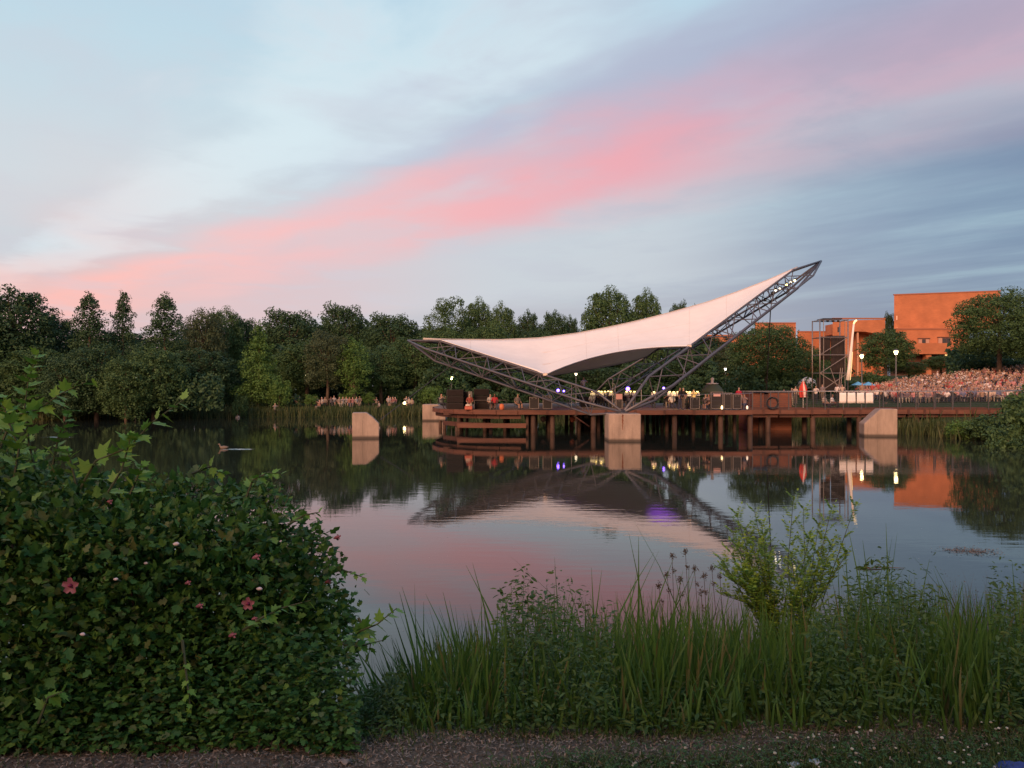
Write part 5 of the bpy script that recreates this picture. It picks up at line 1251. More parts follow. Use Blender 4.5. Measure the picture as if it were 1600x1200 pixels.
woods('undergrowth', [(-150, 350, 86.5, 92, 3.4), (330, 470, 99, 103, 3.0), (640, 1120, 104, 110, 4.4), (1130, 1340, 92, 100, 4.2), (1480, 1700, 108, 113, 8)], 22000, .38, 6, lm_dark)
lm_reed = leafm('reed_leaf', (.035, .055, .018), (.055, .080, .026), (.095, .10, .045))
shore_reeds('shore_grass', [(-62, 85.6), (-45, 92), (-30, 95.8), (-14, 96.8), (-8, 99.5), (0, 103.5), (15, 97.5), (18, 84.5), (22, 78), (28, 74), (29.5, 67), (31, 58.5), (34, 53.5), (38, 46), (40.5, 35)], 14000, 1.05, .8, 5, lm_reed)

# ------------------------------------------------------------------ people on the far bank
cols = [('white', (.62, .55, .52)), ('pink', (.48, .22, .22)), ('grey', (.19, .16, .17)), ('red', (.38, .07, .06)), ('blue', (.10, .11, .18)), ('cream', (.46, .35, .28)), ('black', (.03, .03, .035)), ('salmon', (.48, .24, .19)), ('purple grey', (.17, .13, .16)), ('tan', (.30, .19, .13))]
FB = [(463, 100, 0, 'alone at the left end of the far bank group'), (468, 101, 2, 'near the left end of the far bank group'), (492, 99.5, 1, 'beside the pale mound-shaped shrub'), (496, 100.2, 0, 'right of the pale mound-shaped shrub'), (499, 99.2, 7, 'second right of the pale mound-shaped shrub'), (503, 100.6, 0, 'third right of the mound-shaped shrub'), (508, 101, 5, 'left of the bronze tree stems'), (517, 100.8, 2, 'under the bronze tree stems'), (522, 100.4, 0, 'just right of the bronze tree stems'), (530, 99.6, 5, 'left of the slim tree trunk'), (536, 100.2, 0, 'nearest left of the slim tree trunk'), (541, 99.4, 0, 'under the slim tree trunk'), (546, 99.2, 7, 'right under the slim green tree'), (551, 99.3, 1, 'second right of the slim tree trunk'), (557, 100.2, 0, 'third right of the slim tree trunk'), (562, 101, 5, 'fourth right of the slim tree trunk'), (588, 99.6, 5, 'alone above the lone footing'), (592, 99, 0, 'second above the lone footing'), (607, 101, 0, 'left of the three people in pink'), (610, 101.4, 1, 'first of three in pink on the far bank'), (614, 101.2, 1, 'second of three in pink on the far bank'), (618, 101.5, 1, 'third of three in pink on the far bank'), (635, 100.6, 0, 'right of the lantern on the far bank'), (639, 100.2, 0, 'second right of the lantern on the far bank'), (644, 100.4, 5, 'at the right end of the far bank group'), (430, 97.5, 0, 'below the pale pointed tree'), (371, 94.5, 0, 'near the hedge on the far left bank')]
for i, (px, d, ci, lab) in enumerate(FB):
    d += random.uniform(-1.2, 1.4); x = xw(px, d); put_person(SEAT[i % 3], x, d, hz(x, d) - random.uniform(0, .18), random.uniform(-1.2, 1.2) , [k * .5 for k in cols[ci][1]], 'person in a %s top seated %s' % (cols[ci][0], lab), 'people seated on the far bank')
x = xw(632, 100); t = thing('lantern', 'bright yellow lantern glowing among the people on the far bank', 'lantern', (x, 100, hz(x, 100)))
MB().lathe((x, 100, hz(x, 100) + .35), [(.05, 0), (.16, .1), (.16, .24), (.05, .34)], 10).build('globe', mat('bank_lantern_glow', (1, .9, .5), .4, emit=(1, .82, .36), estr=12), t)
MB().tube([(x, 100, hz(x, 100)), (x, 100, hz(x, 100) + .36)], .03, 5).build('foot', blackm, t)

# ------------------------------------------------------------------ the audience on the lawn
crg = np.random.default_rng(21)
cand = []
d = 78.5
row = 0
while d < 112:
    step = .80 + (d - 78) * .004
    xa = 36.5 + (d - 78) * .16; xbmax = 66 + (d - 78) * .15
    x = xa + crg.random() * .5
    while x < xbmax:
        if lake_sd(np.array([x]), np.array([d]))[0] > 1.2 and crg.random() < .86:
            cand.append((x + crg.normal() * .08, d + crg.normal() * .12))
        x += .70 + crg.random() * .18
    d += step; row += 1
pxs_ = [800 + FPX * c[0] / c[1] for c in cand]
cand = [(c, p) for c, p in zip(cand, pxs_) if 1338 < p < 1622]
def size_key(cp): return cp[0][1]
# the people that show: those a bit higher on the slope than the ones before them all show their heads; nearest ones largest
cand.sort(key=size_key)
pal = [0, 1, 2, 8, 6, 5, 4, 9, 2, 8, 7, 3, 6, 0, 1]
near_, rest_ = [], []
for (c, p) in cand: (near_ if p < 1601 else rest_).append((c, p))
single = near_[:300]; mass = near_[300:] + rest_
def place_words(p, y):
    a = 'behind the banner' if p < 1375 else 'below the tallest street lamp' if p < 1425 else 'below the theatre windows' if p < 1500 else 'below the big spreading tree'
    return a, ('front rows' if y < 83 else 'middle rows' if y < 88 else 'back rows')
hatw = ['hatless', 'sun-hatted']
hat_m = mat('sun_hat', (.6, .5, .38), .8)
def hat_mesh(me):
    h = MB(); bmx = me.copy(); return bmx
for i, ((x, y), p) in enumerate(single):
    ci = pal[int(crg.integers(0, len(pal)))]; k = int(crg.choice([0, 0, 1, 1, 2])); a, b = place_words(p, y)
    col = np.clip(np.array(cols[ci][1]) * crg.uniform(.8, 1.15), 0, .85)
    pose = ('leaning back', 'hands raised', 'bare-legged')[k]
    rz = R(-32) + crg.normal() * .25
    put_person(SEAT[k], x, y, hz(x, y) , rz, col, 'seated listener, %s top, %s, %s %s' % (cols[ci][0], pose, b, a), 'seated audience on the lawn', float(crg.uniform(.92, 1.08)))
def crowd_mesh(name, pts, meshes, mats_):
    Vs, Fs, Mi = [], [], []; off = 0
    base = []
    for me in meshes:
        v = np.empty(len(me.vertices) * 3, np.float32); me.vertices.foreach_get('co', v); me.calc_loop_triangles()
        f = np.empty(len(me.loop_triangles) * 3, np.int32); me.loop_triangles.foreach_get('vertices', f); mi = np.empty(len(me.loop_triangles), np.int32); me.loop_triangles.foreach_get('material_index', mi)
        base.append((v.reshape(-1, 3), f.reshape(-1, 3), mi))
    for (x, y) in pts:
        v, f, mi = base[int(crg.integers(0, len(base)))]; a = R(-32) + crg.normal() * .3; c, s = math.cos(a), math.sin(a)
        q = v @ np.array([[c, s, 0], [-s, c, 0], [0, 0, 1]]) * crg.uniform(.9, 1.08) + np.array([x, y, hz(x, y)])
        Vs.append(q); Fs.append(f + off); Mi.append(mi); off += len(v)
    me = np_mesh(name, np.concatenate(Vs), np.concatenate(Fs), mats_, True); me.polygons.foreach_set('material_index', np.concatenate(Mi)); me.update(); return me
isl = lambda n, cs: mat(n, cs[0], .85, island=cs)
LOWS = [person_mesh('crowd_body', *seated(-.03, 0), subdiv=0), person_mesh('crowd_body', *seated(.05, 1), subdiv=0)]
cm = crowd_mesh('crowd', [c for c, p in mass], LOWS, [isl('crowd_shirts', [cols[j][1] for j in pal]), isl('crowd_trousers', [(.03, .03, .04), (.05, .06, .1), (.2, .16, .12), (.03, .03, .03)]), isl('crowd_skin', [(.38, .23, .16), (.32, .18, .12), (.42, .26, .19), (.18, .10, .06)]), isl('crowd_hair', [(.03, .02, .015), (.1, .055, .03), (.35, .32, .3), (.02, .015, .012), (.5, .45, .4)])])
tag(link('crowd', cm), 'dense mass of seated listeners filling the back of the lawn', None, None, 'stuff')
for me in LOWS: bpy.data.meshes.remove(me)
print('crowd', len(single), len(mass))
# a few standing people at the edge of the lawn and on the bridge
ST = [(1391, 93, 3, 'standing in the lawn crowd under the tallest lamp'), (1387, 94, 7, 'standing beside the red one in the lawn crowd'), (1347, 87, 9, 'standing at the left end of the lawn crowd'), (1372, 90, 3, 'standing left of the tallest lamp in the lawn crowd'), (1363, 88, 3, 'standing behind the right end of the banner'), (1465, 106, 0, 'standing at the top of the lawn below the theatre'), (1542, 109, 6, 'standing at the top of the lawn beneath the big tree'), (1573, 110, 6, 'standing highest at the right of the lawn'),
      (1285, 86, 2, 'standing at the left foot of the scaffold tower'), (1316, 84, 5, 'standing at the right foot of the scaffold tower'), (1308, 84, 0, 'standing under the middle of the scaffold tower'), (1237, 80, 2, 'standing behind the bridge left of the umbrella'), (1225, 80, 0, 'standing behind the bridge above the brick box'), (1275, 79, 0, 'standing behind the bridge right of the umbrella'), (1243, 82, 5, 'standing near the umbrella behind the bridge'), (1300, 66.6, 0, 'walking on the footbridge under the scaffold tower'), (1288, 66.3, 5, 'leaning on the bridge railing left of the banner')]
for i, (px, d, ci, lab) in enumerate(ST):
    x = xw(px, d); z = hz(x, d) if d > 70 else DZ - .06
    if d <= 70: me = SEAT[0]
    else: me = STAND[i % 2]
    put_person(me, x, d, z, random.uniform(-1, 1), cols[ci][1], 'person in a %s top %s' % (cols[ci][0], lab.replace('walking on', 'sitting on').replace('leaning on', 'sitting by')), 'people standing around the lawn')
# blue folding canopies among the crowd's left end
for px, lab in ((1341, 'left of two small blue shade canopies at the left end of the lawn crowd'), (1357, 'right of two small blue shade canopies at the left end of the lawn crowd')):
    x = xw(px, 92); t = thing('canopy_shade', lab, 'canopy', (x, 92, hz(x, 92)), 0, 'blue shade canopies')
    MB().add([(x - .6, 91.5, hz(x, 92) + 1.35), (x + .6, 91.5, hz(x, 92) + 1.35), (x + .6, 92.6, hz(x, 92) + 1.35), (x - .6, 92.6, hz(x, 92) + 1.35), (x, 92.05, hz(x, 92) + 1.75)], [(0, 1, 4), (1, 2, 4), (2, 3, 4), (3, 0, 4), (3, 2, 1, 0)]).build('roof', mat('sky_blue_cloth', (.12, .38, .62), .7), t)
    for sx_, sy_ in ((-.56, -.45), (.56, -.45), (.56, .5), (-.56, .5)): MB().tube([(x + sx_, 92 + sy_, hz(x, 92)), (x + sx_, 92 + sy_, hz(x, 92) + 1.36)], .02, 4).build('leg', rail_m, t)
x = xw(1364, 91); t = thing('cool_box', 'orange box at the left end of the lawn crowd', 'box', (x, 91, hz(x, 91)))
MB().box(x - .25, 90.8, hz(x, 91), x + .25, 91.2, hz(x, 91) + .45, bev=.03).build('body', mat('orange_box', (.6, .22, .03), .6), t); MB().box(x - .26, 90.79, hz(x, 91) + .455, x + .26, 91.21, hz(x, 91) + .54, bev=.02).build('lid', mat('orange_box', (.6, .22, .03), .6), t)

# ------------------------------------------------------------------ small things on the water and in the air
def bird(loc, rz, lab, name='duck'):
    t = thing(name, lab, 'duck', loc, rz)
    x, y, z = loc
    m = MB(); V = []
    m.tube([(x - .26, y, z + .10), (x - .15, y, z + .08), (x, y, z + .07), (x + .16, y, z + .08), (x + .22, y, z + .16), (x + .23, y, z + .24), (x + .26, y, z + .27), (x + .33, y, z + .26)], [.015, .07, .11, .085, .04, .038, .045, .012], 8)
    m.build('body', mat('duck_feather', (.16, .12, .09), .8), t); return t
bird((xw(350, 48), 48, -.01), 0.2 + math.pi, 'small duck swimming ahead of a pale ripple on the dark water left')
def ripple(px, py, w, lab, seed):
    d = CZ * FPX / (py - HY); x = xw(px, d); rg = random.Random(seed)
    m = MB()
    for k in range(4):
        yy = d + (k - 1.5) * .16; n = 16; V = []
        for i in range(n + 1):
            t = i / n; xx = x - w / 2 + w * t; hgt = .014 * math.sin(math.pi * t)
            V += [(xx, yy - .05 + .03 * math.sin(i * 1.1 + k), .0015), (xx, yy, .0015 + hgt), (xx, yy + .05 + .03 * math.sin(i * .9 + k), .0015)]
        o = len(m.v); m.add(V, [(3 * i + j, 3 * i + j + 1, 3 * i + j + 4, 3 * i + j + 3) for i in range(n) for j in range(2)], 0, True)
    tag(m.build('water_ripple', MATS['ripple']), kind='structure')
mat('ripple', (.06, .07, .07), .05)
bpy.data.materials['ripple'].node_tree.nodes['Principled BSDF'].inputs['IOR'].default_value = 1.6
ripple(372, 702, 2.0, 'x', 1); ripple(90, 683, 2.6, 'x', 2)
# patch of floating weed and a bare floating branch
def weed():
    rg = np.random.default_rng(8); d = CZ * FPX / (861 - HY); x = xw(1516, d); n = 700
    P = np.stack([x + rg.normal(size=n) * .28, d + rg.normal(size=n) * .22, .004 + rg.random(n) * .012], -1)
    V, F = scatter([(-.5, 0, 0), (0, -.3, 0), (.5, 0, 0), (0, .3, 0)], [(0, 1, 2, 3)], P, frames(n, np.array([[0, 0, 3.]]), .5, rg), .04 * rg.uniform(.5, 1.5, n))
    t = thing('floating_weed', 'patch of brown weed floating on the open water at the right', 'weed', (x, d, 0)); link('leaves', np_mesh('leaves', V - np.array(t.location), F, leafm('weed_brown', (.12, .08, .05), (.2, .14, .1), (.25, .2, .15))), t)
    n = 500; yy = 10 + 38 * rg.random(n) ** 1.6; xx = yy * rg.uniform(-.15, .62, n)
    P = np.stack([xx, yy, np.full(n, .004)], -1); ok = lake_sd(P[:, 0], P[:, 1]) < -.4; P = P[ok]
    V, F = scatter([(-.5, 0, 0), (0, -.4, 0), (.5, 0, 0), (0, .4, 0)], [(0, 1, 2, 3)], P, frames(len(P), np.array([[0, 0, 6.]]), .3, rg), .018 * rg.uniform(.5, 1.5, len(P)))
    tag(link('pollen', np_mesh('pollen', V, F, mat('pollen_specks', (.45, .42, .38), .8))), kind='stuff')
weed()
d = CZ * FPX / (888 - HY); m = MB(); x = xw(1338, d)
m.tube([(x, d, .03), (x + .25, d - .05, .015), (x + .55, d + .02, .02), (x + .95, d - .02, .01)], [.012, .014, .01, .004], 5)
m.tube([(x + .3, d - .04, .015), (x + .45, d + .1, .06), (x + .62, d + .14, .05)], [.008, .006, .003], 4); m.tube([(x + .2, d - .04, .02), (x + .18, d - .06, .12)], [.006, .002], 4)
t = m.build('branch', bark); tag(t, 'thin bare branch floating on the water behind the tall green reeds', 'branch')

# ------------------------------------------------------------------ near bank plants
nrg = np.random.default_rng(33)
def fol(name, *cs):
    tr = .25
    if not isinstance(cs[-1], tuple): tr = cs[-1]; cs = cs[:-1]
    return mat(name, cs[0], .55, island=list(cs), transl=tr, spec=.3)
lf_hib = fol('hibiscus_leaf', (.034, .090, .018), (.052, .13, .024), (.070, .16, .028), (.045, .12, .025), (.095, .20, .036), (.058, .145, .026), (.040, .10, .020), (.14, .25, .045), (.080, .175, .03), (.13, .16, .05))
lf_hib_l = fol('young_hibiscus_leaf', (.13, .27, .035), (.17, .33, .05), (.22, .37, .07))
lf_blade = fol('blade_leaf', (.048, .108, .018), (.072, .15, .024), (.060, .125, .020), (.10, .19, .034), (.078, .16, .026), (.054, .12, .022), (.084, .175, .028), (.066, .14, .024), (.060, .13, .020), (.09, .185, .032), (.15, .145, .05))
lf_gold = fol('weed_leaf', (.080, .15, .020), (.115, .20, .028), (.16, .25, .04))
lf_loc = fol('locust_leaf', (.17, .28, .034), (.23, .35, .042), (.30, .42, .055))
lf_dry = fol('dry_stem', (.09, .06, .04), (.12, .085, .055), (.16, .11, .07))
stemm = mat('green_stem', (.06, .07, .03), .7, var=.3); woody = mat('woody_stem', (.07, .05, .035), .85, var=.3)
# leaf templates, x across, y along, lying in xy, length 1
def lobed():
    o = [(0, 0), (.20, .06), (.42, .30), (.26, .38), (.34, .62), (.14, .60), (0, 1.0), (-.14, .60), (-.34, .62), (-.26, .38), (-.42, .30), (-.20, .06)]
    v = [(x, y, .10 * abs(x) + -.10 * y * y) for x, y in o] + [(0, .35, -.02)]
    return v, [(i, (i + 1) % 12, 12) for i in range(12)]
def oval(w=.38):
    v = [(0, 0, 0), (w * .8, .28, .06), (w * .85, .6, .03), (0, 1, -.10), (-w * .85, .6, .03), (-w * .8, .28, .06), (0, .45, -.02)]
    return v, [(0, 1, 6), (1, 2, 6), (2, 3, 6), (3, 4, 6), (4, 5, 6), (5, 0, 6)]
LV, LFc = lobed(); OV, OF = oval()
SV = [(x, y, .10 * abs(x) - .10 * y * y) for x, y in ((0, 0), (.40, .27), (.20, .42), (.29, .64), (0, 1.0), (-.29, .64), (-.20, .42), (-.40, .27))] + [(0, .35, -.02)]; SF = [(i, (i + 1) % 8, 8) for i in range(8)]
NV, NF = oval(.16)
leaf_mesh = np_mesh('leaf', LV, LFc, lf_hib); leaf_mesh_l = np_mesh('leaf', LV, LFc, lf_hib_l)
def frames_dir(ydir, rng, roll=.5, up=None):
    """frames whose local y points along ydir and whose z leans upward"""
    y = ydir / (np.linalg.norm(ydir, axis=1, keepdims=True) + 1e-9); z = np.array([0, 0, 1.0]) + rng.normal(size=y.shape) * roll
    x = np.cross(y, z); x /= np.linalg.norm(x, axis=1, keepdims=True) + 1e-9; z = np.cross(x, y); return np.stack([x, y, z], 2)

def bush(label, lobes, n, lsize, nearest, leafmat, rng, loc, grp=None, shoots=(), hedge_bottom=0.0):
    t = thing('flowering_shrub', label, 'shrub', loc, 0, grp); L0 = np.array(loc)
    P, Nn = crown_pts(lobes, n, rng, inner=.22, up=.2)
    P = P[P[:, 2] > height(P[:, 0], P[:, 1]) + .02] if True else P
    Nn = Nn[:len(P)]
    out = P - np.array([np.mean([l[0] for l in lobes]), np.mean([l[1] for l in lobes]), 1.6])
    yd = out / (np.linalg.norm(out, axis=1, keepdims=True) + 1e-9) + rng.normal(size=P.shape) * .8 - np.array([0, 0, .35])
    A_ = frames_dir(yd, rng, .75)
    S = lsize * (.42 + rng.random(len(P)) ** 1.6 * 1.15)
    cam_d = np.linalg.norm(P - np.array([0, 0, CZ]), axis=1); vis = np.abs(P[:, 0] / P[:, 1]) < .63
    score = np.where(vis, S / cam_d ** 2, 0); top = np.argsort(-score)[:nearest]
    keep = np.ones(len(P), bool); keep[top] = False
    V, F = scatter(SV, SF, P[keep], A_[keep], S[keep])
    tag(link('foliage', np_mesh('foliage', V - L0, F, leafmat), t), kind='stuff')
    for i in top:
        o = bpy.data.objects.new('leaf', leaf_mesh); COL.objects.link(o); o.parent = t
        M4 = Matrix([list(A_[i][r] * S[i]) + [P[i][r] - L0[r]] for r in range(3)] + [[0, 0, 0, 1]]); o.matrix_local = M4
    m = MB(); base = Vector(loc)
    for l in lobes:
        c = Vector(l[:3]); b = base + Vector(((c.x - base.x) * .35 + rng.normal() * .1, rng.normal() * .15 + (c.y - base.y) * .3, 0)); b.z = hz(b.x, b.y) - .05
        m.tube([b, b.lerp(c, .5) + Vector((rng.normal() * .06, rng.normal() * .06, .05)), c], [.018, .012, .005], 5)
    m.build('stems', woody, t)
    return t
def shoot(t, pts, r, n, ls, rng, lv=(LV, LFc), lm=None, droop=.2, name='shoot'):
    """a long stem with alternate leaves, part of plant t"""
    loc = Vector((0, 0, 0)); 
    m = MB(); pts = [Vector(p) for p in pts]; m.tube(pts, [r * (1 - .75 * i / (len(pts) - 1)) for i in range(len(pts))], 5); st = m.build(name, stemm, t)
    P = []; Y = []; S = []
    for i in range(n):
        f = (i + .6) / n; f = .12 + .88 * f; q = f * (len(pts) - 1); k = min(int(q), len(pts) - 2); p = pts[k].lerp(pts[k + 1], q - k); tg = (pts[k + 1] - pts[k]).normalized()
        a = i * 2.4 + rng.normal() * .3; side = tg.orthogonal().normalized(); side = Matrix.Rotation(a, 3, tg) @ side
        P.append(p[:]); Y.append((side * 1.0 + tg * .75 + Vector((0, 0, -droop)))[:]); S.append(ls * (1 - .35 * f) * rng.uniform(.75, 1.2))
    A_ = frames_dir(np.array(Y), rng, .35); V, F = scatter(lv[0], lv[1], np.array(P), A_, np.array(S))
    base = Vector(st.parent.location)
    me = np_mesh('leaves', V - np.array(base), F, lm or lf_hib_l); o = link('leaves', me, st); tag(o, kind='stuff'); return st

# the big flowering shrub on the left
lobL = []
def L3(px, py, d, r, rz=None): p = at(px, py, d); lobL.append((p.x, p.y, p.z, r, r * .9, rz or r * .85))
for a in [(380, 838, 4.9, .40), (300, 835, 4.8, .43), (200, 842, 4.7, .46), (100, 835, 4.6, .46), (0, 812, 4.5, .50), (455, 875, 4.9, .30), (500, 930, 4.9, .26), (490, 1000, 4.8, .30), (420, 900, 4.6, .42), (320, 900, 4.4, .5), (200, 900, 4.3, .5), (60, 900, 4.2, .55), (-120, 800, 4.4, .6), (-200, 900, 4.3, .6), (430, 1000, 4.5, .42), (300, 1020, 4.3, .45), (150, 1040, 4.1, .45), (0, 1050, 4.0, .5), (400, 1090, 4.35, .34), (250, 1110, 4.2, .32), (100, 1120, 4.1, .35), (-60, 1100, 4.0, .4), (470, 1080, 4.6, .25), (300, 900, 5.3, .5), (120, 890, 5.3, .55), (420, 940, 5.3, .42), (30, 780, 5.3, .32), (-30, 735, 5.2, .32), (-90, 710, 5.2, .42), (100, 812, 5.3, .34), (350, 1130, 4.05, .28), (200, 1140, 3.95, .28), (60, 1150, 3.9, .30), (470, 1130, 4.2, .24), (-60, 1150, 3.8, .3), (130, 1090, 3.95, .28), (300, 1120, 4.0, .28), (410, 1050, 4.2, .3), (0, 900, 5.6, .6), (150, 930, 5.6, .6), (300, 960, 5.5, .55), (60, 1040, 5.2, .5), (240, 1040, 5.2, .5), (400, 1010, 5.2, .42), (-150, 980, 5.2, .6)]: L3(*a)
pb = at(230, 1140, 4.4)
bushL = bush('large dark flowering shrub with lobed leaves and pink blooms filling the lower left', lobL, 68000, .047, 290, lf_hib, nrg, (pb.x, 4.7, hz(pb.x, 4.7)))
SHOOTS = [([(60, 760, 5.0), (45, 690, 4.95), (38, 640, 4.9), (45, 590, 4.9), (60, 552, 4.9)], 26, .10), ([(0, 700, 4.6), (20, 650, 4.6), (60, 640, 4.55), (95, 615, 4.55), (145, 592, 4.5)], 26, .09), ([(110, 790, 4.6), (150, 720, 4.6), (200, 700, 4.55), (238, 660, 4.5), (290, 622, 4.5)], 22, .10), ([(150, 800, 4.5), (190, 735, 4.5), (200, 700, 4.5), (205, 680, 4.5)], 12, .09), ([(20, 760, 4.4), (30, 700, 4.4), (10, 650, 4.4), (5, 620, 4.4)], 20, .10), ([(200, 780, 4.5), (215, 745, 4.5), (222, 725, 4.5)], 9, .085), ([(380, 790, 4.7), (395, 750, 4.7), (420, 738, 4.7), (440, 742, 4.7)], 12, .06), ([(450, 820, 4.7), (475, 805, 4.7), (500, 800, 4.7)], 9, .05), ([(500, 900, 4.8), (535, 890, 4.8), (570, 903, 4.8)], 10, .05), ([(540, 1000, 4.4), (565, 985, 4.3), (590, 975, 4.3), (620, 950, 4.3)], 13, .075), ([(530, 1005, 4.4), (560, 1010, 4.4), (600, 1000, 4.4)], 9, .06), ([(380, 985, 4.1), (410, 965, 4.0), (440, 950, 4.0), (485, 938, 4.0)], 13, .075), ([(560, 965, 4.6), (580, 1000, 4.6), (575, 1030, 4.6)], 7, .06), ([(285, 1000, 4.0), (292, 1060, 3.95), (298, 1110, 3.9)], 12, .055), ([(390, 1140, 4.0), (400, 1110, 4.0), (430, 1140, 3.95)], 9, .06), ([(60, 1130, 3.8), (75, 1090, 3.8), (100, 1080, 3.8)], 9, .065), ([(300, 740, 4.9), (330, 728, 4.9), (350, 740, 4.9)], 9, .06), ([(120, 760, 4.6), (110, 720, 4.6), (105, 700, 4.6)], 10, .075), ([(80, 740, 4.7), (92, 680, 4.7), (110, 640, 4.7)], 14, .09)]
for pts, n, ls in SHOOTS: shoot(bushL, [at(p[0], p[1], p[2] - .15) for p in pts], .008, n, ls * 1.25, nrg)
for q in range(16):
    px = float(nrg.uniform(120, 520)); top = float(np.interp(px, [0, 120, 300, 400, 460, 520], [690, 765, 765, 770, 810, 865])); d = float(nrg.uniform(4.6, 5.0)); dx = float(nrg.uniform(-30, 40)); hh = float(nrg.uniform(15, 48))
    shoot(bushL, [at(px, top + 40, d), at(px + dx * .4, top + 5, d), at(px + dx, top - hh * .6, d)], .005, 10, float(nrg.uniform(.045, .075)), nrg, lm=lf_hib if q % 3 else lf_hib_l)
pinkm = mat('pink_petal', (.36, .12, .15), .6, transl=.2); pinkd = mat('deep_pink_centre', (.25, .02, .06), .7); palem = mat('pale_bud', (.62, .50, .48), .6)
def flower(px, py, d, r, kind, lab=None):
    p = at(px, py, d); f = MB().tube([p + Vector((0, .05, -.02)), p], .006, 5).build('flower', stemm, bushL)
    m = MB()
    if kind == 'open':
        for k in range(5):
            a = k * 1.2566 + .3; u = Vector((math.cos(a), -.35, math.sin(a))); w = Vector((-math.sin(a), 0, math.cos(a)))
            m.add([p, p + (u * .55 - w * .42) * r, p + (u * 1.05 - w * .3) * r, p + u * 1.15 * r + Vector((0, .01, 0)), p + (u * 1.05 + w * .3) * r, p + (u * .55 + w * .42) * r, p + u * .6 * r + Vector((0, .006, 0))], [(0, 1, 6), (1, 2, 6), (2, 3, 6), (3, 4, 6), (4, 5, 6), (5, 0, 6)], 0, True)
        m.build('petals', pinkm, f); MB().tube([p, p + Vector((0, -.022, .004))], [.010, .005], 6).build('centre', pinkd, f)
    else:
        dirv = Vector((.8, -.4, .35)) if kind == 'side' else Vector((.7, -.4, .1)); dirv.normalize()
        m.tube([p - dirv * r * .6, p - dirv * r * .1, p + dirv * r * .5, p + dirv * r], [r * .12, r * .32, r * .38, r * .12], 7)
        m.build('petals', pinkm if kind == 'side' else palem, f)
        if kind == 'side': 
            m = MB(); c = p + dirv * r * .7
            for k in range(4): 
                a = k * 1.57; m.add([c, c + Vector((math.cos(a) * .5, -.3, math.sin(a) * .5)) * r, c + Vector((math.cos(a + .7) * .62, -.2, math.sin(a + .7) * .62)) * r], [(0, 1, 2)])
            m.build('petal_edge', pinkm, f)
    if lab: f['label'] = lab
for a in [(111, 915, 3.70, .033, 'open', 'wide open mauve pink bloom with a dark centre'), (398, 871, 4.05, .03, 'side'), (388, 943, 4.0, .028, 'open'), (310, 947, 3.9, .026, 'side'), (361, 993, 3.95, .028, 'side'), (470, 1089, 4.2, .028, 'side'), (292, 911, 3.95, .022, 'side'), (274, 850, 4.0, .026, 'bud'), (404, 920, 4.05, .024, 'bud'), (396, 967, 3.95, .02, 'side'), (511, 909, 4.6, .026, 'side'), (525, 840, 4.6, .028, 'side'), (169, 785, 4.3, .028, 'side'), (128, 991, 3.75, .022, 'bud'), (180, 905, 3.85, .02, 'bud'), (227, 880, 4.1, .018, 'bud')]: flower(*a)

# ------------------------------------------------------------------ tall blades: iris and cattail clumps
def blade_mesh(h, w, bend, seed):
    rg = random.Random(seed); n = 6; V = []
    for i in range(n + 1):
        t = i / n; ww = w * (1 - t ** 2.2) * (.75 + .5 * math.sin(math.pi * min(1, t * 1.2 + .1))) + .0008; xo = bend * t * t; zz = h * (t - .18 * abs(bend) * t * t / max(h, .1))
        V += [(xo - ww * .2, -ww, zz), (xo + ww * .35, 0, zz), (xo - ww * .2, ww, zz)]
    F = []
    for i in range(n):
        a = 3 * i; F += [(a, a + 1, a + 4, a + 3), (a + 1, a + 2, a + 5, a + 4)]
    return np_mesh('blade', V, F, lf_blade, True)
BL = [blade_mesh(1.0, .0145, b, i) for i, b in enumerate((.03, .10, .2, .34, .06, .62))]
def blade_clump(x, y, n, h, spread, lean, label, rng, fill=30, grp='clumps of tall green blades on the near bank', wf=1.0):
    z = hz(x, y); t = thing('reed_clump', label, 'reeds', (x, y, z), 0, grp)
    def one(k):
        a = rng.uniform(0, 6.28); r = abs(rng.normal()) * spread; bx_, by_ = math.cos(a) * r, math.sin(a) * r
        hh = h * rng.uniform(.70, 1.18); rot = Euler((rng.normal() * .10 + by_ * -.3, rng.normal() * .10 + bx_ * .5 + lean, rng.uniform(0, 6.28)), 'XYZ')
        # tilt applied after the spin so that the lean goes one way
        Mx = Matrix.Translation((bx_, by_, hz(x + bx_, y + by_) - z - .03)) @ Euler((rot.x, rot.y, 0)).to_matrix().to_4x4() @ Matrix.Rotation(rot.z, 4, 'Z') @ Matrix.Diagonal((hh, hh ** .3 * wf, hh, 1))
        return BL[int(rng.integers(0, len(BL)))], Mx
    for k in range(n):
        me, Mx = one(k); o = bpy.data.objects.new('blade', me); COL.objects.link(o); o.parent = t; o.matrix_local = Mx
    Vs, Fs = [], []; off = 0
    for k in range(fill):
        me, Mx = one(k); v = np.empty(len(me.vertices) * 3, np.float32); me.vertices.foreach_get('co', v); v = v.reshape(-1, 3); v = v * np.array([.8, .6, .72])
        M3 = np.array(Mx.to_3x3()); v = v @ M3.T + np.array(Mx.translation)
        f = np.array([p.vertices[:] for p in me.polygons]); Vs.append(v); Fs.append(f + off); off += len(v)
    tag(link('thin_blades', np_mesh('thin_blades', np.concatenate(Vs), np.concatenate(Fs), lf_blade, True), t), kind='stuff')
    return t
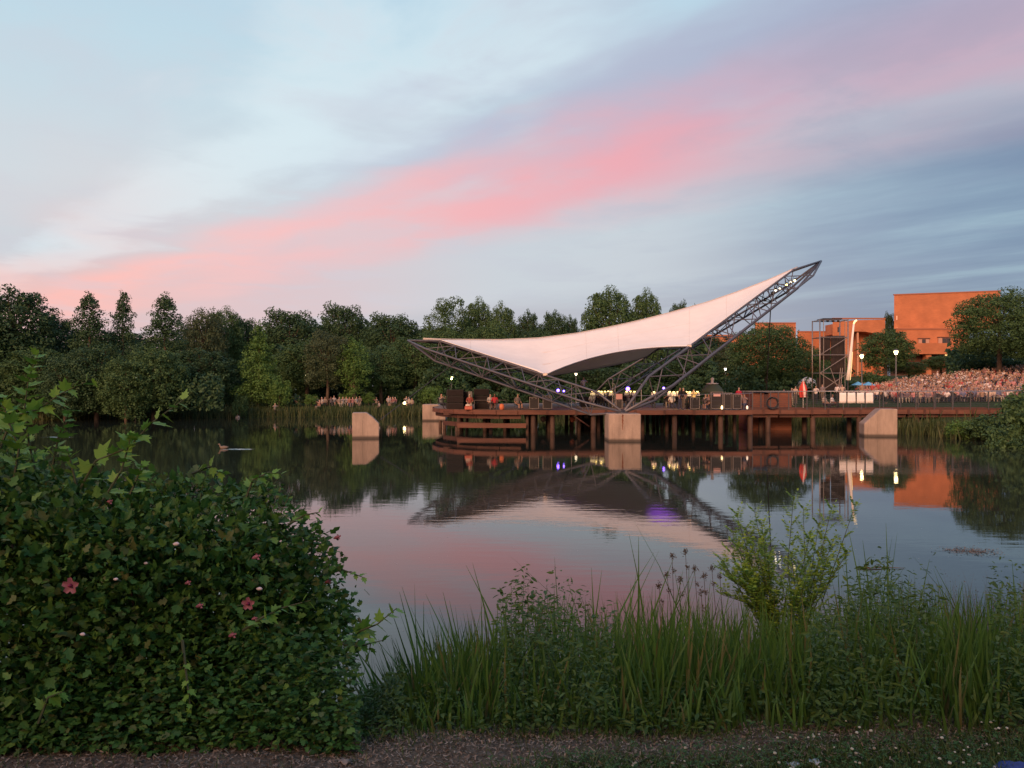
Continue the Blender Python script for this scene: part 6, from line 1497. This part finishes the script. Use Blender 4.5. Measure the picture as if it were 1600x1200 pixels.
# (px, depth, top row of the blades)
CL = [(655, 5.6, 985, -.34, 'fan of blades leaning left at the left end of the reed bed'), (690, 5.9, 965, -.22, 'sharp blades second from the left end of the reed bed'), (735, 6.1, 950, -.12, 'upright blades third from the left end of the reed bed'), (780, 6.2, 965, -.04, 'blades left of the goldenrod stems'), (905, 6.6, 900, 0, 'tall blades right of the goldenrod stems'), (945, 6.8, 925, 0, 'shorter blades between two tall spikes'), (990, 6.9, 885, .03, 'tallest blade clump in the middle of the reed bed'), (1030, 6.6, 935, 0, 'dark blades left of the brown seed heads'), (1065, 6.9, 930, .02, 'blades under the brown seed heads'), (1105, 6.7, 935, -.02, 'blades between the seed heads and the yellow-green shrub'), (1150, 6.4, 945, .02, 'blades under the left half of the yellow-green shrub'), (1200, 6.6, 935, 0, 'blades under the middle of the yellow-green shrub'), (1260, 6.6, 925, .04, 'blades under the right half of the yellow-green shrub'), (1340, 7.3, 890, .02, 'blade clump left of two spikes right of the yellow-green shrub'), (1375, 7.4, 885, -.02, 'pointed blade clump right of the yellow-green shrub'), (1440, 7.2, 925, .1, 'blades behind the bright leafy weeds at the right'), (1510, 7.2, 925, .05, 'blades among the reddish grass'), (1570, 7.2, 925, -.06, 'blades near the right edge'), (1630, 7, 935, 0, 'blades at the right edge of the view')]
for px, d, tp, lean, lab in CL:
    h = zw(tp, d) - hz(xw(px, d), d); blade_clump(xw(px, d), d, 16, h * 1.06, .17, lean, lab, nrg, 110)
CL2 = [(720, 5.1, 1020, -.25, 'low blades in front of the left reeds'), (830, 5.0, 1040, 0, 'low dark blades in front of the goldenrod'), (985, 5.0, 1010, .03, 'front blades below the tallest clump'), (1045, 4.9, 1005, 0, 'long front blades left of the dark hollow'), (1100, 4.9, 985, .05, 'front blades leaning right before the seed heads'), (1150, 4.8, 1000, .12, 'front blades leaning right beside the dark hollow'), (1010, 5.8, 960, 0, 'blades behind the front row at the middle'), (1090, 5.7, 955, -.03, 'blades behind the front row before the seed heads'), (1180, 5.6, 960, .03, 'blades behind the front row below the yellow-green shrub'), (930, 5.7, 980, 0, 'blades right of the leafy mound'), (1245, 5.6, 975, .05, 'arching blades right of the dark hollow'), (1320, 5.5, 985, 0, 'blades left of the leafy weeds'), (1400, 5.2, 1010, .02, 'blades amid the leafy weeds'), (1480, 5.4, 985, 0, 'blades right of the leafy weeds'), (1560, 5.3, 985, .03, 'blades in front at the right'), (1620, 5.2, 990, .03, 'front blades at the right edge')]
for px, d, tp, lean, lab in CL2:
    h = zw(tp, d) - hz(xw(px, d), d); blade_clump(xw(px, d), d, 13, h * 1.05, .17, lean, lab, nrg, 80, wf=.85)
for px, d, tp, lean, lab in [(548, 6.0, 1050, .12, 'few dark blades at the water beside the flowering shrub'), (585, 6.4, 1085, .2, 'short blades in the gap of open water'), (610, 5.6, 1050, -.5, 'short blades bending left in the gap')]:
    h = max(.35, zw(tp, d) - hz(xw(px, d), d)); blade_clump(xw(px, d), d, 6, h, .07, lean, lab, nrg, 8)

# ------------------------------------------------------------------ leafy weeds and shrubs of the near bank
def leafy(px, d, top, nst, spread, nl, ls, lv, lm, label, rng, name='weed_plant', cat='plant', grp=None, bend=.1, stem_r=.004, stm=None, start=.15):
    x = xw(px, d); z = hz(x, d); t = thing(name, label, cat, (x, d, z), 0, grp); H = zw(top, d) - z
    P, Y, S = [], [], []; m = MB()
    for k in range(nst):
        a = rng.uniform(0, 6.28); r = spread * math.sqrt(rng.random()); h = H * rng.uniform(.6, 1.05)
        b = Vector((x + r * math.cos(a) * .5, d + r * math.sin(a) * .5, z - .03)); tp = Vector((x + r * math.cos(a) * 1.15 + rng.normal() * bend * h * .5, d + r * math.sin(a) + rng.normal() * bend * h * .4, z + h))
        mid = b.lerp(tp, .5) + Vector((rng.normal() * .03, rng.normal() * .03, .04)); pts = [b, mid, tp]
        m.tube(pts, [stem_r, stem_r * .8, stem_r * .3], 4, cap=False)
        for i in range(nl):
            f = start + (1 - start) * (i + rng.random()) / nl; p = b.lerp(mid, f * 2) if f < .5 else mid.lerp(tp, f * 2 - 1)
            aa = i * 2.4 + rng.normal() * .4; P.append(p[:]); Y.append((math.cos(aa), math.sin(aa), .45 - .3 * rng.random())); S.append(ls * (1.1 - .6 * f) * rng.uniform(.7, 1.25))
    m.build('stems', stm or stemm, t)
    V, F = scatter(lv[0], lv[1], np.array(P), frames_dir(np.array(Y), rng, .4), np.array(S))
    tag(link('leaves', np_mesh('leaves', V - np.array([x, d, z]), F, lm), t), kind='stuff'); return t
O_, N_ = (OV, OF), (NV, NF)
for px, d, tp, n, sp, nl, ls, lm, lab in [
    (815, 6.0, 900, 5, .10, 60, .035, lf_gold, 'leaning goldenrod stems with small leaves, leftmost of the pale stems'), (862, 6.1, 905, 6, .09, 64, .035, lf_gold, 'upright goldenrod stems right of the leaning ones'), (840, 5.8, 965, 14, .24, 44, .045, lf_gold, 'bushy goldenrod below the tall pale stems'),
    (900, 5.6, 955, 16, .26, 44, .045, lf_gold, 'bushy green weed right of the goldenrod'), (790, 5.5, 990, 14, .24, 40, .045, lf_gold, 'bushy green weed left of the goldenrod'),
    (870, 5.0, 1045, 16, .25, 26, .075, lf_hib, 'leafy bramble with broad leaves in front of the goldenrod'), (930, 4.9, 1050, 16, .25, 26, .075, lf_hib, 'leafy bramble right of the first one'), (800, 4.8, 1075, 14, .25, 26, .07, lf_hib, 'low dark bramble left of the others'),
    (700, 4.9, 1085, 12, .25, 26, .06, lf_hib, 'low bramble under the leaning blades'), (640, 5.0, 1100, 12, .22, 26, .06, lf_hib, 'low tangle at the gap to the water'), (590, 4.8, 1110, 12, .22, 26, .05, lf_gold, 'pale low weeds at the foot of the flowering shrub'), (545, 4.7, 1110, 12, .2, 26, .05, lf_gold, 'pale low weeds nearest the flowering shrub'),
    (1310, 5.7, 960, 16, .26, 44, .05, lf_gold, 'leafy weed left of the bright leafy tops'), (1350, 6.0, 915, 18, .26, 50, .055, lf_gold, 'bright leafy weed beside the yellow-green shrub'), (1405, 6.2, 915, 18, .26, 50, .055, lf_gold, 'tallest bright leafy weed at the right'), (1450, 6.0, 945, 16, .28, 46, .05, lf_gold, 'bright leafy weed left of the reddish grass'), (1380, 5.2, 985, 18, .32, 44, .05, lf_gold, 'dense leafy weed in front of the bright tops'), (1450, 5.1, 1000, 18, .32, 44, .05, lf_gold, 'dense leafy weed in front, second from the left'), (1520, 5.2, 990, 18, .32, 44, .05, lf_gold, 'dense leafy weed in front, third from the left'), (1590, 5.1, 985, 18, .32, 44, .05, lf_gold, 'dense leafy weed at the right edge'), (1250, 4.9, 1040, 14, .28, 30, .06, lf_hib, 'dark leafy weed in the hollow before the blades'), (1310, 4.8, 1050, 14, .28, 30, .055, lf_hib, 'dark leafy weed right of the hollow'), (960, 4.7, 1090, 12, .25, 24, .055, lf_hib, 'low dark weed before the blades at the middle'), (1200, 4.7, 1095, 12, .28, 24, .05, lf_hib, 'low dark weed at the foot of the leaning blades'), (1400, 4.7, 1085, 14, .3, 26, .05, lf_hib, 'low dark weed in front of the leafy weeds'), (1490, 4.7, 1085, 14, .3, 26, .05, lf_hib, 'low dark weed in front at the right'), (1570, 4.7, 1080, 14, .3, 26, .05, lf_hib, 'low dark weed in the right corner'), (860, 4.6, 1110, 12, .25, 24, .05, lf_hib, 'low dark weed before the brambles'), (740, 4.6, 1115, 12, .25, 24, .05, lf_hib, 'low dark weed left of the brambles'), (1080, 4.6, 1110, 10, .3, 22, .045, lf_hib, 'low dark weed before the long front blades')]:
    leafy(px, d, tp, n, sp, nl, ls, (LV, LFc) if ls >= .07 else (O_ if lm is lf_hib else N_ if ls < .04 else oval(.24)), lm, lab, nrg, grp='leafy weeds on the near bank')
# brown seed heads on thin stalks
for i, (px, tp, d) in enumerate([(1050, 868, 7.2), (1071, 862, 7.2), (1085, 888, 7.1), (1042, 898, 7.0), (1062, 905, 7.0), (1100, 900, 7.1), (1112, 888, 7.1), (1125, 900, 7.0), (1030, 915, 6.9), (1095, 925, 6.9)]):
    x = xw(px, d); z = hz(x, d); zt = zw(tp, d); bx0 = x + nrg.normal() * .05 + .12
    t = thing('seed_head_stalk', ['tallest-left', 'tallest-right', 'forked', 'drooping left', 'short twin', 'thick', 'slender right', 'outermost right', 'lowest left', 'lowest right'][i] + ' brown seed-head stalk above the reeds', 'plant', (bx0, d, z), 0, 'brown seed-head stalks')
    MB().tube([(bx0, d, z), (bx0 * .4 + x * .6 + .01, d, (z + zt) * .55), (x, d, zt)], [.004, .003, .002], 4).build('stalk', lf_dry, t)
    n = 60; c = np.array([x, d, zt]); P = c + nrg.normal(size=(n, 3)) * np.array([.010, .010, .013]); P2 = c + np.array([.02, 0, -.13]) + nrg.normal(size=(n // 2, 3)) * .010; 
    for Q in (P, P2):
        V, F = scatter(NV, NF, Q, frames(len(Q), None, 1, nrg), .022 * nrg.uniform(.6, 1.2, len(Q))); link('seed_head', np_mesh('seed_head', V - np.array(t.location), F, lf_dry), t)
# reddish grass at the right
for i, (px, d, tp) in enumerate([(1475, 6.9, 935), (1510, 7.0, 925), (1545, 7.0, 922), (1580, 6.9, 920), (1615, 6.9, 925)]):
    x = xw(px, d); z = hz(x, d); t = thing('grass_tuft', ['leftmost', 'second', 'middle', 'fourth', 'rightmost'][i] + ' reddish flowering grass tuft at the right of the bank', 'grass', (x, d, z), 0, 'reddish grass tufts'); H = zw(tp, d) - z
    n = 260; a = nrg.uniform(0, 6.28, n); c, s = np.cos(a), np.sin(a); A_ = np.zeros((n, 3, 3)); A_[:, 0, 0] = c; A_[:, 1, 0] = s; A_[:, 0, 1] = -s; A_[:, 1, 1] = c; ln = nrg.normal(size=(n, 2)) * .16; A_[:, 0, 2] = ln[:, 0]; A_[:, 1, 2] = ln[:, 1]; A_[:, 2, 2] = 1
    P = np.column_stack([nrg.normal(size=n) * .12, nrg.normal(size=n) * .12, np.full(n, -.02)])
    V, F = scatter([(-.0022, 0, 0), (.0022, 0, 0), (.0016, 0, .6), (-.0016, 0, .6), (.03, .03, 1.0)], [(0, 1, 2), (0, 2, 3), (3, 2, 4)], P, A_, H * nrg.uniform(.6, 1.1, n))
    link('blades', np_mesh('blades', V, F, lf_dry), t)
    n2 = 500; k = nrg.integers(0, n, n2); tp_ = V.reshape(n, 5, 3)[k, 4] * (1 - .22 * nrg.random((n2, 1))) + nrg.normal(size=(n2, 3)) * .012
    V2, F2 = scatter(NV, NF, tp_, frames(n2, None, 1, nrg), .016 * nrg.uniform(.6, 1.3, n2)); tag(link('seeds', np_mesh('seeds', V2, F2, fol('red_seed', (.10, .055, .045), (.14, .08, .06), (.17, .11, .08))), t), kind='stuff')

# the yellow-green locust shrub with feathered leaves
def locust():
    d = 7.0; x0 = xw(1215, d); z = hz(x0, d); t = thing('locust_sapling', 'yellow-green locust sapling with feathered leaves rising from the reeds', 'sapling', (x0, d, z))
    rg = nrg; tips = [(1125, 870, 6.8), (1150, 800, 7.0), (1178, 795, 7.1), (1240, 775, 7.1), (1255, 790, 7.3), (1300, 792, 7.0), (1338, 785, 6.9), (1325, 862, 6.9), (1290, 880, 6.8), (1160, 890, 6.7), (1200, 870, 6.7), (1235, 860, 6.8), (1265, 840, 6.8), (1180, 850, 6.8), (1140, 905, 6.7), (1220, 900, 6.6), (1260, 900, 6.7), (1300, 850, 7.1), (1280, 815, 7.1), (1150, 850, 6.9), (1170, 915, 6.6), (1195, 835, 7.2), (1240, 925, 6.6), (1128, 890, 7.0), (1190, 905, 7.1), (1145, 830, 7.2), (1130, 930, 6.9), (1210, 925, 6.7), (1165, 870, 7.3), (1165, 825, 6.9), (1190, 815, 7.0), (1140, 860, 7.1)]
    base = Vector((xw(1245, d), d, z - .05)); fork = at(1245, 985, 6.95); fork2 = at(1200, 965, 6.9)
    MB().tube([base, fork.lerp(base, .4), fork], [.016, .013, .011], 7).build('trunk', woody, t)
    MB().tube([fork.lerp(base, .35), fork2], [.010, .007], 6).build('limb', woody, t)
    cnt = 0
    for tp in tips:
        T1 = at(*tp); s = (fork if tp[0] > 1215 else fork2).lerp(base, rg.uniform(0, .35)) + Vector((rg.normal() * .03, rg.normal() * .03, 0)); mid = s.lerp(T1, .5) + Vector((rg.normal() * .03, rg.normal() * .06, .05))
        br = MB().tube([s, mid, T1], [.006, .004, .002], 5).build('branch', stemm, t)
        P, Y, S = [], [], []
        for j in range(18):     # leaf stalks along the branch, each with paired leaflets
            f = .10 + .90 * (j + .5) / 18; p = s.lerp(mid, f * 2) if f < .5 else mid.lerp(T1, f * 2 - 1)
            a = j * 2.4; dr = Vector((math.cos(a) * .75, math.sin(a) * .75, .30 + .35 * rg.random())) + (T1 - s).normalized() * .65; dr.normalize(); LL = .135 * rg.uniform(.7, 1.25) * (.65 if f > .93 else 1)
            sd_ = dr.cross(Vector((0, 0, 1))); sd_.normalize()
            for q in range(8):
                c = p + dr * LL * (q + 1) / 8.5 + Vector((0, 0, -.12 * LL * ((q + 1) / 8) ** 2))
                for sg_ in (-1, 1):
                    P.append(c[:]); Y.append((sd_ * sg_ + dr * .45 + Vector((0, 0, rg.normal() * .12)))[:]); S.append(.038 * rg.uniform(.75, 1.2))
            P.append((p + dr * LL)[:]); Y.append(dr[:]); S.append(.03)
        V, F = scatter(oval(.30)[0], OF, np.array(P), frames_dir(np.array(Y), rg, .25), np.array(S))
        tag(link('leaflets', np_mesh('leaflets', V - np.array(t.location), F, lf_loc), br), kind='stuff')
locust()

# ------------------------------------------------------------------ tangled undergrowth that fills the bank between the plants
def thicket():
    rg = nrg; ex = [500, 560, 600, 640, 680, 740, 800, 870, 930, 1000, 1100, 1200, 1300, 1400, 1500, 1600, 1750]; ey = [1110, 1095, 1080, 1030, 985, 965, 925, 925, 945, 930, 935, 945, 925, 895, 920, 910, 910]
    def pts(n, lo, hi):
        d = rg.uniform(lo, hi, n); px = rg.uniform(505, 1700, n); x = (px - 800) / FPX * d; z0 = height(x, d); top = CZ - (np.interp(px, ex, ey) - HY) / FPX * d
        return x, d, z0, np.maximum(top - z0, .10), px
    def leafy_zone(px): q = px + 14 * np.sin(px * .09); return ((q > 785) & (q < 945)) | ((q > 1275) & (q < 1470)) | (q < 640) | ((q > 1560) & (q < 1620))
    x, d, z0, H, px = pts(6200, 3.86, 6.6); n = len(x); H = H * rg.uniform(.55, 1.05, n); H *= np.clip((d - 3.6) / .75, .2, 1.0) 
    k = rg.random(n) < np.where(leafy_zone(px), .38, 1.0); x, d, z0, H, px = x[k], d[k], z0[k], H[k], px[k]; n = len(x)
    a = rg.uniform(0, 6.28, n); c, s = np.cos(a), np.sin(a); A_ = np.zeros((n, 3, 3)); w = .55
    A_[:, 0, 0] = c * w / H; A_[:, 1, 0] = s * w / H; A_[:, 0, 1] = -s * w / H; A_[:, 1, 1] = c * w / H; A_[:, 0, 2] = rg.normal(size=n) * .2; A_[:, 1, 2] = rg.normal(size=n) * .12; A_[:, 2, 2] = 1
    bl = [(-.011, 0, 0), (.011, 0, 0), (-.013, .004, .4), (.013, .004, .4), (-.009, .03, .75), (.009, .03, .75), (0, .09, 1)]
    V, F = scatter(bl, [(0, 1, 3), (0, 3, 2), (2, 3, 5), (2, 5, 4), (4, 5, 6)], np.column_stack([x, d, z0 - .02]), A_, H)
    tag(link('undergrowth', np_mesh('undergrowth', V, F, lf_blade, True)), kind='stuff')
    x, d, z0, H, px = pts(64000, 3.82, 6.4); n = len(x)
    patch = np.sin(x * 5.1 + 1) * np.cos(d * 3.7 + x * 2) ; k = (patch + rg.normal(size=n) * .35 > .05) & (rg.random(n) < np.where(leafy_zone(px), 1.0, .45)) | (leafy_zone(px) & (rg.random(n) < .35)); px = px[k]; x, d, z0, H = x[k], d[k], z0[k], H[k]; n = len(x)
    H = H * (.86 + .20 * np.sin(x * 9 + 2 * np.sin(d * 3)) + .13 * np.sin(x * 21 + d * 5)); z = z0 + .02 + np.where(leafy_zone(px), H, np.minimum(H * .5, .3)) * rg.random(n) ** .8 * np.clip((d - 3.7) / .6, .18, 1.0)
    V, F = scatter(oval(.19)[0], OF, np.column_stack([x, d, z]), frames_dir(rg.normal(size=(n, 3)) * np.array([1, 1, .3]) + np.array([0, -.4, 0]), rg, .5), (.022 + .030 * rg.random(n) ** 1.5) * 1.15)
    tag(link('undergrowth_leaves', np_mesh('undergrowth_leaves', V, F, fol('bramble_leaf', (.048, .095, .018), (.070, .13, .025), (.11, .17, .036)))), kind='stuff')
thicket()
def left_foot():
    rg = nrg; n = 9000; px = rg.uniform(-60, 560, n); d = 3.62 + .5 * rg.random(n) ** .8; x = (px - 800) / FPX * d; z0 = height(x, d)
    z = z0 + .01 + (.05 + .45 * np.clip((d - 3.62) / .45, 0, 1)) * rg.random(n)
    V, F = scatter(SV, SF, np.column_stack([x, d, z]), frames_dir(rg.normal(size=(n, 3)) * np.array([1, 1, .3]) + np.array([0, -.4, 0]), rg, .5), .036 * rg.uniform(.5, 1.4, n))
    tag(link('undergrowth_leaves', np_mesh('undergrowth_leaves', V, F, lf_hib)), kind='stuff')
left_foot()

def added_shade_hedge():  # unseen hedge, added to keep low light from behind off the near plants
    rg = nrg; n = 26000; x = rg.uniform(-17, 17, n); y = -6.5 + rg.normal(size=n) * .7; zt = 5.4 + .5 * np.sin(x * .9) + .3 * np.sin(x * 2.7); z = 2.0 + (zt - 2.0) * rg.random(n) ** .8
    t = thing('hedge', 'tall leafy hedge added unseen behind the viewpoint to shade the near bank', 'hedge', (0, -6.5, 2)); V, F = scatter(OV, OF, np.stack([x, y, z], -1) - np.array([0, -6.5, 2]), frames(n, None, 1, rg), .26 * rg.uniform(.6, 1.3, n))
    link('foliage', np_mesh('foliage', V, F, lm_dark), t)
added_shade_hedge()
# trees on the bank behind the photographer; they shade the near bank
for i, (x, y, s) in enumerate([(-11, -18, 1.0), (-2, -21, 1.1), (7, -18.5, .95), (16, -20, 1.05), (-21, -20, 1.1), (26, -22, 1.0)]):
    T['big'].place((x, y, 2.0), i * 1.1, s * .9, ['tree behind the viewpoint at the left', 'tree straight behind the viewpoint', 'tree behind the viewpoint at the right', 'tree further right behind the viewpoint', 'outermost tree at the left behind the viewpoint', 'outermost tree at the right behind the viewpoint'][i], 'trees behind the viewpoint')

# ------------------------------------------------------------------ ground cover at the feet
def cover():
    rg = nrg
    def strip(n, x0, x1, y0, y1, keep):
        x = rg.uniform(x0, x1, n); y = rg.uniform(y0, y1, n); k = keep(x, y); x, y = x[k], y[k]; return x, y, height(x, y)
    # short grass
    x, y, z = strip(60000, -4, 4.5, 3.0, 4.7, lambda x, y: (y < 3.42 + .20 * x + .05 * np.sin(x * 3.1) + rg.normal(size=len(x)) * .05) | ((y > 4.15) & (rg.random(len(x)) < .5)) | (rg.random(len(x)) < .05 + .5 * np.clip((y - 3.62) / .3, 0, 1)))
    n = len(x); a = rg.uniform(0, 6.28, n); c, s = np.cos(a), np.sin(a); A_ = np.zeros((n, 3, 3)); A_[:, 0, 0] = c; A_[:, 1, 0] = s; A_[:, 0, 1] = -s; A_[:, 1, 1] = c; A_[:, 0, 2] = rg.normal(size=n) * .5; A_[:, 1, 2] = rg.normal(size=n) * .5; A_[:, 2, 2] = 1
    V, F = scatter([(-.05, 0, 0), (.05, 0, 0), (.04, 0, .6), (.15, .1, 1.0)], [(0, 1, 2), (0, 2, 3)], np.column_stack([x, y, z - .003]), A_, .050 * rg.uniform(.5, 1.4, n))
    tag(link('grass', np_mesh('grass', V, F, fol('lawn_blade', (.050, .10, .022), (.075, .13, .030), (.13, .14, .055)))), kind='stuff')
    # clover leaves
    x, y, z = strip(16000, -3, 4.5, 3.0, 4.3, lambda x, y: (y < 3.44 + .20 * x + .05 * np.sin(x * 2.3) + rg.normal(size=len(x)) * .05)); n = len(x)
    tri = []; tf = []
    for k in range(3):
        a = k * 2.094; o = len(tri); tri += [(0, 0, 0), (math.cos(a - .5) * .7, math.sin(a - .5) * .7, .08), (math.cos(a) * 1.0, math.sin(a), .02), (math.cos(a + .5) * .7, math.sin(a + .5) * .7, .08)]; tf.append((o, o + 1, o + 2, o + 3))
    V, F = scatter(tri, tf, np.column_stack([x, y, z + .02 + .03 * rg.random(n)]), frames(n, np.array([[0, 0, 2.2]]), .6, rg), .011 * rg.uniform(.6, 1.3, n))
    tag(link('clover', np_mesh('clover', V, F, fol('clover_leaf', (.045, .11, .025), (.065, .15, .034), (.09, .18, .045)))), kind='stuff')
    # white clover heads: denser towards the right
    x, y, z = strip(2600, -2, 4.5, 3.1, 4.35, lambda x, y: (rg.random(len(x)) < .05 + .35 * np.clip(x / 2.5, 0, 1)) & (y < 3.46 + .22 * x + rg.normal(size=len(x)) * .07)); n = len(x)
    hv = []; hf = []
    for i, (r, zz) in enumerate(((.25, 0), (.95, .35), (.8, .9), (.25, 1.25))):
        for k in range(6): hv.append((r * math.cos(k * 1.047), r * math.sin(k * 1.047), zz))
    for i in range(3):
        for k in range(6): hf.append((i * 6 + k, i * 6 + (k + 1) % 6, (i + 1) * 6 + (k + 1) % 6, (i + 1) * 6 + k))
    V, F = scatter(hv, hf, np.column_stack([x, y, z + .035 + .03 * rg.random(n)]), frames(n, np.array([[0, 0, 4.]]), .6, rg), .0065 * rg.uniform(.7, 1.3, n))
    tag(link('clover_flowers', np_mesh('clover_flowers', V, F, mat('clover_white', (.42, .40, .30), .8, island=[(.30, .26, .18), (.45, .44, .33), (.5, .49, .40)]))), kind='stuff')
    # wood chips, dead leaves and cut grass on the bare strip
    x, y, z = strip(60000, -4, 4.5, 3.3, 4.6, lambda x, y: y > 3.30 + .18 * x + rg.normal(size=len(x)) * .08); n = len(x)
    V, F = scatter([(-.5, -.12, 0), (.5, -.16, .02), (.45, .14, 0), (-.5, .12, .03)], [(0, 1, 2, 3)], np.column_stack([x, y, z + .004 + .012 * rg.random(n)]), frames(n, np.array([[0, 0, 1.6]]), .6, rg), .013 * rg.uniform(.3, 1.8, n))
    tag(link('mulch', np_mesh('mulch', V, F, fol('mulch_chip', (.12, .08, .05), (.23, .16, .105), (.36, .27, .19), 0))), kind='stuff')
cover()
for i, (px, py, lab) in enumerate([(538, 1187, 'pale curled dead leaf on the bare soil left of centre'), (1272, 1187, 'crumpled white scrap lying in the clover'), (1240, 1190, 'pale flat scrap left of the crumpled one in the clover'), (1310, 1130, 'small pale dead leaf on the bare soil under the weeds')]):
    d = (CZ - 2.07) * FPX / (py - HY); x = xw(px, d); z = hz(x, d) + .02; m = MB(); V = []
    for a in range(5):
        for b in range(5): V.append((x + (a - 2) * .012 + .004 * math.sin(b * 2 + i), d + (b - 2) * .010, z + .010 * math.sin(a * 1.9 + i) * math.cos(b * 1.3)))
    m.add(V, [(a * 5 + b, a * 5 + b + 1, (a + 1) * 5 + b + 1, (a + 1) * 5 + b) for a in range(4) for b in range(4)], 0, True)
    o = m.build('scrap' if i in (1, 2) else 'dead_leaf', mat('scrap_%d' % (i in (1, 2)), (.48, .48, .44) if i in (1, 2) else (.30, .22, .16), .8)); tag(o, lab, 'scrap' if i in (1, 2) else 'leaf'); md = o.modifiers.new('t', 'SOLIDIFY'); md.thickness = .0012
# folded blue blanket and a thin wire hoop in the right corner
d = 3.47; x = xw(1583, d); z = hz(x, d); V = []; n = 10
for a in range(n + 1):
    for b in range(6): V.append((x - .10 + .26 * a / n, d - .12 + .13 * b / 5, z + .012 + .03 * math.sin(min(1, a / 3) * 1.4) + .010 * math.sin(a * 1.3 + b) + .012 * math.sin(b * .9)))
o = MB().add(V, [(a * 6 + b, a * 6 + b + 1, (a + 1) * 6 + b + 1, (a + 1) * 6 + b) for a in range(n) for b in range(5)], 0, True).build('blanket', mat('blue_cloth', (.035, .06, .22), .9, var=.3, vscale=30, bump=.3, bscale=90)); tag(o, 'corner of a dark blue cloth lying on the clover at the right', 'blanket'); md = o.modifiers.new('t', 'SOLIDIFY'); md.thickness = .03; md.offset = -1
x = xw(1488, 3.5); z = hz(x, 3.5)
o = MB().tube([(x - .065 * math.cos(a) , 3.49, z - .03 + .062 * math.sin(a)) for a in np.linspace(0, math.pi, 14)], .0022, 5).build('wire_hoop', blackm); tag(o, 'thin black wire hoop standing in the clover beside the blue cloth', 'hoop')
for k in T: T[k].drop()
ch_p.drop(); ms_p.drop()
